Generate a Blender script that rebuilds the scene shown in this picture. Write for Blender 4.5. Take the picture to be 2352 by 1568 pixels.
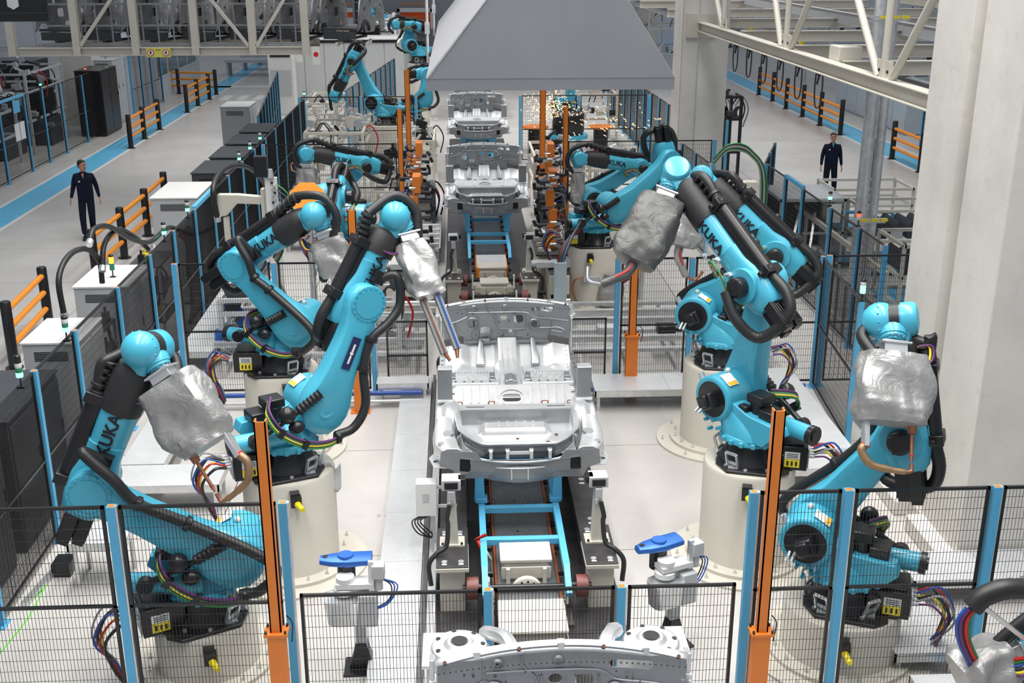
import bpy, bmesh, math, random
from mathutils import Vector, Matrix, noise
V = Vector
PI = math.pi
SC = bpy.context.scene
COL = SC.collection
for o in list(bpy.data.objects): bpy.data.objects.remove(o)
rnd = random.Random(7)

# ---------------------------------------------------------------- camera
FPX, CX, CY, HC = 2625.0, 1176.0, 784.0, 6.5
_y = V((-131, 907, -FPX)).normalized()
_z = V((-7, 7596, 2625.)); _z = (_z - _z.dot(_y) * _y).normalized()
_x = _y.cross(_z)
ROT = Matrix((_x, _y, _z))
cam_d = bpy.data.cameras.new('camera'); cam_d.sensor_width = 36.0; cam_d.lens = FPX / 2352 * 36
cam_d.clip_end = 300
cam = bpy.data.objects.new('camera', cam_d); COL.objects.link(cam)
cam.matrix_world = Matrix.Translation((0, 0, HC)) @ ROT.to_4x4()
SC.camera = cam

# ---------------------------------------------------------------- world, lamps, exposure
SC.view_settings.view_transform = 'Standard'; SC.view_settings.look = 'None'
SC.view_settings.gamma = 1; SC.view_settings.use_curve_mapping = False
SC.view_settings.exposure = 0.0
w = bpy.data.worlds.new('hall_air'); SC.world = w; w.use_nodes = True
w.node_tree.nodes['Background'].inputs[0].default_value = (0.80, 0.86, 0.94, 1)
w.node_tree.nodes['Background'].inputs[1].default_value = 0.46

def area(name, loc, sx, sy, power, col=(1, .98, .95), aim=None):
    l = bpy.data.lights.new(name, 'AREA'); l.shape = 'RECTANGLE'; l.size = sx; l.size_y = sy
    l.energy = power; l.color = col
    l.spread = math.radians(120)
    o = bpy.data.objects.new(name, l); COL.objects.link(o); o.location = loc
    if aim is not None:
        o.rotation_euler = (V(aim) - V(loc)).to_track_quat('-Z', 'Y').to_euler()
    return o
area('ceiling_lamp', (-3.2, 14, 10.5), 1.2, 20, 820)
area('ceiling_lamp', (4.4, 14, 10.5), 1.2, 20, 820)
area('ceiling_lamp', (0.6, 14, 10.5), 1.2, 20, 760)
area('ceiling_lamp', (-3.2, 40, 10.5), 1.2, 26, 900)
area('ceiling_lamp', (4.4, 40, 10.5), 1.2, 26, 900)
area('ceiling_lamp', (11, 36, 10.5), 1.2, 26, 420)
area('ceiling_lamp', (-9, 36, 10.5), 1.2, 26, 300)

# ---------------------------------------------------------------- pixel helpers (frame 2352x1568)
CP = V((0, 0, HC))
def ray(px, py): return ROT @ V((px - CX, -(py - CY), -FPX))
def G(px, py, z=0.0):
    d = ray(px, py); return CP + d * ((z - HC) / d.z)
def PY(px, py, Y):
    d = ray(px, py); return CP + d * (Y / d.y)
def PX(px, py, X):
    d = ray(px, py); return CP + d * (X / d.x)

# ---------------------------------------------------------------- materials
MATS = {}
def mat(name, col, rough=.5, metal=0., bump=0., bscale=20., var=.06, vscale=4., emit=0., coat=0., kind=None, alpha=1., spec=.5):
    if name in MATS: return MATS[name]
    m = bpy.data.materials.new(name); m.use_nodes = True; nt = m.node_tree; N = nt.nodes; L = nt.links
    b = N['Principled BSDF']
    b.inputs['Roughness'].default_value = rough; b.inputs['Metallic'].default_value = metal
    b.inputs['Coat Weight'].default_value = coat; b.inputs['Specular IOR Level'].default_value = spec
    tc = N.new('ShaderNodeTexCoord')
    if var > 0:
        n = N.new('ShaderNodeTexNoise'); n.inputs['Scale'].default_value = vscale; n.inputs['Detail'].default_value = 5
        r = N.new('ShaderNodeValToRGB')
        r.color_ramp.elements[0].position = .3; r.color_ramp.elements[1].position = .72
        r.color_ramp.elements[0].color = tuple(c * (1 - var) for c in col) + (1,)
        r.color_ramp.elements[1].color = tuple(min(1, c * (1 + var)) for c in col) + (1,)
        L.new(tc.outputs['Object'], n.inputs['Vector']); L.new(n.outputs['Fac'], r.inputs[0]); L.new(r.outputs[0], b.inputs['Base Color'])
    else: b.inputs['Base Color'].default_value = tuple(col) + (1,)
    if bump > 0:
        bp = N.new('ShaderNodeBump'); bp.inputs['Strength'].default_value = bump; bp.inputs['Distance'].default_value = .02
        if kind == 'tread':
            # raised lozenges in alternating directions
            s = N.new('ShaderNodeSeparateXYZ'); L.new(tc.outputs['Object'], s.inputs[0])
            def M(op, a, bb=None):
                q = N.new('ShaderNodeMath'); q.operation = op
                for i, t in enumerate((a, bb)):
                    if t is None: continue
                    if isinstance(t, (int, float)): q.inputs[i].default_value = t
                    else: L.new(t, q.inputs[i])
                return q.outputs[0]
            k = bscale
            x = M('MULTIPLY', s.outputs[0], k); y = M('MULTIPLY', s.outputs[1], k)
            sx = M('SINE', x); sy = M('SINE', y)
            p = M('MULTIPLY', sx, sy)
            d1 = M('ABSOLUTE', p)
            diag = M('SINE', M('ADD', x, y)); diag2 = M('SINE', M('SUBTRACT', x, y))
            sel = M('GREATER_THAN', p, 0.)
            mix = M('ADD', M('MULTIPLY', sel, diag2), M('MULTIPLY', M('SUBTRACT', 1., sel), diag))
            h = M('MULTIPLY', M('GREATER_THAN', mix, .55), M('GREATER_THAN', d1, .25))
            L.new(h, bp.inputs['Height'])
            mx = N.new('ShaderNodeMix'); mx.data_type = 'RGBA'; mx.inputs[7].default_value = tuple(min(1, c * 1.9) for c in col) + (1,)
            sr = b.inputs['Base Color'].links[0].from_socket; L.new(h, mx.inputs[0]); L.new(sr, mx.inputs[6]); L.new(mx.outputs[2], b.inputs['Base Color'])
            rf = N.new('ShaderNodeMapRange'); rf.inputs[3].default_value = rough; rf.inputs[4].default_value = rough * .6; L.new(h, rf.inputs[0]); L.new(rf.outputs[0], b.inputs['Roughness'])
        elif kind == 'wrinkle':
            n2 = N.new('ShaderNodeTexNoise'); n2.inputs['Scale'].default_value = bscale; n2.inputs['Detail'].default_value = 6
            n2.inputs['Distortion'].default_value = 1.0
            L.new(tc.outputs['Object'], n2.inputs['Vector']); L.new(n2.outputs['Fac'], bp.inputs['Height'])
        else:
            n2 = N.new('ShaderNodeTexNoise'); n2.inputs['Scale'].default_value = bscale; n2.inputs['Detail'].default_value = 4
            L.new(tc.outputs['Object'], n2.inputs['Vector']); L.new(n2.outputs['Fac'], bp.inputs['Height'])
        L.new(bp.outputs[0], b.inputs['Normal'])
    if kind == 'stain':
        n3 = N.new('ShaderNodeTexNoise'); n3.inputs['Scale'].default_value = .55; n3.inputs['Detail'].default_value = 9
        n3.inputs['Roughness'].default_value = .62
        r3 = N.new('ShaderNodeValToRGB'); r3.color_ramp.elements[0].position = .36; r3.color_ramp.elements[1].position = .6
        r3.color_ramp.elements[0].color = (.88, .875, .87, 1); r3.color_ramp.elements[1].color = (1, 1, 1, 1)
        n4 = N.new('ShaderNodeTexNoise'); n4.inputs['Scale'].default_value = 6; n4.inputs['Detail'].default_value = 8
        r4 = N.new('ShaderNodeValToRGB'); r4.color_ramp.elements[0].position = .28; r4.color_ramp.elements[1].position = .4
        r4.color_ramp.elements[0].color = (.93, .925, .92, 1)
        mp = N.new('ShaderNodeMix'); mp.data_type = 'RGBA'; mp.blend_type = 'MULTIPLY'; mp.inputs[0].default_value = 1
        mp2 = N.new('ShaderNodeMix'); mp2.data_type = 'RGBA'; mp2.blend_type = 'MULTIPLY'; mp2.inputs[0].default_value = 1
        src = b.inputs['Base Color'].links[0].from_socket
        for q in (n3, n4): L.new(tc.outputs['Generated' if False else 'Object'], q.inputs['Vector'])
        L.new(n3.outputs['Fac'], r3.inputs[0]); L.new(n4.outputs['Fac'], r4.inputs[0])
        L.new(src, mp.inputs[6]); L.new(r3.outputs[0], mp.inputs[7]); L.new(mp.outputs[2], mp2.inputs[6]); L.new(r4.outputs[0], mp2.inputs[7])
        L.new(mp2.outputs[2], b.inputs['Base Color'])
    if emit > 0:
        b.inputs['Emission Color'].default_value = tuple(col) + (1,); b.inputs['Emission Strength'].default_value = emit
    b.inputs['Alpha'].default_value = alpha
    MATS[name] = m; return m

CY_ = mat('robot_cyan_paint', (.062, .41, .57), .36, var=.05, vscale=2, coat=.25)
BLUE = mat('fence_blue_paint', (.085, .39, .65), .45, var=.05)
BLUEL = mat('light_blue_paint', (.11, .47, .75), .42, var=.04)
ORG = mat('orange_paint', (.70, .19, .02), .42, var=.05)
ORGB = mat('orange_rail_plastic', (.88, .30, .02), .4, var=.04)
ORGR = mat('orange_red_curtain', (.86, .10, .01), .6, var=.03)
CREAM = mat('cream_paint', (.60, .565, .49), .45, var=.05, vscale=1.5)
WHITE = mat('white_enamel', (.72, .72, .70), .4, var=.03)
LGREY = mat('light_grey_paint', (.50, .51, .52), .45, var=.04)
MGREY = mat('mid_grey_paint', (.22, .23, .24), .5, var=.08)
DGREY = mat('dark_grey_enamel', (.045, .05, .058), .45, var=.12)
BLK = mat('black_casting_paint', (.012, .012, .014), .32, var=.1)
RUB = mat('black_rubber', (.018, .018, .019), .42, var=.1)
SLV = mat('black_fabric_sleeve', (.020, .020, .022), .55, var=.15, bump=.15, bscale=9)
FOIL = mat('silver_foil_cloth', (.38, .375, .37), .40, .5, bump=1.0, bscale=6, var=.1, kind='wrinkle')
FOILG = mat('grey_foil_cloth', (.10, .10, .098), .45, .3, bump=1.0, bscale=6, var=.18, kind='wrinkle')
GALV = mat('galvanised_steel', (.70, .71, .72), .36, .75, var=.14, vscale=9)
ALU = mat('aluminium', (.70, .71, .72), .35, .8, var=.06)
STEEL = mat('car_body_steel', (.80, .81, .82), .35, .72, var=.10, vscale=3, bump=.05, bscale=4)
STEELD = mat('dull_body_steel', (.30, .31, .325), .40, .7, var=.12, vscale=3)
STEELB = mat('dark_sound_pad', (.10, .095, .095), .6, .2)
TREAD = mat('tread_plate', (.62, .63, .64), .42, .35, bump=.55, bscale=150, var=.07, kind='tread')
TREADD = mat('dark_tread_plate', (.22, .23, .24), .40, .7, bump=.8, bscale=105, var=.15, kind='tread')
COPPER = mat('copper', (.42, .19, .11), .38, .85, var=.15, vscale=12)
BRASS = mat('bronze_arm', (.34, .215, .12), .45, .6, var=.12)
PLATE = mat('dark_steel_plate', (.085, .08, .082), .38, .6, var=.25, vscale=5)
CONC = mat('cast_concrete', (.70, .67, .62), .75, bump=.12, bscale=14, var=.07, vscale=1.2, kind='stain')
FLOOR = mat('sealed_concrete_floor', (.56, .54, .515), .34, bump=.02, bscale=3, var=.05, vscale=.7, kind='stain')
BFLOOR = mat('blue_floor_paint', (.13, .50, .76), .35, var=.06)
WFLOOR = mat('white_floor_paint', (.74, .73, .70), .4, var=.05)
RED = mat('red_cable', (.55, .02, .015), .4); BLUC = mat('blue_cable', (.02, .08, .35), .4)
GRN = mat('green_cable', (.02, .22, .05), .4); YEL = mat('yellow_plastic', (.85, .68, .02), .4)
PUR = mat('violet_cable', (.12, .03, .14), .4)
CABG = mat('grey_cable', (.30, .30, .30), .45)
BLU2 = mat('blue_anodised', (.03, .14, .50), .35, .3)
LBLY = mat('yellow_sticker', (.90, .72, .03), .5); LBLW = mat('white_sticker', (.80, .80, .78), .5); LBLO = mat('amber_sticker', (.85, .45, .03), .5)
INK = mat('black_lettering', (.012, .012, .02), .5, var=0)
NAVYL = mat('navy_sticker', (.012, .02, .09), .5)
LEDG = mat('green_lamp', (.15, 1, .55), .3, emit=3.5, var=0); LEDR = mat('red_lamp', (1, .06, .03), .3, emit=3, var=0); LEDO = mat('amber_lamp', (1, .25, .02), .3, emit=3, var=0)
LEDGD = mat('unlit_green_lens', (.03, .22, .12), .25)
NAVY = mat('navy_cloth', (.010, .014, .030), .9, var=.2, spec=.15, bump=.2, bscale=20)
TROU = mat('dark_trouser_cloth', (.010, .013, .024), .9, var=.2, spec=.15)
SKIN = mat('skin', (.50, .25, .16), .55, var=.06, vscale=10)
HAIR = mat('dark_hair', (.015, .011, .009), .6, bump=.4, bscale=60)
HOODM = mat('hood_metal_shaded', (.27, .28, .295), .40, .55, var=.04, vscale=1.5)  # darker tone carries the weak light on the hood front
HOODL = mat('hood_metal_lit_side', (.40, .40, .42), .45, .3, var=.03)  # same metal as the front; lighter tone paints in the light on the sides
GLASS = mat('smoked_sheet', (.10, .12, .13), .2, alpha=.55, var=0)
SPARK = mat('hot_spark', (1, .55, .22), .5, emit=5, var=0)
AMBR = mat('work_lamp', (1, .95, .85), .5, emit=5, var=0)

# ---------------------------------------------------------------- mesh builder
class MB:
    def __init__(s, M=None): s.v = []; s.f = []; s.m = []; s.M = M; s.ci = 0
    def add(s, vs, fs):
        b = len(s.v)
        if s.M is not None: vs = [s.M @ V(p) for p in vs]
        s.v += [tuple(p) for p in vs]
        s.f += [tuple(i + b for i in f) for f in fs]; s.m += [s.ci] * len(fs); return s
    def mi(s, i): s.ci = i; return s
    def hexa(s, p): return s.add(p, [(0, 3, 2, 1), (4, 5, 6, 7), (0, 1, 5, 4), (1, 2, 6, 5), (2, 3, 7, 6), (3, 0, 4, 7)])
    def box(s, a, b):
        x0, y0, z0 = a; x1, y1, z1 = b
        return s.hexa([(x0, y0, z0), (x1, y0, z0), (x1, y1, z0), (x0, y1, z0), (x0, y0, z1), (x1, y0, z1), (x1, y1, z1), (x0, y1, z1)])
    def cbox(s, c, d, R=None):
        c = V(c); h = V(d) / 2
        pts = [V((sx * h.x, sy * h.y, sz * h.z)) for sz in (-1, 1) for sx, sy in ((-1, -1), (1, -1), (1, 1), (-1, 1))]
        if R is not None: pts = [R @ p for p in pts]
        return s.hexa([c + p for p in pts])
    def bar(s, p0, p1, w, h=None, up=(0, 0, 1)):
        h = w if h is None else h
        p0 = V(p0); p1 = V(p1); d = (p1 - p0).normalized(); up = V(up)
        if abs(d.dot(up)) > .98: up = V((0, 1, 0)) if abs(d.y) < .9 else V((1, 0, 0))
        sx = d.cross(up).normalized() * w / 2; sz = sx.cross(d).normalized() * h / 2
        return s.hexa([p0 - sx - sz, p0 + sx - sz, p1 + sx - sz, p1 - sx - sz, p0 - sx + sz, p0 + sx + sz, p1 + sx + sz, p1 - sx + sz])
    def ibeam(s, p0, p1, w, h, t=.015, up=(0, 0, 1)):
        p0 = V(p0); p1 = V(p1); d = (p1 - p0).normalized(); u = V(up); sx = d.cross(u).normalized(); uz = sx.cross(d).normalized()
        s.bar(p0 + uz * (h / 2 - t / 2), p1 + uz * (h / 2 - t / 2), w, t, up); s.bar(p0 - uz * (h / 2 - t / 2), p1 - uz * (h / 2 - t / 2), w, t, up)
        return s.bar(p0, p1, t, h - 2 * t, up)
    def ring(s, c, d, r, n, up=None):
        d = V(d).normalized(); a = V((0, 0, 1)) if abs(d.z) < .9 else V((1, 0, 0))
        if up is not None: a = V(up)
        u = d.cross(a).normalized(); w = d.cross(u)
        return [V(c) + (u * math.cos(2 * PI * i / n) + w * math.sin(2 * PI * i / n)) * r for i in range(n)]
    def cyl(s, p0, p1, r0, r1=None, n=16, cap=True):
        r1 = r0 if r1 is None else r1; p0 = V(p0); p1 = V(p1); d = p1 - p0
        v = s.ring(p0, d, r0, n) + s.ring(p1, d, r1, n)
        f = [(i, i + n, (i + 1) % n + n, (i + 1) % n) for i in range(n)]
        if cap: f += [tuple(range(n)), tuple(range(2 * n - 1, n - 1, -1))]
        return s.add(v, f)
    def lathe(s, c, prof, n=24, d=(0, 0, 1), cap=True):
        v = []; f = []
        for (r, z) in prof: v += s.ring(V(c) + V(d).normalized() * z, d, max(r, 1e-4), n)
        for k in range(len(prof) - 1):
            for i in range(n):
                a = k * n + i; b = k * n + (i + 1) % n; f.append((a, a + n, b + n, b))
        if cap: f += [tuple(range(n)), tuple(range(len(v) - 1, len(v) - n - 1, -1))]
        return s.add(v, f)
    def sph(s, c, r, n=14, sc=(1, 1, 1)):
        v = []; f = []; m = n // 2
        for k in range(m + 1):
            t = PI * k / m
            for i in range(n):
                a = 2 * PI * i / n; v.append((c[0] + r * sc[0] * math.sin(t) * math.cos(a), c[1] + r * sc[1] * math.sin(t) * math.sin(a), c[2] + r * sc[2] * math.cos(t)))
        for k in range(m):
            for i in range(n):
                a = k * n + i; b = k * n + (i + 1) % n; f.append((a, a + n, b + n, b))
        return s.add(v, f)
    def path(s, pts, r, n=10, sub=6, ribs=0, rr=1.12):
        P = [V(p) for p in pts]
        if sub > 1 and len(P) > 2:
            Q = [P[0] * 2 - P[1]] + P + [P[-1] * 2 - P[-2]]; out = []
            for i in range(1, len(Q) - 2):
                a, b, c, d = Q[i - 1:i + 3]
                for k in range(sub):
                    t = k / sub; out.append(.5 * ((2 * b) + (c - a) * t + (2 * a - 5 * b + 4 * c - d) * t * t + (3 * b - a - 3 * c + d) * t ** 3))
            P = out + [P[-1]]
        if ribs:
            # resample evenly and alternate radii
            L = [0]
            for i in range(1, len(P)): L.append(L[-1] + (P[i] - P[i - 1]).length)
            m = max(4, int(L[-1] / ribs)); out = []; j = 0
            for k in range(m + 1):
                t = L[-1] * k / m
                while j < len(L) - 2 and L[j + 1] < t: j += 1
                out.append(P[j].lerp(P[j + 1], (t - L[j]) / max(1e-6, L[j + 1] - L[j])))
            P = out
        T = [(P[min(i + 1, len(P) - 1)] - P[max(i - 1, 0)]).normalized() for i in range(len(P))]
        u = T[0].orthogonal().normalized(); v = []; f = []
        for i, p in enumerate(P):
            u = (u - T[i] * u.dot(T[i])).normalized(); w2 = T[i].cross(u)
            rad = r[i * (len(r) - 1) // max(1, len(P) - 1)] if isinstance(r, (list, tuple)) else r
            if ribs and i % 2: rad *= rr
            v += [p + (u * math.cos(2 * PI * k / n) + w2 * math.sin(2 * PI * k / n)) * rad for k in range(n)]
        for i in range(len(P) - 1):
            for k in range(n):
                a = i * n + k; b = i * n + (k + 1) % n; f.append((a, b, b + n, a + n))
        f += [tuple(range(n - 1, -1, -1)), tuple(range(len(v) - n, len(v)))]
        return s.add(v, f)
    def prism(s, poly, u, v, w, o=(0, 0, 0), t=1.):
        """poly (a,b) in the plane u,v at o, extruded by w*t"""
        u = V(u); v = V(v); w = V(w) * t; o = V(o); n = len(poly)
        a = [o + u * p[0] + v * p[1] for p in poly]; b = [p + w for p in a]
        return s.add(a + b, [tuple(range(n - 1, -1, -1)), tuple(range(n, 2 * n))] + [(i, (i + 1) % n, (i + 1) % n + n, i + n) for i in range(n)])
    def loft(s, secs, n=16, p=3.):
        """secs: (centre, u, v, a, b): superellipse sections"""
        vs = []; f = []
        for (c, u, w, a, b) in secs:
            c = V(c); u = V(u); w = V(w)
            for i in range(n):
                t = 2 * PI * (i + .5) / n; x = math.cos(t); y = math.sin(t)
                k = (abs(x) ** p + abs(y) ** p) ** (-1 / p)
                vs.append(c + u * (a * x * k) + w * (b * y * k))
        for k in range(len(secs) - 1):
            for i in range(n):
                a = k * n + i; b = k * n + (i + 1) % n; f.append((a, b, b + n, a + n))
        f += [tuple(range(n - 1, -1, -1)), tuple(range(len(vs) - n, len(vs)))]
        return s.add(vs, f)
    def grid(s, fn, nu, nv):
        vs = [fn(i / nu, j / nv) for j in range(nv + 1) for i in range(nu + 1)]
        return s.add(vs, [(j * (nu + 1) + i, j * (nu + 1) + i + 1, (j + 1) * (nu + 1) + i + 1, (j + 1) * (nu + 1) + i) for j in range(nv) for i in range(nu)])
    def mesh(s, name, mats, smooth=True, ang=38):
        me = bpy.data.meshes.new(name); me.from_pydata(s.v, [], s.f)
        if not isinstance(mats, (list, tuple)): mats = [mats]
        for m in mats: me.materials.append(m)
        if len(mats) > 1: me.polygons.foreach_set('material_index', s.m)
        if smooth:
            me.polygons.foreach_set('use_smooth', [True] * len(me.polygons)); me.set_sharp_from_angle(angle=math.radians(ang))
        me.update(); return me
    def build(s, name, mats, parent=None, smooth=True, bevel=0, kind=None, label=None, solid=0, sub=0, fix=False):
        me = s.mesh(name, mats, smooth)
        o = bpy.data.objects.new(name, me); COL.objects.link(o)
        if fix or bevel:
            bm = bmesh.new(); bm.from_mesh(me); bmesh.ops.recalc_face_normals(bm, faces=bm.faces); bm.to_mesh(me); bm.free()
        if solid:
            q = o.modifiers.new('s', 'SOLIDIFY'); q.thickness = solid; q.offset = 0
        if bevel:
            q = o.modifiers.new('b', 'BEVEL'); q.width = bevel; q.segments = 2; q.limit_method = 'ANGLE'; q.angle_limit = math.radians(40)
        if sub:
            q = o.modifiers.new('u', 'SUBSURF'); q.levels = sub; q.render_levels = sub
        if parent is not None: o.parent = parent
        if kind: o['kind'] = kind
        if label: o['label'] = label
        return o

def thing(name, label, cat, loc=(0, 0, 0), rz=0., group=None, kind=None):
    o = bpy.data.objects.new(name, None); COL.objects.link(o); o.empty_display_size = .1
    o.location = loc; o.rotation_euler = (0, 0, rz); return tag(o, label, cat, group, kind)
def tag(o, label=None, cat=None, group=None, kind=None):
    if label: o['label'] = label
    if cat: o['category'] = cat
    if group: o['group'] = group
    if kind: o['kind'] = kind
    return o
def copy_tree(o, parent=None):
    c = o.copy(); COL.objects.link(c); c.parent = parent
    for ch in o.children: copy_tree(ch, c)
    return c
def inst(name, me, parent, loc=(0, 0, 0), rot=(0, 0, 0), sc=None, kind=None):
    o = bpy.data.objects.new(name, me); COL.objects.link(o); o.parent = parent; o.location = loc; o.rotation_euler = rot
    if sc: o.scale = sc
    if kind: o['kind'] = kind
    return o
def struct(o, label=None): return tag(o, label, None, None, 'structure')
def plate2d(name, outline, holes=(), t=.01, mats=None):
    """flat plate with real holes; returns a mesh in the xy plane"""
    cu = bpy.data.curves.new(name, 'CURVE'); cu.dimensions = '2D'; cu.fill_mode = 'BOTH'; cu.extrude = t / 2
    for pl in [outline] + list(holes):
        sp = cu.splines.new('POLY'); sp.points.add(len(pl) - 1); sp.use_cyclic_u = True
        for i, p in enumerate(pl): sp.points[i].co = (p[0], p[1], 0, 1)
    o = bpy.data.objects.new(name, cu); COL.objects.link(o)
    dg = bpy.context.evaluated_depsgraph_get(); me = bpy.data.meshes.new_from_object(o.evaluated_get(dg))
    bpy.data.objects.remove(o); bpy.data.curves.remove(cu); me.name = name
    me.materials.clear()
    for m in (mats if isinstance(mats, (list, tuple)) else [mats]): me.materials.append(m)
    return me
def rrect(cx, cy, w, h, r=.02, k=3):
    o = []
    for sx, sy, a0 in ((1, 1, 0), (-1, 1, 90), (-1, -1, 180), (1, -1, 270)):
        for i in range(k + 1):
            a = math.radians(a0 + 90 * i / k); o.append((cx + sx * (w / 2 - r) + r * math.cos(a), cy + sy * (h / 2 - r) + r * math.sin(a)))
    return o
def circ(cx, cy, r, n=16, sy=1): return [(cx + r * math.cos(2 * PI * i / n), cy + r * sy * math.sin(2 * PI * i / n)) for i in range(n)]
_txt = {}
def text_mesh(s, size, m=None, bold=0.0):
    k = (s, size, m.name if m else '')
    if k in _txt: return _txt[k]
    cu = bpy.data.curves.new('lettering', 'FONT'); cu.body = s; cu.size = size; cu.align_x = 'CENTER'; cu.align_y = 'CENTER'; cu.extrude = .002; cu.offset = bold; cu.resolution_u = 3
    o = bpy.data.objects.new('lettering', cu); COL.objects.link(o)
    dg = bpy.context.evaluated_depsgraph_get(); me = bpy.data.meshes.new_from_object(o.evaluated_get(dg)); bpy.data.objects.remove(o)
    me.materials.clear(); me.materials.append(m or INK); _txt[k] = me; return me
def lettering(s, size, parent, c, xd, nd, m=None, bold=0.):
    """text with reading direction xd, facing nd, at c in the parent's frame"""
    xd = V(xd).normalized(); nd = V(nd).normalized(); yd = nd.cross(xd)
    R = Matrix((xd, yd, nd)).transposed().to_4x4()
    o = bpy.data.objects.new('lettering', text_mesh(s, size, m, bold)); COL.objects.link(o); o.parent = parent
    o.matrix_local = Matrix.Translation(c) @ R; return o

# ================================================================= THE SETTING
floor = MB().box((-34, -6, -.3), (34, 92, -.055)).build('floor', PLATE, smooth=False); struct(floor)
ys = [8.6 + 2.87 * k for k in range(-4, 29)]; xs = [-34, -26, -18, -12.6, -7.3, -2.9, 1.6, 4.2, 8.6, 13.7, 18, 26, 34]
k = 0
for j in range(len(ys) - 1):
    for i in range(len(xs) - 1):
        if ys[j] > 45 and (xs[i] < -19 or xs[i] > 25): pass
        g = .006
        MB().box((xs[i] + g, ys[j] + g, -.05), (xs[i + 1] - g, ys[j + 1] - g, 0)).build('slab', FLOOR, floor, smooth=False)
        k += 1
n = 1
for (x0, x1, y0, y1, m) in ((-12.05, -11.2, 6, 92, BFLOOR), (-12.16, -12.05, 6, 92, WFLOOR), (-11.2, -11.09, 6, 92, WFLOOR),
                            (14.0, 15.0, 6, 92, BFLOOR), (13.89, 14.0, 6, 92, WFLOOR), (15.0, 15.11, 6, 92, WFLOOR),
                            (-7.05, -6.93, 12, 34, WFLOOR), (6.95, 7.07, 19, 31, WFLOOR), (-13, -7.2, 57.4, 58.0, WFLOOR)):
    o = MB().box((x0, y0, .0), (x1, y1, .004)).build('trim_%d' % n, m, smooth=False); struct(o); n += 1
for kx in range(6):
    o = MB().box((-10.7 + kx * .75, 52.5, 0), (-10.3 + kx * .75, 54.2, .004)).build('trim_%d' % n, WFLOOR, smooth=False); struct(o); n += 1
WALL = mat('painted_wall_panel', (.70, .73, .78), .6, var=.03)
WALLG = mat('grey_wall_panel', (.33, .34, .36), .6, var=.04)
wb = MB().box((-34, 80, 0), (34, 80.3, 14)).build('wall_back', WALL, smooth=False); struct(wb)
for i in range(23):
    MB().box((-34 + i * 3 + .02, 79.93, .2), (-34 + i * 3 + 2.96, 79.999, 14)).build('panel', WALLG if -9 < -34 + i * 3 < 8 else WALL, wb, smooth=False)
o = MB().box((-34.3, -6, 0), (-34, 80, 14)).build('wall_left', WALL, smooth=False); struct(o)
o = MB().box((34, -6, 0), (34.3, 80, 14)).build('wall_right', WALL, smooth=False); struct(o)

# big concrete column at the right: two flanges with a recess between them
def struct_thing(name, parts):
    root = parts[0]; return root
mb = MB()
mb.box((5.38, 10.80, 0), (6.6, 11.83, 12)).box((5.52, 11.83, 0), (6.6, 12.1, 12)).box((5.38, 12.1, 0), (6.6, 13.06, 12))
mb.box((5.18, 10.62, 0), (6.7, 11.8, .20)).box((5.18, 12.13, 0), (6.7, 13.2, .20)).box((5.4, 11.8, 0), (6.6, 12.13, .16))
o = mb.build('column', CONC, bevel=.02); struct(o, 'large grooved concrete column at the right edge of the picture')
o['category'] = 'column'; del o['kind']; o['kind'] = 'structure'
del o['category']
mb = MB(); a = PY(1557, 300, 28); b = PY(1662, 300, 28)
mb.box((a.x, 28, 0), (b.x, 29.1, 12)).box((a.x + .0, 28.0, 0), (a.x + .02, 28.02, 12))
o = mb.build('column', CONC, bevel=.02); struct(o, 'plain concrete column behind the right robots')
c1 = tag(MB().path([(5.78, 27.94, .2), (5.78, 27.94, 11)], .018, 8, 1).build('conduit', GALV), 'thin grey conduit running up the front of the rear concrete column', 'pipe')
# far left column
a = PY(150, 200, 40.5)
o = MB().box((-15.0, 45.0, 0), (-13.8, 46.2, 12)).build('column', CONC); struct(o, 'concrete column among the machines at the far left')
for (x, y) in ((-9.5, 70), (9.5, 62), (1.5, 74)):
    o = MB().box((x, y, 0), (x + 1.1, y + 1.1, 14)).build('column', CONC); struct(o)

# ----------------------------------------------------------------- pipes beside the right column
pt = thing('duct_pair', 'pair of tall silver ducts strapped with yellow clips in front of the white part racks', 'pipe', (0, 0, 0))
bx = G(1968, 690, .25)
xb, yb = bx.x, bx.y
MB().cyl((xb - .09, yb, .0), (xb - .09, yb, 11), .115, n=20).build('duct', GALV, pt)
MB().cyl((xb + .15, yb + .05, .0), (xb + .15, yb + .05, 11), .085, n=18).build('duct', GALV, pt)
MB().cyl((xb - .09, yb, 5.9), (xb - .09, yb, 11), .125, n=20).build('coupling', GALV, pt)
for zz in (PY(1985, 500, yb).z, PY(2040, 38, yb).z):
    MB().bar((xb - .34, yb - .16, zz), (xb + .34, yb - .16, zz), .05, .05).bar((xb - .34, yb - .11, zz - .06), (xb + .34, yb - .11, zz - .06), .03, .03).build('strut_rail', ALU, pt)
    for dx in (-.09, .1, .28):
        MB().cbox((xb + dx, yb - .2, zz), (.12, .04, .05)).build('clip', YEL, pt)

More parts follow.
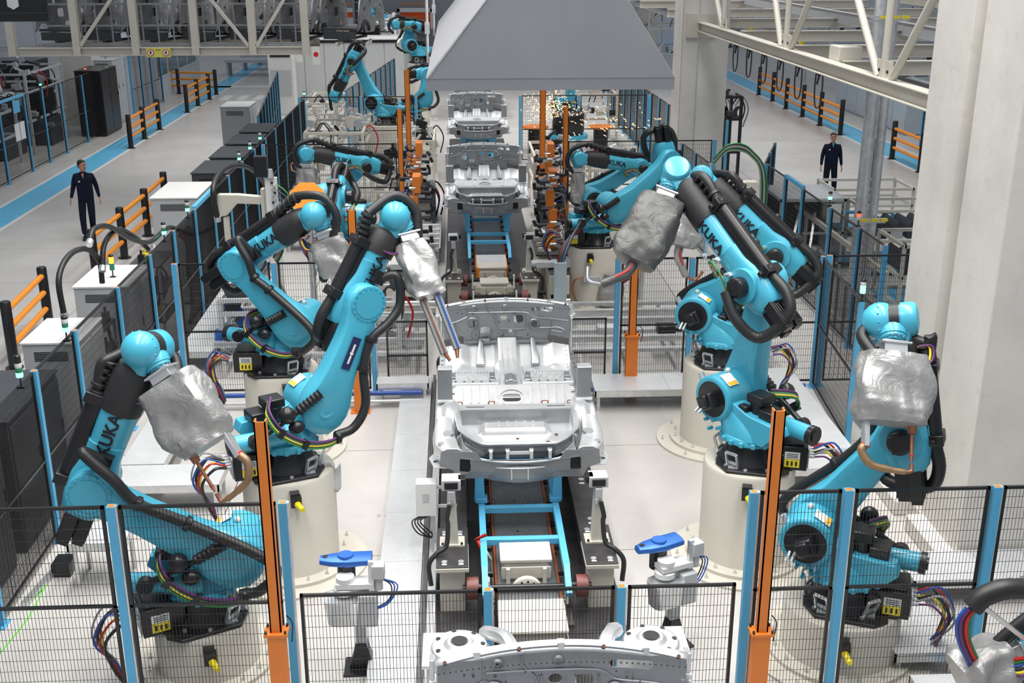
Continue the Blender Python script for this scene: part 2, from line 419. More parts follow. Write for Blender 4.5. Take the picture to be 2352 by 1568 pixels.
# ----------------------------------------------------------------- exhaust hood over the line
h = thing('exhaust_hood', 'big grey sheet-metal extraction hood hanging above the line', 'hood', (0, 0, 0))
hY0, hY1, hz = 14.0, 25.0, 4.86
x0, x1 = -.37, 2.63
tz = 7.6; sx = (2.02 - .37) / 1; kx0 = (0.37 + .30) / (5.9 - 5.0); kx1 = (2.63 - 2.02) / (5.9 - 5.0)
L = lambda z: x0 + max(0, z - hz - .14) * .80
Rr = lambda z: x1 - max(0, z - hz - .14) * .66
z2 = hz + .14
MB().hexa([(x0, hY0, hz), (x1, hY0, hz), (x1, hY0 + .02, hz), (x0, hY0 + .02, hz), (x0, hY0, z2), (x1, hY0, z2), (x1, hY0 + .02, z2), (x0, hY0 + .02, z2)]).build('front_rim', HOODM, h, smooth=False)
MB().box((x0, hY0 + .02, hz), (x0 + .02, hY1, z2)).build('side_rim', HOODM, h, smooth=False)
MB().box((x1 - .02, hY0 + .02, hz), (x1, hY1, z2)).build('side_rim', HOODM, h, smooth=False)
t3 = 6.4
MB().add([(x0, hY0, z2), (x1, hY0, z2), (Rr(t3), hY0 + .08, t3), (L(t3), hY0 + .08, t3)], [(0, 1, 2, 3)]).build('front_panel', HOODM, h, smooth=False, solid=.012)
MB().add([(x0, hY1, z2), (x0, hY0, z2), (L(t3), hY0 + .08, t3), (L(t3), hY1 - .5, t3)], [(0, 1, 2, 3)]).build('side_panel', HOODL, h, smooth=False, solid=.012)
MB().add([(x1, hY0, z2), (x1, hY1, z2), (Rr(t3), hY1 - .5, t3), (Rr(t3), hY0 + .08, t3)], [(0, 1, 2, 3)]).build('side_panel', HOODL, h, smooth=False, solid=.012)
MB().add([(x0, hY1, z2), (x1, hY1, z2), (Rr(t3), hY1 - .5, t3), (L(t3), hY1 - .5, t3)], [(0, 1, 2, 3)]).build('rear_panel', HOODM, h, smooth=False, solid=.012)
MB().box((L(t3), hY0 + .09, t3), (Rr(t3), hY1 - .5, 10)).build('duct', HOODM, h, smooth=False)
MB().bar((x0 + .012, hY0 - .012, z2), (L(t3), hY0 + .066, t3), .014, .008).build('seam', GALV, h)
for yy, dx in ((17.5, -.06), (23.0, -.06)):
    MB().cyl((x0 + dx, yy, hz), (x0 + dx, yy, 10), .02, n=8).cbox((x0 + dx, yy, hz + .5), (.07, .07, .16)).build('hanger_rod', GALV, h)

# ----------------------------------------------------------------- steel frame at the upper right
TX = 5.83; TZ = 4.69
t = thing('steel_truss', 'cream steel truss with round diagonals running from the rear column to the front column', 'truss')
MB().ibeam((TX, 27.99, TZ), (TX, 13.08, TZ), .20, .22, .02).build('bottom_chord', CREAM, t, bevel=.003)
MB().ibeam((TX, 27.99, TZ + 2.0), (TX, 13.08, TZ + 2.0), .20, .22, .02).build('top_chord', CREAM, t)
for ya, za, yb_, zb in ((25.6, .05, 28, 1.9), (25.6, .1, 25.6, 1.9), (20.9, .1, 22.3, 1.9), (20.6, .1, 20.6, 1.9), (20.3, .1, 18.4, 1.9), (15.9, .1, 18.0, 1.9), (15.7, .1, 15.7, 1.9), (15.4, .1, 13.6, 1.9)):
    MB().cyl((TX, ya, TZ + za), (TX, yb_, TZ + zb), .055, n=12).build('diagonal' if ya != yb_ else 'strut', CREAM, t)
for yy in (25.6, 20.6, 15.7):
    MB().box((TX - .012, yy - .28, TZ + .1), (TX + .012, yy + .28, TZ + .34)).build('gusset_plate', CREAM, t)
    for q in (-.16, 0, .16): MB().cyl((TX - .03, yy + q, TZ + .2), (TX + .03, yy + q, TZ + .2), .022, n=8).build('bolt', BLK, t)
MB().box((TX - .35, 27.9, TZ - .25), (TX + .35, 28, TZ + .3)).build('end_plate', CREAM, t)
for q, yy in enumerate((44, 38.5, 33.4, 28.9, 24.6, 20.9, 17.9)):
    b = MB().ibeam((TX + .15, yy, TZ + .02), (13.5, yy, TZ + .02), .16, .22, .016).build('cross_beam', CREAM, smooth=False)
    tag(b, 'cream steel cross beam, %s from the front of those spanning the right aisle' % ('seventh', 'sixth', 'fifth', 'fourth', 'third', 'second', 'first')[q], 'beam', 'cross beams over the right aisle')
for xx, zz, m, lb in ((9.4, 4.86, LGREY, 'grey steel runway beam crossing over the right aisle'), (7.0, 4.45, MGREY, 'slim dark runway rail hung under the cream truss'), (14.6, 4.86, CREAM, 'far cream runway beam above the blue floor lane')):
    tag(MB().ibeam((xx, 46, zz), (xx, 14.5, zz), .12, .26, .014).build('runway_beam', m, smooth=False), lb, 'beam')
tag(MB().box((9.50, 25.2, 4.3), (9.8, 25.5, 5.05)).box((9.8, 25.3, 4.6), (10.0, 25.4, 4.9)).build('junction_box', LGREY), 'grey junction box hung from the runway beam over the aisle', 'box')
tag(MB().box((5.94, 17.99, 4.55), (6.30, 18.5, 5.02)).build('junction_box', CREAM, bevel=.01), 'cream square box on the truss beside the silver ducts', 'box')

# ----------------------------------------------------------------- catwalk upper left
CYP = 30.0; CZ = 4.05
c = thing('overhead_walkway', 'cream steel overhead walkway with railings at the upper left', 'walkway')
p0 = PY(45, 122, CYP); p1 = PY(708, 116, CYP)
CZ = p1.z
MB().ibeam((p0.x, CYP, CZ), (p1.x, CYP, CZ), .16, .20, .02).build('edge_beam', CREAM, c, smooth=False)
MB().ibeam((p0.x, CYP + 2.6, CZ), (p1.x, CYP + 2.6, CZ), .16, .20, .02).build('edge_beam', CREAM, c, smooth=False)
xv = [PY(px, 60, CYP).x for px in (22, 172, 308, 446, 578, 700)]
for xx in xv: MB().ibeam((xx, CYP, CZ - .1), (xx, CYP, CZ + 3.4), .18, .18, .018, (0, 1, 0)).build('upright', CREAM, c, smooth=False)
for (ia, za, ib, zb) in ((1, .15, 2, 1.75), (3, 1.75, 4, .12), (4, .12, 5, 1.8)):
    MB().bar((xv[ia] + .1, CYP - .06, CZ + za), (xv[ib] - .1, CYP - .06, CZ + zb), .06, .08).build('brace', CREAM, c, smooth=False)
GRATE = mat('steel_grating', (.16, .17, .18), .5, .6)
for k in range(int((p1.x - p0.x) / 1.0)):
    xa = p0.x + .1 + k * 1.0
    MB().box((xa, CYP + .1, CZ + .08), (xa + .98, CYP + 1.0, CZ + .11)).build('grating', GRATE, c, smooth=False)
for k in range(int((p1.x - xv[1]) / .38)):
    xa = xv[1] + .12 + k * .38
    MB().bar((xa, CYP + .1, CZ + .1), (xa, CYP + .1, CZ + 1.16), .035, .02).build('rail_post', MGREY, c, smooth=False)
for zz in (.18, .62, 1.14): MB().bar((xv[1] - .8, CYP + .1, CZ + zz), (p1.x - .1, CYP + .1, CZ + zz), .03, .045).build('handrail', MGREY, c, smooth=False)
for k in range(12):
    MB().bar((p0.x + .6 + k * .8, CYP + 1.1, CZ + .05), (p0.x + .6 + k * .8, CYP + 2.6, CZ + .05), .06, .1).build('joist', CREAM, c, smooth=False)
s = thing('safety_sign', 'yellow safety sign with two round symbols under the overhead walkway', 'sign', PY(364, 121, CYP - .14))
MB().box((-.30, -.01, -.11), (.30, .01, .11)).build('panel', mat('sign_yellow', (.72, .66, .12), .5), s, smooth=False)
for xx in (-.19, .19):
    q = MB(); q.lathe((xx, -.014, 0), [(.085, 0), (.085, .004)], 20, (0, -1, 0)); q.build('symbol_ring', RED, s)
    q = MB(); q.lathe((xx, -.019, 0), [(.068, 0), (.068, .004)], 20, (0, -1, 0)); q.build('symbol_disc', LBLW, s)
    q = MB().box((xx - .02, -.027, -.03), (xx + .02, -.023, .04)); q.build('pictogram', INK, s, smooth=False)
MB().box((-.06, -.013, .06), (.06, -.011, .075)).build('text_line', INK, s, smooth=False)
s = thing('display_board', 'black hanging display board at the top left corner', 'sign', PY(40, 20, 26))
MB().box((-1.0, 0, -.27), (.62, .12, .9)).build('board', BLK, s, bevel=.02); MB().box((-1.0, -.01, -.10), (.62, 0, -.08)).build('seam', DGREY, s)
MB().prism([(-.1, .2), (.14, .2), (.14, .0), (.02, -.07), (-.1, 0)], (1, 0, 0), (0, 0, 1), (0, -1, 0), (-.1, 0, .05), .012).build('shield_emblem', LBLW, s)

# ----------------------------------------------------------------- mezzanine block and orange doors at the back
a = PY(650, 92, 50); b = PY(928, 92, 50)
mz = MB().box((a.x, 50, 0), (b.x, 66, a.z)).build('wall_mezzanine', mat('white_panel_wall', (.56, .57, .56), .5, var=.03), smooth=False); struct(mz)
for i in range(6):
    w_ = (b.x - a.x) / 6
    MB().box((a.x + i * w_ + .02, 49.96, .05), (a.x + (i + 1) * w_ - .02, 50, a.z - .12)).build('panel', MATS['white_panel_wall'], mz, smooth=False)
MB().box((a.x - .05, 49.9, a.z), (b.x + .1, 50.1, a.z + .06)).build('coping', LBLW, mz)
MB().box((a.x - .05, 49.93, a.z - .12), (b.x + .1, 50.0, a.z - .02)).build('painted_shadow_strip', BLK, mz)  # solid black strip standing in for the shade under the coping
MEZ = a.z
for i, (xa, xb2, ya) in enumerate(((755, 818, 90), (918, 988, 90))):
    Y = 66; a_ = PY(xa, 28, Y); b_ = PY(xb2, 28, Y)
    d = thing('door_%d' % (i + 1), None, None); d['kind'] = 'structure'
    MB().box((a_.x, Y, MEZ - .6), (b_.x, Y + .1, a_.z)).build('curtain', ORGR, d, smooth=False)
    for k in range(6):
        zz = MEZ + k * .35
        MB().box((a_.x, Y - .03, zz), (b_.x, Y, zz + .05)).build('stiffener', ORG, d, smooth=False)
    MB().box((a_.x - .15, Y - .1, MEZ - .6), (a_.x, Y + .1, a_.z + .2)).box((b_.x, Y - .1, MEZ - .6), (b_.x + .15, Y + .1, a_.z + .2)).box((a_.x - .15, Y - .1, a_.z), (b_.x + .15, Y + .1, a_.z + .22)).build('door_frame', WHITE, d, smooth=False)
wg = MB().box((-9.5, 67, 0), (5, 67.2, 12)).build('wall_partition', WALLG, smooth=False); struct(wg)
la = thing('cage_ladder', 'dark caged ladder against the grey partition above the mezzanine', 'ladder', (PY(830, 60, 60).x, 60, MEZ))
for xx in (-.35, .35): MB().box((xx - .05, 0, 0), (xx + .05, .1, 6)).build('stile', MGREY, la)
for k in range(14): MB().box((-.3, .02, .2 + k * .42), (.3, .06, .26 + k * .42)).build('rung', MGREY, la)
MB().box((-.3, .12, 0), (.3, .15, 6)).build('back_sheet', DGREY, la)

# ================================================================= SAFETY FENCES
_wm = {}
def wire_mesh(wd, ht, sp, hz_=.105, r=.0024):
    k = (round(wd, 2), round(ht, 2), sp)
    if k in _wm: return _wm[k]
    m = MB(); n1 = max(2, int(wd / sp))
    def wire(p, q, ax, bx_):
        p = V(p); q = V(q); ax = V(ax) * r; bx_ = V(bx_) * r
        m.add([p + ax, p + bx_, p - ax, p - bx_, q + ax, q + bx_, q - ax, q - bx_], [(0, 1, 5, 4), (1, 2, 6, 5), (2, 3, 7, 6), (3, 0, 4, 7)])
    for i in range(1, n1): wire((wd * i / n1, 0, 0), (wd * i / n1, 0, ht), (1, 0, 0), (0, 1, 0))
    n2 = max(2, int(ht / hz_))
    for i in range(1, n2): wire((0, .005, ht * i / n2), (wd, .005, ht * i / n2), (0, 0, 1), (0, 1, 0))
    _wm[k] = m.mesh('wire_mesh', BLK, smooth=False); return _wm[k]
_pf = {}
def panel_frame(wd, ht, mids):
    k = (round(wd, 2), round(ht, 2), mids)
    if k not in _pf:
        m = MB(); t = .026
        m.box((0, -t / 2, 0), (t, t / 2, ht)).box((wd - t, -t / 2, 0), (wd, t / 2, ht)).box((0, -t / 2, 0), (wd, t / 2, t)).box((0, -t / 2, ht - t), (wd, t / 2, ht))
        for z in mids: m.box((0, -t / 2, z), (wd, t / 2, z + t))
        _pf[k] = m.mesh('panel_frame', BLK, smooth=False)
    return _pf[k]
_ps = {}
def post_mesh(ht, wd, m):
    k = (round(ht, 2), wd, m.name)
    if k not in _ps:
        q = MB(); h2 = wd / 2
        q.mi(0).box((-h2, -h2, .012), (h2, h2, ht)).box((-.09, -.06, 0), (.09, .06, .012))
        q.mi(1).box((h2, -h2 * .6, .15), (h2 + .016, h2 * .6, ht))
        q.mi(2).box((-h2 * .75, -h2 * .75, ht), (h2 * .75, h2 * .75, ht + .002))
        _ps[k] = q.mesh('post', [m, GALV, ORG], smooth=False)
    return _ps[k]
def fence(label, p0, p1, n=None, ht=2.1, sp=.03, posts=None, pm=None, pw=.07, z0=.08, mids=(.95,), group='wire safety fences', first=True, last=True, name='safety_fence', gate=()):
    p0 = V((p0[0], p0[1], 0)); p1 = V((p1[0], p1[1], 0)); d = p1 - p0; Lh = d.length; ang = math.atan2(d.y, d.x)
    t = thing(name, label, 'fence', p0, ang, group)
    if posts is None:
        n = n or max(1, round(Lh / 1.5)); posts = [Lh * i / n for i in range(n + 1)]
    pm = pm or BLUE
    for i, s in enumerate(posts):
        if (i == 0 and not first) or (i == len(posts) - 1 and not last): continue
        inst('post', post_mesh(ht, pw, pm), t, (s, 0, 0))
    for i in range(len(posts) - 1):
        wd = posts[i + 1] - posts[i] - pw - .05
        if wd < .1: continue
        f = inst('panel_frame', panel_frame(wd, ht - z0, tuple(mids)), t, (posts[i] + pw / 2 + .025, 0, z0))
        inst('wire_mesh', wire_mesh(wd, ht - z0, sp), f, kind='stuff')
        if i in gate:
            MB().bar((posts[i], 0, ht + .02), (posts[i + 1], 0, ht + .02), .07, .07).build('gate_lintel', BLUEL, t)
    return t
FY = 8.7
X = lambda px, py=1140: PY(px, py, FY).x
fence('front wire fence left of the orange posts, blue posts and black mesh', (X(-120), FY), (X(648), FY), posts=[0, X(252) - X(-120), X(648) - X(-120)], mids=(1.05,))
fence('front wire fence in the lower right corner, blue posts and black mesh', (X(1731), FY), (X(2620), FY), posts=[0, X(1948) - X(1731), X(2287) - X(1731), X(2620) - X(1731)], mids=(1.05,))
fence('low wire fence crossing in front of the line at the bottom centre', (X(655), FY + .02), (X(1722), FY + .02), posts=[0, X(1120, 1360) - X(655), X(1428, 1350) - X(655), X(1722) - X(655)], ht=1.2, mids=(), first=False, last=False)
fence('long wire fence beside the left aisle', (-4.7, 10.25), (-4.7, 35.8), posts=[0, 1.75, 3.15, 5.0, 6.75, 8.3, 9.9, 11.5, 13.1, 14.7, 16.3, 17.9, 19.5, 21.1, 22.7, 24.3, 25.55], sp=.022, gate=(6,))
fence('wire fence stub behind the black cabinets left of the front robot', (-4.75, 8.8), (-4.72, 10.2), n=1, first=True, last=False)
fence('middle wire fence left of the line behind the third robot', (-4.2, 16.45), (-1.33, 16.45), posts=[0, 1.45, 2.87], sp=.035)
fence('middle wire fence right of the line behind the tall robots', (2.36, 16.45), (7.35, 16.45), posts=[0, 1.12, 3.2, 4.99], sp=.035)
fence('low wire fence across the rails left of the line', (-1.2, 16.5), (-.45, 16.5), n=1, ht=1.15, sp=.035, mids=(.5,), first=False, last=False)
fence('low wire fence across the rails right of the line', (1.5, 16.5), (2.28, 16.5), n=1, ht=1.15, sp=.035, mids=(.5,), first=False, last=False)
fence('rear wire fence left of the line behind the second car floor', (-4.6, 27.2), (-1.4, 27.2), posts=[0, 1.65, 3.2], sp=.05)
fence('rear wire fence right of the line in front of the concrete column', (2.57, 27.3), (6.2, 27.3), posts=[0, 1.82, 3.6], sp=.05)
fence('far wire fence left of the line by the distant robots', (-4.9, 36.2), (-1.3, 36.2), posts=[0, 1.9, 3.6], sp=.06)
fence('far wire fence right of the line by the sparks', (1.95, 36.2), (6.0, 36.2), posts=[0, 1.85, 4.05], sp=.06)
fence('furthest wire fence running along the left aisle', (-5.5, 32.1), (-6.7, 44), n=8, sp=.05)
fence('wire fence beside the right platform', (5.25, 14.1), (5.45, 16.4), n=1, sp=.035, gate=())
fence('stepped wire fence along the right aisle before the grey guard box', (6.62, 17.0), (6.6, 24.0), posts=[0, 1.2, 2.7, 4.4, 5.6, 7.0], sp=.035, gate=(3,))
fence('short wire fence around the grey guard box at the right', (6.55, 24.1), (7.5, 26.8), n=2, sp=.04)
fence('wire fence beside the rear concrete column', (5.3, 26.9), (5.4, 24.2), n=2, sp=.04)
fence('dense black fence along the far right of the line', (6.3, 30), (6.0, 46), n=12, sp=.035)
fence('dark mesh fence past the mezzanine stairs', (-3.6, 38), (-2.6, 49), n=9, sp=.05)
# machine area beyond the left lane
fence('blue framed fence of the far left cell', (-13.0, 31.8), (-13.0, 44.0), posts=[0, 1.6, 3.6, 5.2, 6.9, 9.2, 12.2], sp=.05, ht=2.3, gate=(1,))
fence('blue framed double gate past the grey control cabinet', (-13.1, 47.5), (-13.0, 52), n=3, sp=.05, ht=2.4, gate=(0, 1))
fence('wire fence beyond the blue lane at the far right', (15.6, 30), (15.6, 38), n=5, sp=.05)
fence('wire fence at the left edge of the right aisle behind the column', (7.2, 30.5), (8.9, 42), n=7, sp=.05)

# ----------------------------------------------------------------- orange posts
def orange_post(label, x, y, top, sleeve, face=1, wd=.095):
    t = thing('orange_post', label, 'post', (x, y, 0), 0, 'orange light-curtain posts')
    w2 = wd / 2
    MB().box((-w2, -w2 * .8, 0), (w2, -w2 * .8 + .012, top)).box((-w2, -w2 * .8, 0), (-w2 + .012, w2, top)).box((w2 - .012, -w2 * .8, 0), (w2, w2, top)).build('channel', ORG, t, smooth=False)
    MB().box((-w2 + .014, -.02, .3), (w2 - .014, .0, top - .03)).build('light_curtain', ORG, t, smooth=False)
    s2 = wd * .78
    MB().box((-s2, -s2 * .8, .015), (s2, s2 * .8, sleeve)).build('sleeve', ORG, t, smooth=False, bevel=.006)
    MB().box((-s2 * 1.35, -s2, sleeve), (s2 * 1.35, s2, sleeve + .03)).build('flange', ORG, t, bevel=.004)
    for a_ in (-1, 1):
        for b_ in (-1, 1): MB().cyl((a_ * s2 * 1.1, b_ * s2 * .8, sleeve + .03), (a_ * s2 * 1.1, b_ * s2 * .8, sleeve + .055), .012, n=6).build('bolt', BLK, t)
    MB().box((-s2 * 1.6, -s2 * 1.3, 0), (s2 * 1.6, s2 * 1.3, .015)).build('foot_plate', ORG, t)
    MB().path([(s2 * 1.2, .02, sleeve + .16), (s2 * 1.8, .02, sleeve + .08), (s2 * 1.6, .02, sleeve - .1)], .006, 6).build('cable', BLK, t)
for lb, px, py, Y, lo in (('front left orange post rising before the second robot', 597, 965, 8.42, 1455), ('front right orange post overlapping the right front robot', 1790, 940, 8.42, 1452)):
    p = PY(px, py, Y); orange_post(lb, p.x, Y, p.z, PY(px, lo, Y).z)
orange_post('middle left orange post in front of the blue fence post', -1.5, 15.75, 3.03, 1.12, wd=.115)
orange_post('middle right orange post below the grey welding gun cover', 2.57, 16.2, 2.9, .95, wd=.115)
p = PY(917, 250, 26.9); orange_post('rear left orange post at the second car floor', p.x, 26.9, p.z, .8, wd=.12)
p = PY(1300, 245, 26.9); orange_post('rear right orange post before the black robot base', p.x, 26.9, p.z, .8, wd=.12)
p = PY(934, 160, 29.5); orange_post('tall orange post beside the distant left robot', p.x, 29.5, p.z, 1.0, wd=.13)
p = PY(1247, 205, 29.5); orange_post('tall orange post under the hood edge near the sparks', p.x, 29.5, p.z, 1.0, wd=.15)

# ----------------------------------------------------------------- orange rail barriers
def barrier(label, pts, ht=1.12, group='orange rail barriers'):
    p0 = V((*pts[0], 0)); t = thing('rail_barrier', label, 'barrier', p0, 0, group)
    for q in pts:
        x, y = q[0] - pts[0][0], q[1] - pts[0][1]
        MB().lathe((x, y, 0), [(.14, 0), (.14, .02), (.085, .03), (.085, ht), (.07, ht + .02)], 16).build('post', BLK, t)
    for i in range(len(pts) - 1):
        a = V((pts[i][0] - pts[0][0], pts[i][1] - pts[0][1], 0)); b = V((pts[i + 1][0] - pts[0][0], pts[i + 1][1] - pts[0][1], 0))
        d = (b - a).normalized() * .07
        for zz in (.38, .68, .98): MB().cyl(a + d + V((0, 0, zz)), b - d + V((0, 0, zz)), .05, n=14).build('rail', ORGB, t)
barrier('orange rail barrier with two black posts nearest the camera on the left', [(-7.29, 17.86), (-7.42, 19.95)])
barrier('long orange rail barrier below the walking man', [(-7.4, 22.8), (-7.4, 24.85), (-7.4, 26.9), (-7.45, 29.0)])
barrier('orange rail barrier on the left lane by the control cabinet', [(-11.15, 39.6), (-11.2, 41.6), (-11.2, 43.8)])
barrier('orange rail barrier at the far end of the left lane', [(-11.2, 48.5), (-11.2, 50.6), (-11.15, 52.8)])
barrier('orange rail barrier crossing beyond the far end of the left lane', [(-14.8, 55.0), (-13.0, 55.0), (-11.2, 54.6)])
barrier('long orange rail barrier along the right blue lane', [(13.92, 53.1), (13.95, 50.8), (13.86, 48.3), (13.87, 45.9), (13.85, 43.5), (13.9, 41.2)], 1.25)
barrier('orange rail barrier half hidden by the big column', [(13.98, 36.2), (14.0, 33.9), (14.0, 31.6)], 1.2)

# ----------------------------------------------------------------- tread-plate walkways
def walkway(label, x0, x1, y0, y1, z, m=None, name='walkway', side=GALV, legs=True, t=.06, alongx=None, group=None, th=None):
    tt = thing(name, label, 'walkway', (x0, y0, 0), 0, group)
    w_, d_ = x1 - x0, y1 - y0
    n1, n2 = (max(1, round(w_ / 1.1)), max(1, round(d_ / 1.2)))
    for i in range(n1):
        for j in range(n2):
            a, b = w_ * i / n1, w_ * (i + 1) / n1; c_, e = d_ * j / n2, d_ * (j + 1) / n2
            MB().box((a + .002, c_ + .002, z - .006), (b - .002, e - .002, z)).build('tread_plate', m or TREAD, tt, smooth=False)
    MB().box((0, 0, z - t - .04), (w_, .02, z - .007)).box((0, d_ - .02, z - t - .04), (w_, d_, z - .007)).box((0, 0, z - t - .04), (.02, d_, z - .007)).box((w_ - .02, 0, z - t - .04), (w_, d_, z - .007)).build('edge_frame', side, tt, smooth=False)
    if legs and z > .2:
        for a in (.06, w_ - .06):
            for c_ in (.06, d_ - .06): MB().box((a - .02, c_ - .02, 0), (a + .02, c_ + .02, z - .02)).build('leg', side, tt, smooth=False)
    return tt
walkway('long bright tread-plate strip running up beside the line on its left', -.93, -.47, 6.5, 16.9, .12, legs=False)
walkway('tread-plate platform across the line on the right in front of the middle fence', 1.95, 4.15, 15.55, 16.25, .33)
walkway('tread-plate platform across on the left in front of the middle fence', -1.28, -.5, 16.0, 16.3, .33)
walkway('long tread-plate platform along the right wire fence', 4.2, 5.05, 13.3, 16.3, .36)
walkway('tread-plate platform behind the right tall robots toward the column', 3.95, 5.1, 12.85, 13.28, .30)
walkway('tread-plate platform left behind the second robot', -4.6, -2.95, 12.6, 13.2, .38)
walkway('narrow tread-plate platform along the left fence', -4.3, -3.75, 13.22, 16.2, .38)
walkway('low tread-plate step inside the left fence at the far cell', -4.55, -4.0, 17.5, 24.5, .35)
walkway('tread-plate platform by the big column foot', 4.0, 4.62, 8.95, 11.55, .26)
walkway('tread-plate platform running right from the column foot', 4.64, 6.3, 10.15, 10.75, .30)
walkway('tread-plate platform under the front left fence', -4.5, -1.6, 7.6, 8.55, .10, legs=False)
walkway('small tread-plate table beside the left cabinets', -4.2, -3.6, 10.9, 11.4, .55)
walkway('small tread-plate step at the right front robot foot', 3.95, 4.6, 8.1, 8.5, .35)
walkway('tread-plate crosswalk left of the second car', -3.9, -.9, 25.2, 25.8, .33)
walkway('tread-plate strip left of the second car floor', -1.0, -.42, 24.0, 30.0, .35)
walkway('tread-plate crosswalk right of the second car', 1.9, 3.9, 28.4, 29.0, .33)
walkway('wide tread-plate platform at the far right of the line', 3.9, 5.4, 29.2, 33.0, .5)

# ================================================================= ROBOT PEDESTALS
def pedestal(label, x, y, ht, r=.5, yellow=True, flange=.72):
    t = thing('robot_pedestal', label, 'pedestal', (x, y, 0), 0, 'cream robot pedestals')
    MB().lathe((0, 0, 0), [(r + .01, .05), (r, .08), (r, ht - .03), (r * .97, ht)], 48).build('barrel', CREAM, t)
    MB().lathe((0, 0, 0), [(r + .14, .03), (r + .14, .075), (r + .005, .08)], 48).build('inner_flange', CREAM, t)
    MB().lathe((0, 0, 0), [(r + .32, .0), (r + .32, .03), (r + .1, .035)], 40).build('outer_flange', CREAM, t)
    for i in range(16):
        a = 2 * PI * i / 16
        for rr, z in ((r + .075, .075), (r + .25, .03)):
            if rr > r + .2 and i % 2: continue
            MB().cyl((rr * math.cos(a), rr * math.sin(a), z), (rr * math.cos(a), rr * math.sin(a), z + .02), .022, n=6).cyl((rr * math.cos(a), rr * math.sin(a), z + .02), (rr * math.cos(a), rr * math.sin(a), z + .06), .009, n=6).build('anchor_bolt', GALV, t)
    if yellow:
        q = thing('teach_box', None, None)
        MB().cbox((0, -r - .05, ht - .06), (.10, .1, .02)).cbox((0, -r - .09, ht - .13), (.10, .02, .15)).cbox((0.02, -r - .05, ht - .14), (.09, .08, .09)).build('bracket', BLK, q)
        MB().cyl((.02, -r - .1, ht - .17), (.06, -r - .2, ht - .19), .028, n=12).cyl((.02, -r - .09, ht - .17), (.025, -r - .11, ht - .172), .036, n=12).build('knob', YEL, q)
        q.parent = t; q.rotation_euler = (0, 0, .25 if x < 0 else -.28)
    return t

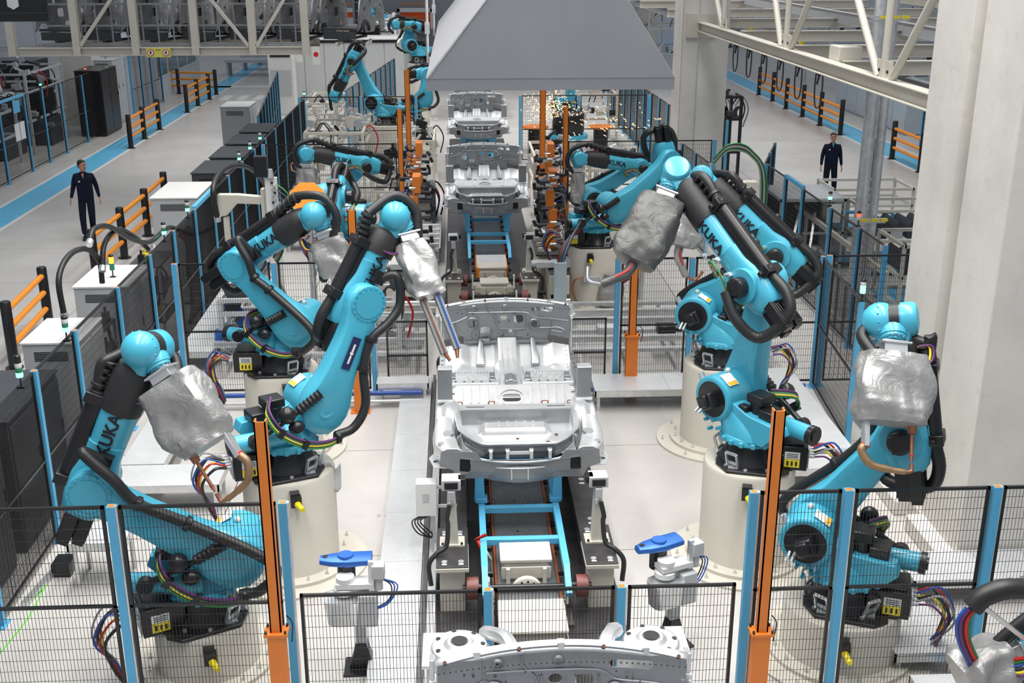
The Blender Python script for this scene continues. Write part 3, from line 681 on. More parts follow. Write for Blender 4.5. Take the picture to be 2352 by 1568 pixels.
# ================================================================= ROBOTS
def robot(label, b, hb, h, a2, a3, L1=1.3, L2=1.35, tool=None, text=True, lod=0, sleeve=True, mirror=1, name='industrial_robot', rearloop=1, hose=1, armlabel=False, fsp=.56, fh=1):
    """six-axis arm. b base point; hb heading of the base casting, h heading of the arm, a2/a3 link elevations (deg)"""
    t = thing(name, label, 'robot', b, 0, 'cyan six-axis robots')
    Rb = Matrix.Rotation(math.radians(hb), 4, 'Z'); Ra = Matrix.Rotation(math.radians(h), 4, 'Z')
    S = -1 * mirror
    n1 = 20 if lod else 28
    # base casting
    m = MB(Rb)
    m.prism([(.36, .20), (.24, .40), (-.30, .42), (-.42, .3), (-.42, -.3), (-.30, -.42), (.24, -.40), (.36, -.20)], (1, 0, 0), (0, 1, 0), (0, 0, 1), (0, 0, 0), .035)
    m.lathe((0, 0, .03), [(.34, 0), (.33, .03), (.29, .08), (.27, .16), (.26, .225)], n1)
    m.build('base_casting', BLK, t, bevel=.01)
    m = MB(Rb).box((-.60, -.21, .02), (-.22, .21, .29)).box((-.56, -.17, .29), (-.3, .17, .31))
    m.build('connection_box', BLK, t, bevel=.008)
    for sy in (-1, 1):
        m = MB(Rb); m.cbox((-.44, sy * .213, .10), (.16, .004, .09)); m.build('warning_label', LBLY, t, smooth=False)
        m = MB(Rb); m.cbox((-.44, sy * .213, .19), (.16, .004, .08)); m.build('data_label', LBLW, t, smooth=False)
        if not lod:
            m = MB(Rb)
            for k in range(3): m.cbox((-.485 + k * .045, sy * .2165, .10), (.02, .003, .05))
            for k in range(3): m.cbox((-.44, sy * .2165, .17 + k * .02), (.12, .003, .006))
            m.build('printed_marks', INK, t, smooth=False)
    m = MB(Rb).cbox((-.61, .0, .15), (.012, .36, .22))
    for k in range(5): m.cyl((-.61, -.15 + k * .075, .17), (-.67, -.15 + k * .075, .17), .018, n=8)
    m.build('socket_plate', LGREY, t)
    if not lod:
        for k in range(10):
            a = math.radians(36 * k + 12); r = .375
            MB(Rb).cyl((r * math.cos(a), r * math.sin(a), .034), (r * math.cos(a), r * math.sin(a), .052), .022, n=8).build('bolt', GALV, t)
    for ang in (60, -60, 135, -20) if not lod else (60, -60):
        a = math.radians(ang); c = V((.35 * math.cos(a), .35 * math.sin(a), .04)); tv = V((-math.sin(a), math.cos(a), 0)); out = V((math.cos(a), math.sin(a), 0))
        m = MB(Rb); hw = tv * .065; up = V((0, 0, .17)); tl = out * .05
        for q in (-1, 1): m.bar(c + hw * q, c + hw * q + up + tl, .016, .03)
        m.bar(c - hw + up + tl, c + hw + up + tl, .016, .03); m.bar(c - hw + up * .25, c + hw + up * .25, .014, .03)
        m.cbox(c + out * .0, (.1, .1, .016)); m.build('lifting_bracket', GALV, t)
    # carousel
    sh = V((.35, 0, .675))
    m = MB(Ra)
    m.lathe((0, 0, .262), [(.29, 0), (.315, .01), (.315, .07), (.30, .09)], 36)
    for k in range(16):
        a = 2 * PI * k / 16; m.cbox((.31 * math.cos(a), .31 * math.sin(a), .30), (.07, .05, .06), Matrix.Rotation(a, 3, 'Z'))
    ey = V((0, 1, 0)); ex = V((1, 0, 0)); ez = V((0, 0, 1))
    m.loft([((0, .02 * mirror, .33), ex, ey, .29, .27), ((.03, .03 * mirror, .42), ex, ey, .28, .25), ((.12, .06 * mirror, .52), ex, ey, .26, .19), ((.25, .07 * mirror, .62), ex, ey, .24, .17), ((.33, .07 * mirror, .70), ex, ey, .22, .16)], 24, 3)
    m.cyl(sh + V((0, -S * .27, 0)), sh + V((0, S * .10, 0)), .255, n=40)
    m.cyl(sh + V((0, -S * .285, 0)), sh + V((0, -S * .27, 0)), .235, .25, n=40)
    m.prism([(-.34, .33), (-.50, .50), (-.46, .60), (-.12, .62), (.16, .72), (.2, .45), (.05, .34)], ex, ez, ey, (0, -S * .06, 0), -S * .17)
    m.prism([(-.30, .33), (-.44, .42), (-.40, .50), (-.05, .52), (.1, .45), (.05, .34)], ex, ez, ey, (0, S * .04, 0), S * .14)
    m.build('carousel', CY_, t, bevel=.014)
    # flange with bolt ring at the shoulder
    m = MB(Ra)
    for k in range(24):
        a = 2 * PI * k / 24; c = sh + V((.225 * math.cos(a), S * .10, .225 * math.sin(a))); m.cyl(c, c + V((0, S * .02, 0)), .013, n=6)
    for (dx, dz) in ((-.05, -.23), (.06, -.25), (-.12, -.30), (.0, -.34)): m.cyl((.35 + dx, -S * .25, .675 + dz), (.35 + dx, -S * .31, .675 + dz), .02, n=8)
    m.build('bolt_ring', CY_, t)
    m = MB(Ra).cyl(sh + V((0, -S * .28, 0)), sh + V((0, -S * .289, 0)), .20, n=32); m.build('motor_recess', BLK, t)
    m = MB(Ra); m.cbox(sh + V((-.02, -S * .34, .0)), (.17, .14, .17), Matrix.Rotation(.5, 3, 'Y')); m.cbox(sh + V((.0, -S * .42, 0.0)), (.13, .06, .13), Matrix.Rotation(.5, 3, 'Y'))
    m.build('shoulder_motor', BLK, t, bevel=.02)
    if not lod:
        m = MB(Ra)
        for dx in (.08, .13): m.cyl(sh + V((dx, -S * .30, -.1)), sh + V((dx + .02, -S * .37, -.17)), .016, n=8)
        m.cyl(sh + V((.2, -S * .22, .15)), sh + V((.24, -S * .22, .22)), .035, n=10)
        m.build('connector', GALV, t)
        m = MB(Ra).cbox(sh + V((-.12, -S * .15, .235)), (.17, .15, .005), Matrix.Rotation(-.50, 3, 'Y')); m.build('warning_label', LBLW, t, smooth=False)
        m = MB(Ra).cbox(sh + V((-.17, -S * .15, .209)), (.05, .13, .006), Matrix.Rotation(-.50, 3, 'Y')); m.build('warning_label', LBLO, t, smooth=False)
        m = MB(Ra).sph(sh + V((.02, -S * .03, .27)), .034, 10); m.build('cap', WHITE, t)
    # turning motor + counterbalance
    m = MB(Ra).cyl((-.12, -S * .03, .5), (-.12, -S * .03, .74), .11, n=18).cbox((-.12, -S * .03, .78), (.22, .22, .10)).cbox((-.30, -S * .05, .66), (.18, .24, .10)).cbox((-.02, -S * .16, .64), (.12, .1, .12))
    m.build('turning_motor', BLK, t, bevel=.015)
    m = MB(Ra).cyl((-.66, S * .18, .48), (-.02, S * .20, .46), .095, n=20); m.cyl((-.1, S * .2, .46), (.05, S * .2, .46), .11, n=20); m.build('counterbalance', CY_, t)
    m = MB(Ra).cyl((-.70, S * .18, .48), (-.64, S * .18, .48), .108, n=20).cyl((-.70, S * .18, .48), (-.715, S * .18, .48), .06, n=16); m.build('end_cap', BLK, t)
    m = MB(Ra).path([(-.42, S * .29, .52), (-.15, S * .31, .66), (.12, S * .33, .80)], .032, 10, 2)
    m.sph((-.12, S * .38, .76), .092, 16); m.sph((-.02, S * .37, .60), .07, 14, (1.3, 1, 1)); m.cyl((-.45, S * .24, .50), (-.45, S * .33, .50), .075, n=18)
    m.build('hydraulic_accumulator', BLK, t)
    m = MB(Ra).path([(.02, S * .325, .75), (.28, S * .34, .90)], .045, 12, 1, ribs=.022, rr=1.35); m.build('bellows', RUB, t)
    # links
    u1 = V((math.cos(math.radians(a2)), 0, math.sin(math.radians(a2)))); n_1 = V((-u1.z, 0, u1.x))
    E = sh + u1 * L1
    u2 = V((math.cos(math.radians(a3)), 0, math.sin(math.radians(a3)))); n_2 = V((-u2.z, 0, u2.x))
    W = E + u2 * L2
    yo = S * .21
    m = MB(Ra)
    prof = [(-.275, .05, .06), (-.24, .16, .085), (-.12, .25, .10), (.0, .278, .11), (.14, .262, .12), (.26, .225, .13), (.42, .190, .13), (L1 * .62, .160, .12), (L1 - .28, .160, .11), (L1 - .16, .185, .10), (L1 - .04, .222, .09), (L1 + .06, .215, .08), (L1 + .15, .155, .075), (L1 + .20, .06, .06)]
    m.loft([(sh + u1 * s + V((0, yo, 0)), ey, n_1, w_, hgt) for s, hgt, w_ in prof], 28, 6)
    m.cyl(E + V((0, S * .12, 0)), E + V((0, S * .315, 0)), .20, n=36)
    m.cyl(sh + V((0, S * .10, 0)), sh + V((0, S * .13, 0)), .262, n=36)
    m.lathe(sh + V((0, S * .30, 0)), [(.09, 0), (.09, .02), (.055, .022), (.05, .005)], 16, (0, S, 0))
    m.build('upper_arm', CY_, t, bevel=.008)
    m = MB(Ra).cyl(E + V((0, S * .314, 0)), E + V((0, S * .322, 0)), .155, n=32)
    for k in range(18):
        a = 2 * PI * k / 18; c = E + V((.178 * math.cos(a), S * .31, .178 * math.sin(a))); m.cyl(c, c + V((0, S * .018, 0)), .010, n=6)
    m.build('elbow_cover', CY_, t)
    if not lod:
        lp = sh + u1 * .72 + n_1 * .137 + V((0, yo, 0)); Rl = Matrix((u1, V((0, 1, 0)), n_1)).transposed()
        MB(Ra).cbox(sh + u1 * (L1 * .8) - n_1 * .142 + V((0, yo, 0)), (.13, .09, .006), Rl).build('warning_label', LBLW, t, smooth=False)
        MB(Ra).cbox(sh + u1 * (L1 * .8 - .03) - n_1 * .146 + V((0, yo, 0)), (.05, .07, .004), Rl).build('warning_label', LBLO, t, smooth=False)
    if armlabel:
        MB(Ra).cbox(sh + u1 * (L1 * .55) + V((0, S * .346, 0)), (.36, .008, .10), Matrix((u1, V((0, 1, 0)), n_1)).transposed()).build('name_label', NAVYL, t, smooth=False)
        for dd, sz in ((-.07, .05), (.06, .05)):
            MB(Ra).cbox(sh + u1 * (L1 * .55 + dd) + V((0, S * .352, 0)), (.09, .006, .022), Matrix((u1, V((0, 1, 0)), n_1)).transposed()).build('print_line', LBLW, t, smooth=False)
        MB(Ra).cbox(sh + u1 * (L1 * .55) + V((0, S * .352, 0)), (.034, .006, .034), Matrix((u1, V((0, 1, 0)), n_1)).transposed() @ Matrix.Rotation(PI / 4, 3, 'Y')).build('diamond_mark', LBLW, t, smooth=False)
    # forearm: housing, tube, sleeve
    ax = E + n_2 * .03
    m = MB(Ra)
    f1 = L2 * fsp
    m.loft([(ax - u2 * .34, ey, n_2, .13, .14), (ax - u2 * .28, ey, n_2, .155, .18), (ax - u2 * .1, ey, n_2, .155, .215), (ax + u2 * .08, ey, n_2, .15, .21), (ax + u2 * .25, ey, n_2, .14, .165), (ax + u2 * .42, ey, n_2, .16, .165)], 24, 3.4)
    m.cyl(ax + u2 * .40, ax + u2 * f1, .165, .175, n=36)
    m.cyl(E + V((0, S * .13, 0)), E + V((0, -S * .19, 0)), .19, n=32)
    m.prism([(-.05, .18), (.05, .25), (.12, .24), (.16, .15)], u2, n_2, ey, E + V((0, S * .06, 0)), .03)
    m.build('forearm', CY_, t, bevel=.006)
    m = MB(Ra); m.cbox(E + V((0, -S * .25, 0)), (.17, .12, .17), Matrix.Rotation(.4, 3, 'Y')); m.cyl(E + V((0, -S * .19, 0)), E + V((0, -S * .30, 0)), .11, n=18); m.build('elbow_motor', BLK, t, bevel=.015)
    Rf = Matrix((u2, ey, n_2)).transposed()
    for k, (dy, dz) in enumerate(((-.075, .05), (.075, .05), (0, -.075))):
        m = MB(Ra); c = ax - u2 * .47 + ey * dy + n_2 * dz
        m.cbox(c, (.30, .12, .12), Rf); m.cbox(c - u2 * .16, (.05, .10, .10), Rf)
        for q in (-.035, 0, .035): m.cbox(c + n_2 * .063 + ey * q, (.26, .012, .014), Rf)
        m.build('wrist_motor', BLK, t, bevel=.008)
    m = MB(Ra)
    if sleeve:
        m.loft([(ax + u2 * (f1 - .02), ey, n_2, .184, .184), (ax + u2 * (f1 + .06), ey, n_2, .188, .188), (ax + u2 * (f1 + (L2 - f1) * .5), ey, n_2, .172, .178), (ax + u2 * (L2 - .18), ey, n_2, .15, .155), (W - u2 * .13, ey, n_2, .115, .12)], 24, 2.2)
        m.build('arm_sleeve', SLV, t)
    else:
        m.loft([(ax + u2 * (f1 - .02), ey, n_2, .14, .14), (ax + u2 * (L2 - .2), ey, n_2, .12, .125), (W - u2 * .08, ey, n_2, .11, .11)], 20, 2.4)
        m.build('arm_tube', CY_, t)
    # wrist: fork + ball + hand, turned towards the tool
    td = V(tool) if tool is not None else V((1, 0, -1))
    td = (Ra.inverted() @ td.normalized()) if tool is not None else td.normalized()
    axis = u2.cross(td); axis = axis.normalized() if axis.length > .05 else ey
    m = MB(Ra)
    for q in (-1, 1):
        m.loft([(W - u2 * .20 + axis * q * .08, axis, u2.cross(axis), .06, .13), (W - u2 * .03 + axis * q * .14, axis, u2.cross(axis), .045, .13), (W + u2 * .09 + axis * q * .14, axis, u2.cross(axis), .038, .09)], 14, 2.6)
    m.cyl(W - axis * .18, W + axis * .18, .135, n=30)
    m.sph(W - axis * .10, .165, 24); m.lathe(W + axis * .07, [(.15, 0), (.152, .10), (.13, .135), (.06, .15)], 28, axis)
    for k in range(14): m.cyl(W - axis * .12 + (u2 * math.cos(k * .45) + u2.cross(axis) * math.sin(k * .45)) * .155, W - axis * .10 + (u2 * math.cos(k * .45) + u2.cross(axis) * math.sin(k * .45)) * .167, .009, n=6)
    m.build('wrist_fork', CY_, t, bevel=.004)
    m = MB(Ra).cyl(W - axis * .06, W + axis * .06, .145, n=26); m.build('wrist_seal', RUB, t)
    m = MB(Ra).loft([(W, axis, td.cross(axis), .10, .10), (W + td * .12, axis, td.cross(axis), .125, .125), (W + td * .17, axis, td.cross(axis), .12, .12)], 20, 2.2)
    m.lathe(W + td * .17, [(.112, 0), (.112, .025), (.085, .03), (.085, .045)], 24, td); m.build('wrist_hand', CY_, t)
    m = MB(Ra)
    for k in range(12):
        a = 2 * PI * k / 12; pv = axis * math.cos(a) + td.cross(axis) * math.sin(a); m.cyl(W + td * .195 + pv * .098, W + td * .205 + pv * .098, .009, n=6)
    m.build('bolt_ring', STEELD, t)
    # dress pack on the forearm
    if hose:
        g = n_2 * .255
        pk = E + g
        m = MB(Ra).cyl(pk - u2 * .02, pk + u2 * (f1 + .02), .078, n=20).bar(pk + ey * .08 - n_2 * .04 - u2 * .05, pk + ey * .08 - n_2 * .04 + u2 * (f1 - .02), .02, .05).bar(pk - ey * .08 - n_2 * .04 - u2 * .05, pk - ey * .08 - n_2 * .04 + u2 * (f1 - .02), .02, .05)
        m.build('hose_guide', BLK, t)
        for s in (-.05, f1 + .02):
            m = MB(Ra).cbox(pk + u2 * s, (.10, .21, .18), Rf).cbox(pk + u2 * s + ey * .12, (.05, .07, .05), Rf).cbox(pk + u2 * s + n_2 * .08, (.05, .09, .03), Rf).cbox(pk + u2 * s - n_2 * .09, (.06, .12, .10), Rf)
            m.build('hose_clamp', BLK, t, bevel=.008)
        # front hose with rings to the tool
        side = axis if (Ra.to_3x3() @ axis).y < 0 else -axis
        pts = [pk + u2 * (f1 + .05), pk + u2 * (f1 + .3) + n_2 * .05, pk + u2 * (L2 - .1) + n_2 * .06, W + u2 * .20 + n_2 * .12, W + u2 * .25 + td * .18 + n_2 * .0, W + td * .36 + u2 * .08]
        if not fh:
            bk = axis if (Ra.to_3x3() @ axis).y > 0 else -axis
            pts = pts[:2] + [pk + u2 * (L2 - .22) + n_2 * .02 + bk * .04, W + n_2 * .12 + bk * .22 - u2 * .04, W + bk * .26 + td * .12, W + td * .34 + bk * .16]
        m = MB(Ra).path(pts, .052, 12, 6, ribs=.016, rr=1.07); m.build('corrugated_hose', RUB, t)
        P = [V(p) for p in pts]
        m = MB(Ra)
        for k in range(5):
            f = k / 4 * .88 + .02; c = P[0].lerp(P[1], f) if f < .5 else P[1].lerp(P[2], (f - .5) * 2)
            c = P[0] + (P[2] - P[0]) * (k / 4.6 + .04); c = c + n_2 * (.015 if 0 < k < 4 else 0)
            m.lathe(c - u2 * .022, [(.062, 0), (.076, .008), (.076, .036), (.062, .044)], 16, u2)
        m.build('hose_ring', RUB, t)
        m = MB(Ra)
        # rear loop
        if rearloop:
            q = ey * (-S) * rearloop
            r_ = [pk - u2 * .08, pk - u2 * .35 + n_2 * .02, pk - u2 * .55 - n_2 * .10 + q * .05, E - u2 * .52 - n_2 * .22 + q * .16, E - u2 * .25 - n_2 * .22 + q * .30, E + u2 * .05 - n_2 * .12 + q * .30]
            MB(Ra).path(r_, .058, 12, 6, ribs=.016, rr=1.05).build('rear_hose', RUB, t)
            for k in range(6 if not lod else 2):
                c = E + u2 * (.18 + .07 * k) - n_2 * (.02 + .05 * (k % 3)) + q * (.21 + .02 * (k % 2))
                MB(Ra).cbox(c, (.05, .05, .04), Rf).cyl(c, c + q * .06 + u2 * .02, .014, n=8).build('fitting', (GALV, BLK, ALU)[k % 3], t)
            for i, (mm, o_) in enumerate(((RED, .0), (BLUC, .03), (CABG, -.03), (GRN, .05), (RUB, -.05), (YEL, .015))):
                MB(Ra).path([r_[-1] + n_2 * o_ * .5, E + u2 * (.22 + o_) - n_2 * (.02 - o_) + q * (.32 + o_), E + u2 * (.40 + o_) - n_2 * (.12) + q * .24, E + u2 * .30 - n_2 * (.2 + o_) + q * .15], .010, 6, 5).build('cable', mm, t)
    # cable bundle + hose along the upper arm
    by = S * .43
    bund = [(-.18, S * .05, .83), (-.30, S * .30, .78), (-.22, by, .60), (.02, by + S * .03, .43), (.30, by, .36), (.50, by - S * .02, .42)]
    for i, (mm, o_) in enumerate(((GRN, -.03), (YEL, -.012), (CABG, .006), (RUB, .02), (PUR, .035), (GRN, .01), (RUB, -.02))):
        MB(Ra).path([V(p) + V((o_ * .5, S * abs(o_) * .4, o_)) for p in bund], .013, 6, 6).build('cable', mm, t)
    m = MB(Ra)
    for c in (V(bund[2]), V(bund[3])): m.cbox(c, (.06, .07, .10), Matrix.Rotation(.7, 3, 'Y'))
    m.build('cable_tie', BLK, t)
    sd = S * .43; fr = -1
    hp = [V(bund[-1]) - V((.1, 0, 0)), V((.60, sd, .47)), sh + V((.40, sd - sh.y, .02)) if a2 < 115 else sh + V((.36, sd, .05)),
          sh + u1 * .55 - n_1 * .20 + ey * sd * .85, sh + u1 * (L1 * .72) - n_1 * .16 + ey * sd * .82, sh + u1 * (L1 - .12) - n_1 * .27 + ey * sd * .85, E - n_1 * .33 + u1 * .12 + ey * sd * .8,
          E + u2 * .18 + u1 * .20 - n_1 * .18 + ey * S * .30, E + u2 * .30 - n_2 * .05 + ey * S * .20]
    MB(Ra).path(hp, .05, 12, 6).build('arm_hose', RUB, t)
    for c in (hp[3], hp[4], hp[0]): MB(Ra).lathe(c - u1 * .03, [(.055, 0), (.072, .01), (.072, .05), (.055, .06)], 14, u1 if c is not hp[0] else (1, 0, 0)).build('hose_ring', BLK, t)
    MB(Ra).cbox(E + u2 * .30 - n_2 * .02 + ey * S * .2, (.14, .1, .12), Rf).build('hose_clamp', BLK, t)
    # supply cables behind the base
    for i, mm in enumerate((RUB, RED, BLUC, YEL, RUB, CABG, PUR)):
        yy = -.15 + i * .05; k = .04 * (i % 3)
        MB(Rb).path([(-.66, yy, .17), (-.80 - k, yy * 1.1, .18 + k), (-.93 - k, yy * .8, .0), (-.88 + k * .5, yy * .5, -.28), (-.80, yy * .4, -.48)], .017 if mm is RUB else .011, 6, 5).build('supply_cable', mm, t)
    if text:
        for q in (-1, 1):
            c = ax + u2 * (f1 - .22) + ey * q * .174
            lt = lettering('KUKA', .155, t, Ra @ c, (Ra.to_3x3() @ u2) * 1, Ra.to_3x3() @ (ey * q), INK, .004)
            xd = Ra.to_3x3() @ u2
            if (xd.cross(V((0, 0, 1)))).dot(Ra.to_3x3() @ (ey * q)) < 0 and True:
                bpy.data.objects.remove(lt); lettering('KUKA', .155, t, Ra @ c, -(Ra.to_3x3() @ u2), Ra.to_3x3() @ (ey * q), INK, .004)
    Wp = V(b) + Ra @ W; Tp = Wp + (Ra.to_3x3() @ td) * .215
    return t, Wp, Tp, (Ra.to_3x3() @ td)

# ================================================================= WELDING GUNS
def gun(label, Tp, td, side, cover=FOIL, size=(.52, .34, .62), arm='C', slant=0, armlen=1.0, hoseto=None, arm_m=None, flip=1, window=False, name='welding_gun', off=(0, 0), seed=0):
    """foil-covered spot-welding gun: td hangs from the flange, side is its broad direction"""
    td = V(td).normalized(); side = V(side); side = (side - td * side.dot(td)).normalized(); thk = td.cross(side).normalized()
    t = thing(name, label, 'welding gun', Tp, 0, 'foil-wrapped spot welding guns')
    sx, sy, sz = size; O = V((0, 0, 0))
    R3 = Matrix((side, thk, td)).transposed()
    MB().cbox(td * .05, (.20, .15, .10), R3).cbox(td * .02, (.26, .2, .02), R3).build('mounting_bracket', ALU, t, bevel=.004)
    m = MB(); c0 = td * .10 + side * off[0] + thk * off[1]
    secs = []; N = 52; K = 34
    rn = random.Random(seed + 3)
    vs = []; fs = []
    for j in range(K + 1):
        z = j / K
        shp = (0.16 if j == 0 else 1) * (.86 + .14 * math.sin(min(1, z * 2.5) * PI / 2)) * (1 - .24 * max(0, z - .78) / .22) if j < K else .30
        cen = c0 + td * (z * sz) + side * slant * z * sz
        for i in range(N):
            a = 2 * PI * (i + .5) / N; x = math.cos(a); y = math.sin(a); p = 5.; k = (abs(x) ** p + abs(y) ** p) ** (-1 / p)
            q = cen + side * (sx / 2 * x * k * shp) + thk * (sy / 2 * y * k * shp)
            qs, qt, qd = q.dot(side), q.dot(thk), q.dot(td); wv = noise.noise(V((qs * 3, qt * 3, qd * 3 + seed))) * .25; nn = noise.noise(V((qs * 4 + seed, qt * 4, qd * 2.2))) * .020 + abs(noise.noise(V((qs * 9 + wv * 6, qt * 9 + seed, qd * 2.6 + wv * 8)))) * .036 + abs(noise.noise(V((qs * 7, qt * 7 + seed, qd * 16 + wv * 10)))) * .020 * (z > .7)
            fold = .012 * math.sin(a * 3 + z * 9 + seed) * (1 + z)
            vs.append(q + (side * x + thk * y) * (nn + fold))
    for j in range(K):
        for i in range(N): a = j * N + i; b_ = j * N + (i + 1) % N; fs.append((a, b_, b_ + N, a + N))
    fs += [tuple(range(N - 1, -1, -1)), tuple(range(len(vs) - N, len(vs)))]
    m.add(vs, fs).build('foil_cover', cover, t)
    low = c0 + td * sz + side * slant * sz
    am = arm_m or BRASS
    if arm == 'C':
        # clear holder + thick bronze bow + thin copper rod facing it
        a0 = low + side * flip * sx * .36; b0 = low - side * flip * sx * .28
        MB().bar(a0 - td * .16, a0 + td * .20, .10, .045, side).build('arm_holder', ALU, t, bevel=.004)
        e = b0 + td * .36 * armlen
        MB().path([a0 + td * .18, a0 + td * .32 * armlen + side * flip * .03, a0 + td * .46 * armlen - side * flip * .05, low + td * .50 * armlen, (e + td * .15 * armlen) * .75 + (low + td * .5 * armlen) * .25], [.038, .036, .032, .026, .020], 12, 6).build('electrode_arm', am, t)
        MB().path([(e + td * .15 * armlen) * .75 + (low + td * .5 * armlen) * .25, e + td * .13 * armlen, e + td * .04], .017, 10, 5).build('electrode_holder', COPPER, t)
        MB().cyl(b0 - td * .08, b0 + td * .05, .05, .035, n=14).cyl(b0 + td * .05, e, .016, n=10).cyl(e - td * .0, e + td * .025, .011, n=8).build('moving_electrode', COPPER, t)
        MB().cyl(a0 + td * .17, a0 + td * .20, .042, n=14).cyl(e - td * .04, e - td * .03, .019, n=10).build('red_band', RED, t)
        MB().cbox(b0 - td * .1, (.14, .12, .08), R3).build('gaiter', RUB, t, bevel=.01)
    elif arm == 'X':
        for q, o_ in ((-1, -.02), (1, .03)):
            s0 = low + side * q * sx * .22 + thk * o_; s1 = low + td * .62 * armlen + side * (q * .07 + .02) + thk * o_
            MB().bar(s0 - td * .12, s1, .06, .075, side).build('electrode_arm', MGREY, t, bevel=.006)
            MB().path([s0 + thk * .045, s0.lerp(s1, .5) + thk * .05, s1 + thk * .045], .010, 6, 3).build('water_pipe', COPPER if q < 0 else BLUC, t)
            MB().cyl(s1 - td * .03, s1 + td * .09 - side * q * .035, .028, .016, n=12).build('electrode_tip', COPPER, t)
    elif arm == 'H':
        s0 = low; s1 = low + td * .22 * armlen + side * flip * .04
        MB().path([s0 - td * .1, s0 + td * .1, s1 + side * flip * .05, low + td * .34 * armlen + side * flip * .20], [.06, .055, .05, .045], 10, 5).build('arm_cover', cover, t)
        MB().path([s0 + thk * .05, s0 + td * .1 + thk * .06, s1 + side * flip * .05 + thk * .05], .012, 6, 4).build('water_pipe', RED, t)
        e = low + td * .34 * armlen + side * flip * .20
        MB().path([e, e + side * flip * .14 + td * .02, e + side * flip * .22 - td * .12], .02, 8, 5).build('electrode_arm', STEELD if cover is FOILG else COPPER, t)
    if window:
        wc = c0 + td * sz * .70 + side * sx * .05 + thk * window * (sy / 2 + .03)
        MB().cbox(wc, (.16, .02, .13), R3).build('inspection_window', BLK, t)
        MB().cbox(wc - side * .04 + thk * window * .012, (.06, .005, .10), R3).build('window_label', LBLW, t)
    # cables entering the cover
    up = td * .16
    for i, mm in enumerate((RED, GRN, BLUC, RUB, YEL, PUR)):
        o_ = (i - 2.5) * .02; sg = flip
        MB().path([td * .03 - side * sg * .20 + thk * o_, td * .02 - side * sg * (.27 + abs(o_)) + thk * o_, td * .16 - side * sg * (.26 + o_) + thk * o_, td * .22 - side * sg * .14 + thk * o_], .011 if i else .015, 6, 5).build('cable', mm, t)
    return t

RB = {}
def TD(w_, px, py, Y): return (PY(px, py, Y) - V(w_)).normalized()
def mk(key, label, b, h, a2, a3, L1, L2, tool, hb=None, **kw):
    r = robot(label, b, hb if hb is not None else h, h, a2, a3, L1, L2, tool, **kw); RB[key] = r; return r
pedestal('short cream pedestal of the lower left robot', -2.46, 9.5, .55, .48)
pedestal('tall cream pedestal under the second left robot', -1.90, 11.38, 1.17)
pedestal('tall cream pedestal under the third left robot', -2.42, 14.5, 1.17)
pedestal('short cream pedestal of the lower right robot', 3.62, 9.42, .55, .55)
pedestal('tall cream pedestal under the nearest upright right robot', 3.14, 11.3, 1.17)
pedestal('tall cream pedestal under the rear upright right robot', 3.52, 14.46, 1.17)
pedestal('cream pedestal in the middle distance on the right with a cable duct', 2.57, 21.0, 1.17, .52)
pedestal('cream pedestal mostly hidden behind the middle left guns', -1.9, 20.8, 1.17, yellow=False)
pedestal('broad cream pedestal of the distant left robot', -2.31, 36.9, 1.15, .62, yellow=False)
pedestal('low pedestal behind the middle right robot', 3.3, 25.6, .4, yellow=False)
pedestal('low pedestal near the long left fence', -2.5, 25.5, .4, yellow=False)
mk('R1', 'lower left robot stretched back with its wrist raised above the left fence', (-2.46, 9.5, .55), 4, 147.5, 65, 1.40, 1.36, TD((-2.7,9.5,3.2),430,950,9.25), hb=25, rearloop=0, fh=0)
mk('R2', 'second left robot reaching up over the line with a name label on its arm', (-1.90, 11.38, 1.17), 31, 63, 58, 1.22, .96, TD((-.85,11.9,3.66),985,690,11.7), hb=20, armlabel=True)
mk('R3', 'third left robot folded back with its arm pointing right', (-2.40, 14.48, 1.17), -20, 136, 33, 1.10, 1.30, TD((-1.8,14.3,3.35),775,610,14.2), hb=0)
mk('R10', 'lower right robot in front of the concrete column', (3.62, 9.42, .55), 152, 122, 79, 1.36, 1.05, TD((3.8,9.5,3.4),2050,900,8.95), hb=160, rearloop=-1, text=False, fh=0)
mk('R8', 'nearest upright right robot with its arm leaning left', (3.14, 11.3, 1.17), 124, 100, 38, 1.33, 1.54, TD((2.4,12.45,4.05),1482,545,12.0), hb=165, fh=0)
mk('R9', 'rear upright right robot half hidden behind the nearest one', (3.52, 14.46, 1.17), 154, 138, 40, 1.36, 1.39, TD((3.17,14.6,3.62),1555,590,14.4), hb=170, fh=0)
mk('R6', 'middle right robot stretching its arm to the upper right', (2.57, 21.0, 1.17), 21, 38, -79, 1.36, .98, (-.3, 0, -.95), hb=0, lod=1)
mk('R7', 'rear right robot with a level forearm pointing left', (3.35, 25.6, .4), 190, 150, 11, 1.32, 1.50, (0, 0, -1), hb=180, lod=1)
mk('R5', 'rear left robot with a level forearm pointing left beside the long fence', (-2.5, 25.5, .4), 196, 134, 15, 1.10, 1.36, (0, 0, -1), hb=180, lod=1)
mk('R4', 'middle left robot mostly hidden behind hoses and guns', (-1.9, 20.8, 1.17), 262, 30, -38, 1.25, 1.25, (0, 0, -1), hb=0, lod=1, text=False)
mk('R11', 'distant left robot bending down to the left with a black motor cover', (-2.31, 36.9, 1.15), 166, 64, -60, 1.42, 1.28, (-.3, 0, -.95), hb=180, lod=1)
pedestal('low plinth beyond the distant left robot', -1.5, 39.6, .9, .55, yellow=False)
mk('R12', 'far left robot peeping over the distant left robot', (-1.5, 39.6, .9), 20, 85, 5, .85, .9, (.4, 0, -.9), hb=0, lod=1, text=False)

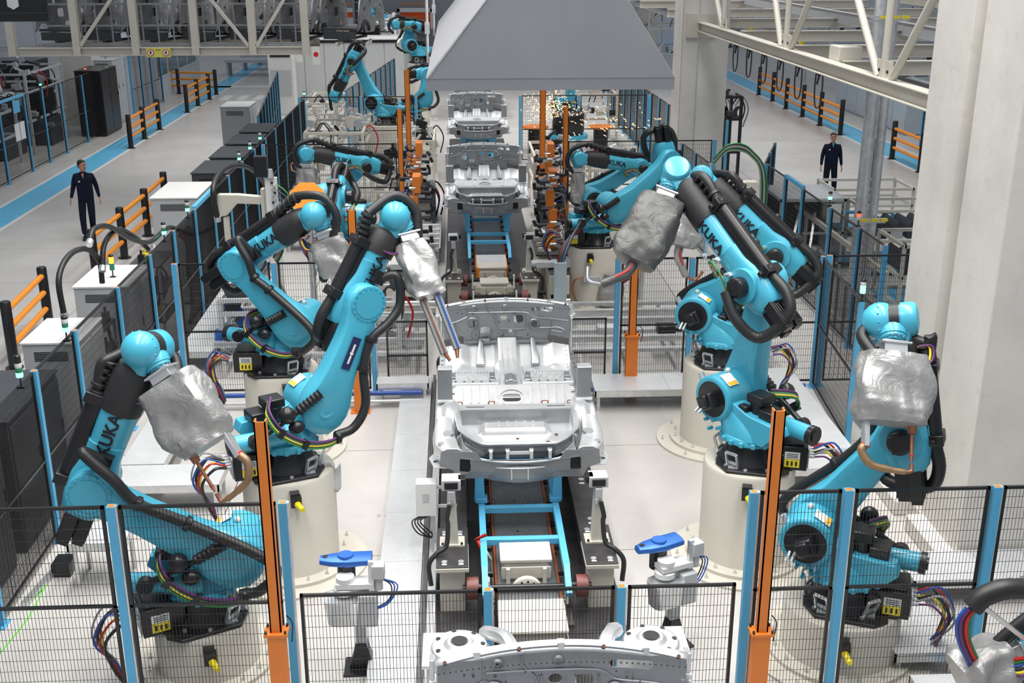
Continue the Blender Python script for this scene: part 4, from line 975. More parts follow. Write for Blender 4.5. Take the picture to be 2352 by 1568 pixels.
# ================================================================= CAR UNDERBODIES
def ridge(m, pts, r=.007, n=6): return m.path(pts, r, n, 3)
def fxy(cx_, cy_): return ((cx_ - 620) / 559, 1.98 - (cy_ - 90) / 623)
def bow(me, k=.10, y0=3.5):
    for v in me.vertices:
        x, z = v.co.x, v.co.y; v.co = V((x, y0 - k * (x / .85) ** 2 + v.co.z + (z - 1.35) * .10, z))
    me.update()
def car_floor(label, loc):
    t = thing('car_underbody', label, 'car body', loc, 0, 'bare metal car underbodies on the line')
    # bulkhead
    out = [(-.85, 1.33), (.85, 1.33)] + [(.85 - 1.7 * i / 24, 1.90 + .07 * (1 - (1 - i / 12) ** 2)) for i in range(25)]
    H = []
    def hole(cx_, cy_, w_, h_, kind='r'):
        x, z = fxy(cx_, cy_); w_ /= 559; h_ /= 623
        H.append(rrect(x, z, w_, h_, min(w_, h_) * .3) if kind == 'r' else circ(x, z, w_ / 2, 16, h_ / w_))
    hole(357, 300, 74, 80, 'c'); hole(598, 252, 55, 48, 'c'); hole(712, 266, 72, 68); hole(832, 312, 56, 56, 'c'); hole(890, 180, 160, 38); hole(455, 436, 36, 36, 'c'); hole(650, 367, 24, 30)
    hole(185, 238, 18, 12, 'c'); hole(1085, 236, 18, 12, 'c'); hole(375, 168, 18, 14, 'c'); hole(610, 168, 18, 14, 'c')
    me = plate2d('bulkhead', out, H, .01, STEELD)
    bm = bmesh.new(); bm.from_mesh(me)
    for k in range(-8, 9): bmesh.ops.bisect_plane(bm, geom=bm.verts[:] + bm.edges[:] + bm.faces[:], plane_co=(k * .1 + .003, 0, 0), plane_no=(1, 0, 0))
    bm.to_mesh(me); bm.free(); bow(me); inst('bulkhead', me, t)
    def BP(cx_, cy_, dy=-.012):
        x, z = fxy(cx_, cy_); return (x, 3.5 - .10 * (x / .85) ** 2 + (z - 1.35) * .10 + dy, z)
    m = MB()
    for pl in ([(322, 135), (325, 230), (370, 262), (395, 300), (352, 380), (372, 462)], [(468, 135), (478, 190), (520, 235), (530, 300), (560, 345), (640, 390)], [(330, 200), (500, 205), (760, 208), (830, 250), (960, 258), (1090, 270)],
               [(545, 230), (545, 320), (590, 352), (740, 352), (765, 320), (765, 235)], [(960, 262), (955, 350), (935, 400), (930, 440)], [(235, 280), (240, 360), (285, 400)], [(150, 290), (240, 270), (320, 235)], [(690, 372), (690, 410), (740, 412)], [(870, 340), (950, 335), (1010, 330), (1060, 352), (1040, 370), (960, 360)]):
        ridge(m, [BP(*p) for p in pl], .008)
    m.build('bead', STEELD, t)
    m = MB()
    for (cx_, cy_, r) in ((375, 168, .035), (610, 168, .035), (832, 312, .072), (357, 300, .085)):
        p = V(BP(cx_, cy_, -.004)); m.lathe(p, [(r + .012, 0), (r, .014), (r - .006, .014), (r - .008, .0)], 20, (0, -1, 0), False)
    m.build('pressed_ring', STEELD, t, kind='stuff')
    m = MB()
    m.loft([(V(BP(455, 360, 0)), (1, 0, 0), (0, 0, 1), .085, .05), (V(BP(455, 395, -.10)), (1, 0, 0), (0, 0, 1), .075, .06), (V(BP(455, 430, -.07)), (1, 0, 0), (0, 0, 1), .06, .05), (V(BP(455, 450, 0)), (1, 0, 0), (0, 0, 1), .06, .04)], 14)
    m.build('steering_housing', STEELD, t)
    for (a, b) in ((145, 290), (938, 1090)):
        m = MB(); cs = [BP(a, 425 if a < 500 else 400, -.012), BP(b, 400 if a < 500 else 425, -.012), BP(b, 462 if a < 500 else 485, -.012), BP(a, 492 if a < 500 else 455, -.012)]
        m.add(cs, [(0, 1, 2, 3)]).build('damping_pad', STEELB, t, smooth=False, solid=.006)
    m = MB()
    pts = [V((-.87 + 1.74 * i / 24, 3.56 - .10 * ((i - 12) / 12) ** 2 + .02, 1.90 + .065 * (1 - (1 - i / 12) ** 2))) for i in range(25)]
    pr = [(-.03, -.04), (-.03, -.015), (.0, .012), (.04, .010), (.06, -.03)]
    m.add([p + V((0, dy, dz)) for p in pts for dy, dz in pr], [(i * 5 + k, (i + 1) * 5 + k, (i + 1) * 5 + k + 1, i * 5 + k + 1) for i in range(24) for k in range(4)])
    m.build('cowl_flange', STEEL, t, solid=.004)
    m = MB()
    for i in (1, 8, 16, 23):
        p = pts[i]; m.cyl(p + V((0, -.02, -.01)), p + V((0, -.04, .015)), .014, n=8)
    m.build('weld_stud', mat('burnt_weld', (.10, .05, .03), .6, .3), t, kind='stuff')
    for i in (4, 12, 20):
        p = pts[i]; MB().cbox(p + V((0, .01, .014)), (.05, .06, .01)).cbox(p + V((0, -.035, .01)), (.04, .01, .05)).build('cowl_clip', ALU, t)
    # front floor with footwells, tunnel and toe board
    def fz(x, y):
        z = 1.15; ax_ = abs(x)
        z += .10 * max(0, min(1, (.17 - ax_) / .05)) * (1 if y > 1.9 else .6)
        if y > 3.12: z += min(.20, (y - 3.12) * .55)
        if ax_ > .50 and y > 2.95: z += min(1, (ax_ - .50) / .12) * min(.06, (y - 2.95) * .25)
        if .2 < ax_ < .78 and 2.45 < y < 3.1:
            u = (y * 1.0 + ax_ * 1.3) * 7.5
            z += .012 * max(0, math.sin(u * 2)) ** 2
        return z
    MB().grid(lambda u, v: (-.84 + 1.68 * u, 1.86 + 1.62 * v, fz(-.84 + 1.68 * u, 1.86 + 1.62 * v)), 96, 64).build('front_floor', STEEL, t)
    m = MB()
    for x in (-.07, 0, .07): m.path([(x, 2.6, 1.252), (x, 3.1, 1.26), (x, 3.45, 1.42)], .010, 6, 3)
    m.cbox((0, 2.55, 1.27), (.17, .12, .05)); m.build('tunnel_top', STEEL, t)
    m = MB().cbox((0, 2.30, 1.27), (.15, .22, .08)); m.cbox((0, 2.3, 1.32), (.06, .24, .02)); m.build('shifter_bracket', STEELD, t, bevel=.01)
    for sx_ in (-1, 1):
        m = MB(); m.cbox((sx_ * .48, 2.36, 1.20), (.66, .13, .08)); m.cbox((sx_ * .48, 2.20, 1.185), (.66, .10, .035)); m.build('cross_member', STEEL, t, bevel=.012)
        for xx in (.23, .74):
            MB().cbox((sx_ * xx, 2.52, 1.22), (.07, .16, .11)).cbox((sx_ * xx, 2.40, 1.25), (.085, .07, .02)).build('seat_bracket', STEELD, t, bevel=.01)
        m = MB()
        for q in range(5): m.cyl((sx_ * (.26 + q * .11), 2.36, 1.24), (sx_ * (.26 + q * .11), 2.36, 1.243), .014, n=8)
        m.build('access_hole', BLK, t, kind='stuff')
        # toe reinforcement
        m = MB(); m.loft([(V((sx_ * .35, 3.46, 1.40)), (1, 0, 0), (0, 0, 1), .03, .05), (V((sx_ * .37, 3.2, 1.24)), (1, 0, 0), (0, 0, 1), .055, .05), (V((sx_ * .37, 3.12, 1.18)), (1, 0, 0), (0, 0, 1), .06, .02)], 12); m.build('toe_reinforcement', STEELD, t)
        # sill, pillar foot, wheel house
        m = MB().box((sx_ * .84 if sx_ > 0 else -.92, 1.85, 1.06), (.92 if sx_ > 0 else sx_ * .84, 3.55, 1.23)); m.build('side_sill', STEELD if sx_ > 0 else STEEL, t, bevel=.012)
        m = MB()
        x_ = sx_ * .885
        m.prism([(3.46, 1.1), (3.66, 1.1), (3.66, 1.86), (3.52, 1.90)], (0, 1, 0), (0, 0, 1), (1, 0, 0), (x_ - .02, 0, 0), .035); m.cbox((x_, 3.54, 1.72), (.05, .1, .06)); m.cbox((x_, 3.5, 1.62), (.02, .08, .2))
        m.build('front_pillar', STEEL, t, bevel=.006)
        # wheel arch: inner wall + domed shell
        def wa(u, v, s=sx_):
            a = PI * (1.05 * u - .025); r = .40 - .02 * math.cos(2 * a)
            w_ = .06 * math.sin(PI * min(1, v * 1.3))
            y = 1.10 - (r + w_) * math.cos(a) * 1.16; z = 1.07 + (r + w_) * math.sin(a) * .80
            return (s * (.66 + .27 * v), y, z)
        MB().grid(wa, 30, 10).build('wheel_arch', STEEL, t, solid=.006)
        MB().grid(lambda u, v, s=sx_: (s * (.66 - .03 * math.sin(PI * v)), 1.10 - .46 * math.cos(PI * u) * (v * .9 + .1) , 1.05 + .33 * math.sin(PI * u) * (v * .9 + .1)), 24, 6).build('arch_wall', STEEL, t, solid=.006)
        m = MB(); m.cbox((sx_ * .82, 1.28, 1.62), (.17, .13, .42)); m.build('rear_upright', MGREY, t, bevel=.012)
        m = MB(); m.cbox((sx_ * .82, 1.28, 1.835), (.165, .14, .016)); m.cbox((sx_ * .82, 1.20, 1.45), (.19, .05, .03)); m.build('upright_cap', STEEL, t, bevel=.005)
        # quarter: stepped boxes to the rear corner
        m = MB()
        m.loft([(V((sx_ * .83, .78, 1.30)), (1, 0, 0), (0, 0, 1), .10, .13), (V((sx_ * .84, .52, 1.25)), (1, 0, 0), (0, 0, 1), .12, .13), (V((sx_ * .80, .22, 1.24)), (1, 0, 0), (0, 0, 1), .14, .11), (V((sx_ * .74, .06, 1.24)), (1, 0, 0), (0, 0, 1), .12, .11)], 14, 4)
        m.build('rear_quarter', STEEL, t, bevel=.006)
        m = MB().prism([(.0, .0), (.24, .02), (.30, .26), (.2, .5), (.0, .46)], (sx_, 0, 0), (0, 1, 0), (0, 0, 1), (sx_ * .70, .02, 1.13), .014)
        m.build('corner_bracket', STEEL, t)
        m = MB()
        for (px_, py_) in ((.80, .15), (.86, .30), (.83, .44), (.93, .18)): m.cyl((sx_ * px_, py_, 1.145), (sx_ * px_, py_, 1.15), .02, n=10)
        m.build('bracket_hole', BLK, t, kind='stuff')
        m = MB().cyl((sx_ * .78, .42, 1.36), (sx_ * .78, .42, 1.385), .06, n=18).cyl((sx_ * .86, .2, 1.34), (sx_ * .86, .2, 1.36), .035, n=14); m.build('spring_seat', ALU, t)
        # strut tower and front rail
        m = MB(); c = V((sx_ * .70, 3.98, 1.64))
        m.lathe(c, [(.25, -.3), (.24, 0), (.20, .07), (.14, .085), (.12, .08), (.085, .11), (.07, .11), (.05, .09)], 28); m.cbox(c + V((sx_ * .13, 0, .03)), (.28, .42, .03)); m.build('strut_tower', STEEL, t, bevel=.006)
        m = MB().cyl(c + V((0, 0, .108)), c + V((0, 0, .113)), .058, n=18)
        for q in range(7):
            a = q * .9; m.cyl(c + V((.17 * math.cos(a), .17 * math.sin(a), .078)), c + V((.17 * math.cos(a), .17 * math.sin(a), .083)), .018, n=10)
        m.build('tower_hole', BLK, t, kind='stuff')
        MB().path([(sx_ * .30, 3.62, 1.80), (sx_ * .36, 3.85, 1.83), (sx_ * .46, 4.1, 1.72), (sx_ * .5, 4.6, 1.40)], .055, 8, 4).build('front_rail', STEEL, t)
    m = MB(); rn = random.Random(4)
    def dot(x, y, z, n_=(0, 0, 1), r=.0075): m.cyl(V((x, y, z)), V((x, y, z)) + V(n_) * .004, r, n=6)
    for sx_ in (-1, 1):
        for k in range(22): dot(sx_ * .80, 1.9 + k * .07, fz(.80, 1.9 + k * .07)); dot(sx_ * .19, 1.95 + k * .055, fz(.19, 1.95 + k * .055))
        for k in range(14): dot(sx_ * (.2 + k * .042), 2.9, fz(.4, 2.9) + .003); dot(sx_ * (.2 + k * .042), 2.27, 1.206)
        for k in range(12): dot(sx_ * .9, .1 + k * .13, 1.24 if k < 6 else 1.232)
        for k in range(9): dot(sx_ * .88, 2.0 + k * .17, 1.232, r=.016)
    for k in range(44):
        x = -.84 + k * .039; yy = 3.5 - .10 * (x / .85) ** 2; dot(x, yy - .014, 1.42, (0, -1, 0)); dot(x, yy + .02, 1.86, (0, -1, 0))
    for k in range(34):
        dot(rn.uniform(-.8, .8), 3.48, rn.uniform(1.45, 1.82), (0, -1, 0), rn.choice((.008, .010, .014)))
    m.build('spot_weld', STEELB, t, kind='stuff')
    for sx_ in (-1, 1):
        for k in range(5):
            MB().bar((sx_ * (.26 + .09 * k), 2.56, 1.158), (sx_ * (.36 + .09 * k), 2.86, 1.158), .016, .014).build('floor_bead', STEEL, t, bevel=.004)
    m = MB(); m.cbox((0, 3.46, 1.40), (1.55, .03, .03))
    for k in range(26): m.cbox((-.75 + k * .06, 3.44, 1.405), (.012, .02, .035))
    m.build('seam_flange', STEELD, t)
    # rear seat pan
    pl = plate2d('seat_pan', rrect(0, 0, 1.42, .44, .05), [rrect(-.02, -.04, .22, .15, .05)], .01, STEEL)
    o = inst('seat_pan', pl, t, (0, 1.62, 1.33), (.28, 0, 0))
    m = MB(); R_ = Matrix.Rotation(.28, 3, 'X')
    for x in (-.62, -.52, -.42, -.31, -.2, .22, .32, .42, .52, .62): m.cbox(V((x, 1.64, 1.348)), (.022, .34, .018), R_)
    m.lathe(V((-.02, 1.58, 1.322)), [(.165, 0), (.16, .015), (.145, .015)], 24, R_ @ V((0, 0, 1)), False); m.build('pressed_rib', STEEL, t)
    m = MB()
    for x in (-.66, -.27, .37, .68):
        for q in (-.035, .035): m.cyl((x + q, 1.40, 1.28), (x + q, 1.40, 1.35), .007, n=6)
        m.cyl((x - .035, 1.40, 1.35), (x + .035, 1.40, 1.35), .007, n=6); m.cbox((x, 1.39, 1.27), (.09, .04, .03))
    m.build('isofix_loop', COPPER, t)
    MB().box((-.70, 1.36, 1.1), (.70, 1.84, 1.14)).build('dark_hole_backing', BLK, t)  # black sheet added so the seat pan opening looks deep in shade
    # beam with slots
    bm_ = plate2d('rear_beam', rrect(0, 0, 1.40, .16, .03), [rrect(-.47, 0, .22, .035, .016), rrect(.48, 0, .22, .035, .016)], .012, STEEL)
    inst('rear_beam', bm_, t, (0, 1.16, 1.375)); MB().box((-.68, 1.06, 1.20), (.68, 1.075, 1.37)).box((-.6, 1.1, 1.28), (.62, 1.22, 1.30)).build('beam_face', STEELD, t)
    # boot floor with raised tray
    def bz(x, y):
        z = 1.20; d = max(abs(x + .02) / .34, abs(y - .86) / .10); z += .075 * max(0, min(1, (1.25 - d) / .25))
        z += .006 * max(0, math.sin(x * 26)) if y < .7 else 0
        return z
    MB().grid(lambda u, v: (-.64 + 1.28 * u, .22 + .84 * v, bz(-.64 + 1.28 * u, .22 + .84 * v)), 80, 44).build('boot_floor', STEEL, t)
    m = MB()
    for y in (.33, .42, .52): m.box((-.6, y, 1.203), (.58, y + .015, 1.212))
    for x in (-.2, -.1, .0, .1, .2): m.cbox((x, .90, 1.278), (.025, .11, .012))
    m.build('pressed_rib', STEEL, t)
    m = MB()
    for (x, y, z) in ((-.0, .6, 1.21), (.34, .5, 1.21), (.0, .42, 1.215), (.45, .7, 1.21), (.3, .78, 1.21)): m.cyl((x, y, z), (x, y, z + .012), .014, n=8).cbox((x, y, z + .004), (.05, .006, .006))
    m.build('weld_nut', mat('burnt_weld', (.10, .05, .03)), t, kind='stuff')
    # rear rim and skirt following a curved plan
    N = 40
    def plan(s): # s in -1..1
        x = .66 * s; k = max(0, abs(s) - .55) / .45
        return x * (1 + 0 * k), .04 + .40 * k ** 1.6
    P = [V((*plan(-1 + 2 * i / N), 0)) for i in range(N + 1)]
    P = [V((-.70, .98, 0)), V((-.69, .72, 0))] + P + [V((.69, .72, 0)), V((.70, .98, 0))]
    def strip(prof, name, m_, idx=None, solid=.004):
        m = MB(); n_ = len(prof); vs = []
        for i, p in enumerate(P):
            d = (P[min(i + 1, len(P) - 1)] - P[max(0, i - 1)]).normalized(); nr = V((d.y, -d.x, 0))
            vs += [p + nr * a + V((0, 0, z)) for a, z in prof]
        fs = [(i * n_ + k, (i + 1) * n_ + k, (i + 1) * n_ + k + 1, i * n_ + k + 1) for i in range(len(P) - 1) for k in range(n_ - 1)]
        m.add(vs, fs); m.build(name, m_, t, solid=solid)
    strip([(-.05, 1.35), (-.045, 1.395), (.0, 1.41), (.015, 1.40)], 'boot_rim', STEEL)
    strip([(-.05, 1.35), (-.05, 1.22)], 'inner_rear_wall', STEELD)
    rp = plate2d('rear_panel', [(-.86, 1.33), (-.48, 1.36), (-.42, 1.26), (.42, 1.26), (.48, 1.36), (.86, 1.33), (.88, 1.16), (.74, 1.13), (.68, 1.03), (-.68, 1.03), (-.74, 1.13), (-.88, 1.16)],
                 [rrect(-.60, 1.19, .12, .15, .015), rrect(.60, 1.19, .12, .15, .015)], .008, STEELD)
    for v in rp.vertices: x, z = v.co.x, v.co.y; v.co = V((x, -.09 + .10 * (x / .8) ** 2 + v.co.z, z))
    inst('rear_panel', rp, t)
    for sx_ in (-1, 1): MB().box((sx_ * .60 - .055, -.01, 1.12), (sx_ * .60 + .055, .05, 1.26)).build('crash_box_opening', BLK, t)
    # bumper skirt: lower curved panel
    m = MB(); vs = []
    for i in range(29):
        s = -1 + i / 14; x = .56 * s; y = -.06 + .14 * s * s
        for (dy, z) in ((.02, 1.20), (-.02, 1.16), (-.025, 1.06), (.01, .985 + .05 * s * s), (.08, .965 + .05 * s * s)): vs.append((x, y + dy, z))
    m.add(vs, [(i * 5 + k, (i + 1) * 5 + k, (i + 1) * 5 + k + 1, i * 5 + k + 1) for i in range(28) for k in range(4)]).build('rear_skirt', STEELD, t, solid=.006)
    m = MB()
    for x in (-.32, -.14, .12, .32): m.cbox((x, -.02, 1.28), (.035, .03, .13)); m.cbox((x, .02, 1.345), (.05, .06, .01))
    m.build('stiffening_rib', STEEL, t, bevel=.006, kind='stuff')
    for x in (-.1, .08): MB().cbox((x, -.088, 1.10), (.012, .01, .13)).build('skirt_bead', STEEL, t)
    MB().cbox((0, .0, 1.315), (.24, .03, .03)).build('latch_plate', STEEL, t)
    m = MB().path([(-.46, -.03, 1.27), (-.3, -.06, 1.245), (0, -.075, 1.235), (.3, -.06, 1.245), (.46, -.03, 1.27)], .012, 8, 4); m.build('skirt_wire', ALU, t)
    return t
car1 = car_floor('bare metal car underbody nearest in full view on the blue skid', (.62, 11.30, 0))
def car_copy(label, dy, dx=.0):
    c = copy_tree(car1); c.location = (.62 + dx, 11.30 + dy, 0); c['label'] = label; return c
car_copy('bare metal car underbody in the lower edge of the picture with only its cowl showing', -8.15, .03)
car_copy('second bare metal car underbody, between the two orange clamp stands', 13.05, .0)
car_copy('third bare metal car underbody, just under the hood edge', 23.4, .0)
car_copy('fourth car underbody far down the line under the hood', 34.5, .0)

# ================================================================= CONVEYOR LINE
lb = thing('line_bed', 'dark steel bed plate under the transfer line', 'conveyor bed', (0, 0, 0))
for k in range(14):
    y = 7.4 + k * 2.4
    MB().box((-.30, y, .0), (.26, y + 2.39, .012)).build('plate', PLATE, lb, smooth=False); MB().box((1.02, y, .0), (1.62, y + 2.39, .012)).build('plate', PLATE, lb, smooth=False)
def conveyor(label, y0, y1, z=.25):
    t = thing('centre_conveyor', label, 'conveyor', (0, 0, 0), 0, 'tread-plate centre conveyors')
    n_ = max(1, round((y1 - y0) / .75))
    for k in range(n_):
        a = y0 + (y1 - y0) * k / n_; b = y0 + (y1 - y0) * (k + 1) / n_
        MB().box((.34, a + .002, z - .008), (.95, b - .002, z)).build('tread_plate', TREADD, t, smooth=False)
        MB().cyl((.6, a + .1, z), (.6, a + .1, z + .003), .016, n=10).build('screw', BLK, t)
    for x in (.31, .955): MB().box((x, y0, .012), (x + .025, y1, z + .005)).build('side_rail', mat('rust_brown_paint', (.28, .07, .02), .5), t, smooth=False)
    for x in (.20, 1.0): MB().box((x, y0, .012), (x + .09, y1, .05)).build('floor_rail', STEELB, t)
    m = MB()
    k = y0 + .3
    while k < y1:
        for x in (.27, 1.03): m.cyl((x - .03, k, z - .10), (x + .03, k, z - .10), .035, n=8)
        k += .55
    m.build('roller', BLK, t, kind='stuff')
    return t
conveyor('centre conveyor with dark tread plates under the nearest car', 9.9, 17.4)
conveyor('centre conveyor under the second car', 22.6, 30.0)
def end_unit(label, y, z=.3, org=False):
    t = thing('drive_housing', label, 'machine housing', (.635, y, 0), 0, 'cream drive housings on the line')
    MB().box((-.24, 0, .012), (.24, .34, z + .16)).build('housing', CREAM, t, bevel=.02)
    MB().box((-.27, -.02, z + .16), (.27, .36, z + .20)).box((-.26, -.03, z - .02), (.26, -.01, z + .12)).build('cover', CREAM, t, bevel=.012)
    for s in (-1, 1):
        MB().box((s * .19 - .02, -.08, z - .08), (s * .19 + .02, -.02, z + .12)).build('bracket', CREAM, t)
        MB().prism([(-.12, 0), (.12, 0), (.05, .24), (-.05, .24)], (0, 1, 0), (0, 0, 1), (1, 0, 0), (s * .40 - .015, -.22, z - .14), .03).build('cheek_plate', CREAM, t)
        MB().cyl((s * .50, -.22, z), (s * .62, -.22, z), .115, n=28).build('wheel', mat('red_brown_roller', (.20, .06, .05), .45), t)
        MB().cyl((s * .42, -.22, z), (s * .50, -.22, z), .05, n=16).cyl((s * .62, -.22, z), (s * .66, -.22, z), .035, n=12).build('hub', BLK, t)
    MB().cyl((-.5, -.22, z), (.5, -.22, z), .032, n=16).build('axle', BLK, t)
    MB().lathe((0, -.10, z - .1), [(.16, 0), (.16, .06), (.12, .08)], 24, (0, -1, 0)).build('gearbox', CREAM, t)
    for a in range(7): MB().cyl((.13 * math.cos(a * .5), -.165, z - .1 + .13 * math.sin(a * .5)), (.13 * math.cos(a * .5), -.18, z - .1 + .13 * math.sin(a * .5)), .012, n=6).build('bolt', BLK, t)
    MB().box((-.40, -.28, z - .24), (.40, -.20, z - .12)).box((-.36, -.2, .012), (.36, .0, z - .14)).build('base_frame', CREAM, t, bevel=.01)
    if org:
        MB().box((-.31, .5, z - .16), (.31, .53, z + .06)).build('orange_plate', mat('amber_orange_paint', (.85, .30, .015), .4), t, bevel=.01)
        MB().box((-.30, .53, z + .04), (.30, 1.5, z + .055)).build('tread_plate', TREAD, t, smooth=False)
        for s in (-.31, .30): MB().box((s, .53, z), (s + .012, 1.5, z + .06)).build('side_rail', MATS['amber_orange_paint'], t)
    return t
end_unit('cream drive housing with brown wheels at the near end of the line', 10.45, .30)
t = thing('gear_housing', 'cream box on the line bed behind the low front fence', 'machine housing', (.635, 9.2, 0))
MB().box((-.30, 0, .012), (.30, .55, .42)).box((-.33, -.02, .42), (.33, .57, .45)).build('housing', CREAM, t, bevel=.012); MB().path([(-.28, -.08, .44), (-.18, -.14, .2), (.05, -.1, .12), (.25, -.06, .3)], .02, 8, 6).build('cable', RUB, t)
MB().box((.27, 7.4, 0), (1.01, 9.85, .012)).build('plate', PLATE, lb, smooth=False)
end_unit('cream drive housing behind the amber plate in the middle distance', 21.5, .40, True)
end_unit('cream drive housing just beyond the nearest car bulkhead', 20.55, .36)
def skid(label, y):
    t = thing('transport_skid', label, 'skid', (.62, y, 0), 0, 'blue transport skids')
    for s in (-1, 1):
        MB().box((s * .42 - .035, -1.35, .44), (s * .42 + .035, 4.1, .53)).build('side_rail', BLUEL, t, bevel=.004)
        MB().prism([(-1.6, .30), (-1.35, .44), (-1.35, .53), (-1.66, .38)], (0, 1, 0), (0, 0, 1), (1, 0, 0), (s * .42 - .03, 0, 0), .06).build('rail_nose', BLUEL, t)
        for yy in (.06, 3.6):
            MB().prism([(-.06, .53), (.06, .53), (.05, .82), (.16 * 1, 1.02), (.16, 1.05), (-.08, 1.05), (-.05, .8)], (s, 0, 0), (0, 0, 1), (0, 1, 0), (s * .44, yy, 0), .07).build('upright', BLUEL, t, bevel=.006)
            MB().cbox((s * .42, yy + .035, .56), (.13, .14, .05)).build('foot', BLUEL, t, bevel=.005)
            MB().cbox((s * .55, yy + .035, 1.0), (.20, .06, .10)).build('cradle', BLUEL, t, bevel=.006)
    for yy in (-.75, -.02, 1.4, 2.6, 3.9): MB().box((-.39, yy - .04, .45), (.39, yy + .04, .52)).build('cross_rail', BLUEL, t, bevel=.004)
    return t
skid('blue skid carrying the nearest car underbody', 11.62)
skid('blue skid carrying the second car underbody', 24.7)
skid('blue skid carrying the third car underbody', 35.1)
skid('blue skid carrying the fourth car underbody', 46.2)
conveyor('centre conveyor under the third car', 33.2, 41.0)
conveyor('centre conveyor under the fourth car', 44.6, 51.0)

def clamp_column(label, x, y, s, tall=1.0):
    t = thing('clamp_column', label, 'fixture', (x, y, 0), 0, 'cream clamp columns beside the line')
    MB().box((-.13, -.15, .0), (.13, .15, .50)).build('plinth', CREAM, t, bevel=.006)
    MB().box((-.17, -.22, .50), (.17, .30, .545)).build('cream_flange', CREAM, t, bevel=.006)
    MB().box((-.165, -.21, .545), (.165, .62, .56)).build('top_plate', PLATE, t, bevel=.004)
    for bx_, by_ in ((-.08, -.10), (.09, -.10), (-.08, .52), (.08, .52)):
        MB().lathe((bx_, by_, .56), [(.03, 0), (.03, .006), (.014, .007)], 14).cyl((bx_, by_, .56), (bx_, by_, .575), .011, n=6).build('screw', GALV, t)
        MB().cbox((bx_, by_ - .05, .561), (.05, .03, .002)).build('paint_mark', LBLW, t, smooth=False)
    p = MB(); p.loft([((0, .30, .56), (1, 0, 0), (0, 1, 0), .09, .09), ((0, .33, .56 + .65 * tall), (1, 0, 0), (0, 1, 0), .05, .05)], 4, 2.2); p.build('tapered_post', CREAM, t, smooth=False)
    MB().cbox((0, .3, .57), (.26, .2, .02)).build('post_foot', CREAM, t)
    for q in (-.1, .1): MB().cyl((q, .22, .58), (q, .22, .60), .014, n=6).build('bolt', BLK, t)
    zt = .56 + .65 * tall
    MB().box((-.10, .24, zt - .02), (.10, .42, zt + .10)).build('clamp_head', LGREY, t, bevel=.01)
    MB().box((-.07, .225, zt + .0), (.07, .24, zt + .08)).build('bore', BLK, t, bevel=.02)
    MB().box((s * .10 - .03, .26, zt + .02), (s * .10 + .05, .38, zt + .10)).build('jaw', BLK, t, bevel=.006)
    MB().box((-.04, .22, zt - .16), (.04, .30, zt - .02)).cyl((-.02, .23, zt - .20), (-.02, .23, zt - .14), .016, n=8).build('cylinder_block', ALU, t, bevel=.006)
    MB().path([(s * -.02, .2, zt - .16), (s * -.05, .16, zt - .3), (s * -.04, .14, .85), (s * -.06, .05, .66), (s * -.16, .0, .60), (s * -.24, -.05, .50), (s * -.22, -.12, .30)], .026, 10, 6).build('hose', RUB, t)
    return t
clamp_column('cream clamp column left of the nearest line end', -.13, 10.42, 1)
clamp_column('cream clamp column right of the nearest line end', 1.40, 10.42, -1)
clamp_column('cream clamp column left in the middle distance', -.12, 21.0, 1)
clamp_column('cream clamp column right in the middle distance', 1.33, 21.0, -1)
clamp_column('cream clamp column left under the near car rear', -.12, 16.5, 1, .6)
clamp_column('cream clamp column right under the near car rear', 1.40, 16.5, -1, .6)
for s, x, lb_ in ((1, -.12, 'dark long beam running forward on the left of the near line'), (-1, 1.41, 'dark long beam running forward on the right of the near line')):
    b = thing('guide_beam', lb_, 'beam', (x, 11.1, 0)); MB().box((-.15, 0, .38), (.15, 5.2, .44)).build('top_plate', PLATE, b, smooth=False)
    MB().box((-.10, .02, .012), (.10, 5.18, .38)).build('web', STEELB, b, smooth=False)
    for k in range(5): MB().lathe((0, .3 + k * 1.0, .44), [(.035, 0), (.035, .008), (.015, .009)], 14).build('screw', GALV, b); MB().cbox((0, .2 + k, .441), (.06, .035, .002)).build('paint_mark', LBLW, b, smooth=False)
ch = thing('cable_channel', 'grey cable channel between the bright strip and the line', 'cable tray', (-.40, 8.0, 0))
MB().box((0, 0, 0), (.06, 9, .05)).box((.06, 0, 0), (.09, 9, .16)).build('tray', LGREY, ch, smooth=False); MB().box((-.05, .2, .0), (-.01, 9, .08)).build('rubber_strip', STEELB, ch)
jb = thing('junction_box', 'cream junction box on the left of the nearest car skid', 'box', (-.42, 11.45, .0))
MB().box((-.11, -.06, .52), (.12, .10, .92)).build('enclosure', WHITE, jb, bevel=.008); MB().cbox((0.0, -.063, .75), (.07, .004, .1)).build('label', LGREY, jb)
MB().cbox((.07, .02, .27), (.05, .05, .54)).build('stand', GALV, jb); MB().bar((.12, 0, .85), (.34, 0, .85), .03).bar((.12, 0, .62), (.34, 0, .62), .03).build('arm', LGREY, jb)
for k in range(4): MB().path([(-.04 + k * .03, -.02, .52), (-.16 + k * .03, -.06, .46), (-.10 + k * .05, -.03, .30), (.05, 0, .22)], .008, 6, 5).build('cable', RUB, jb)

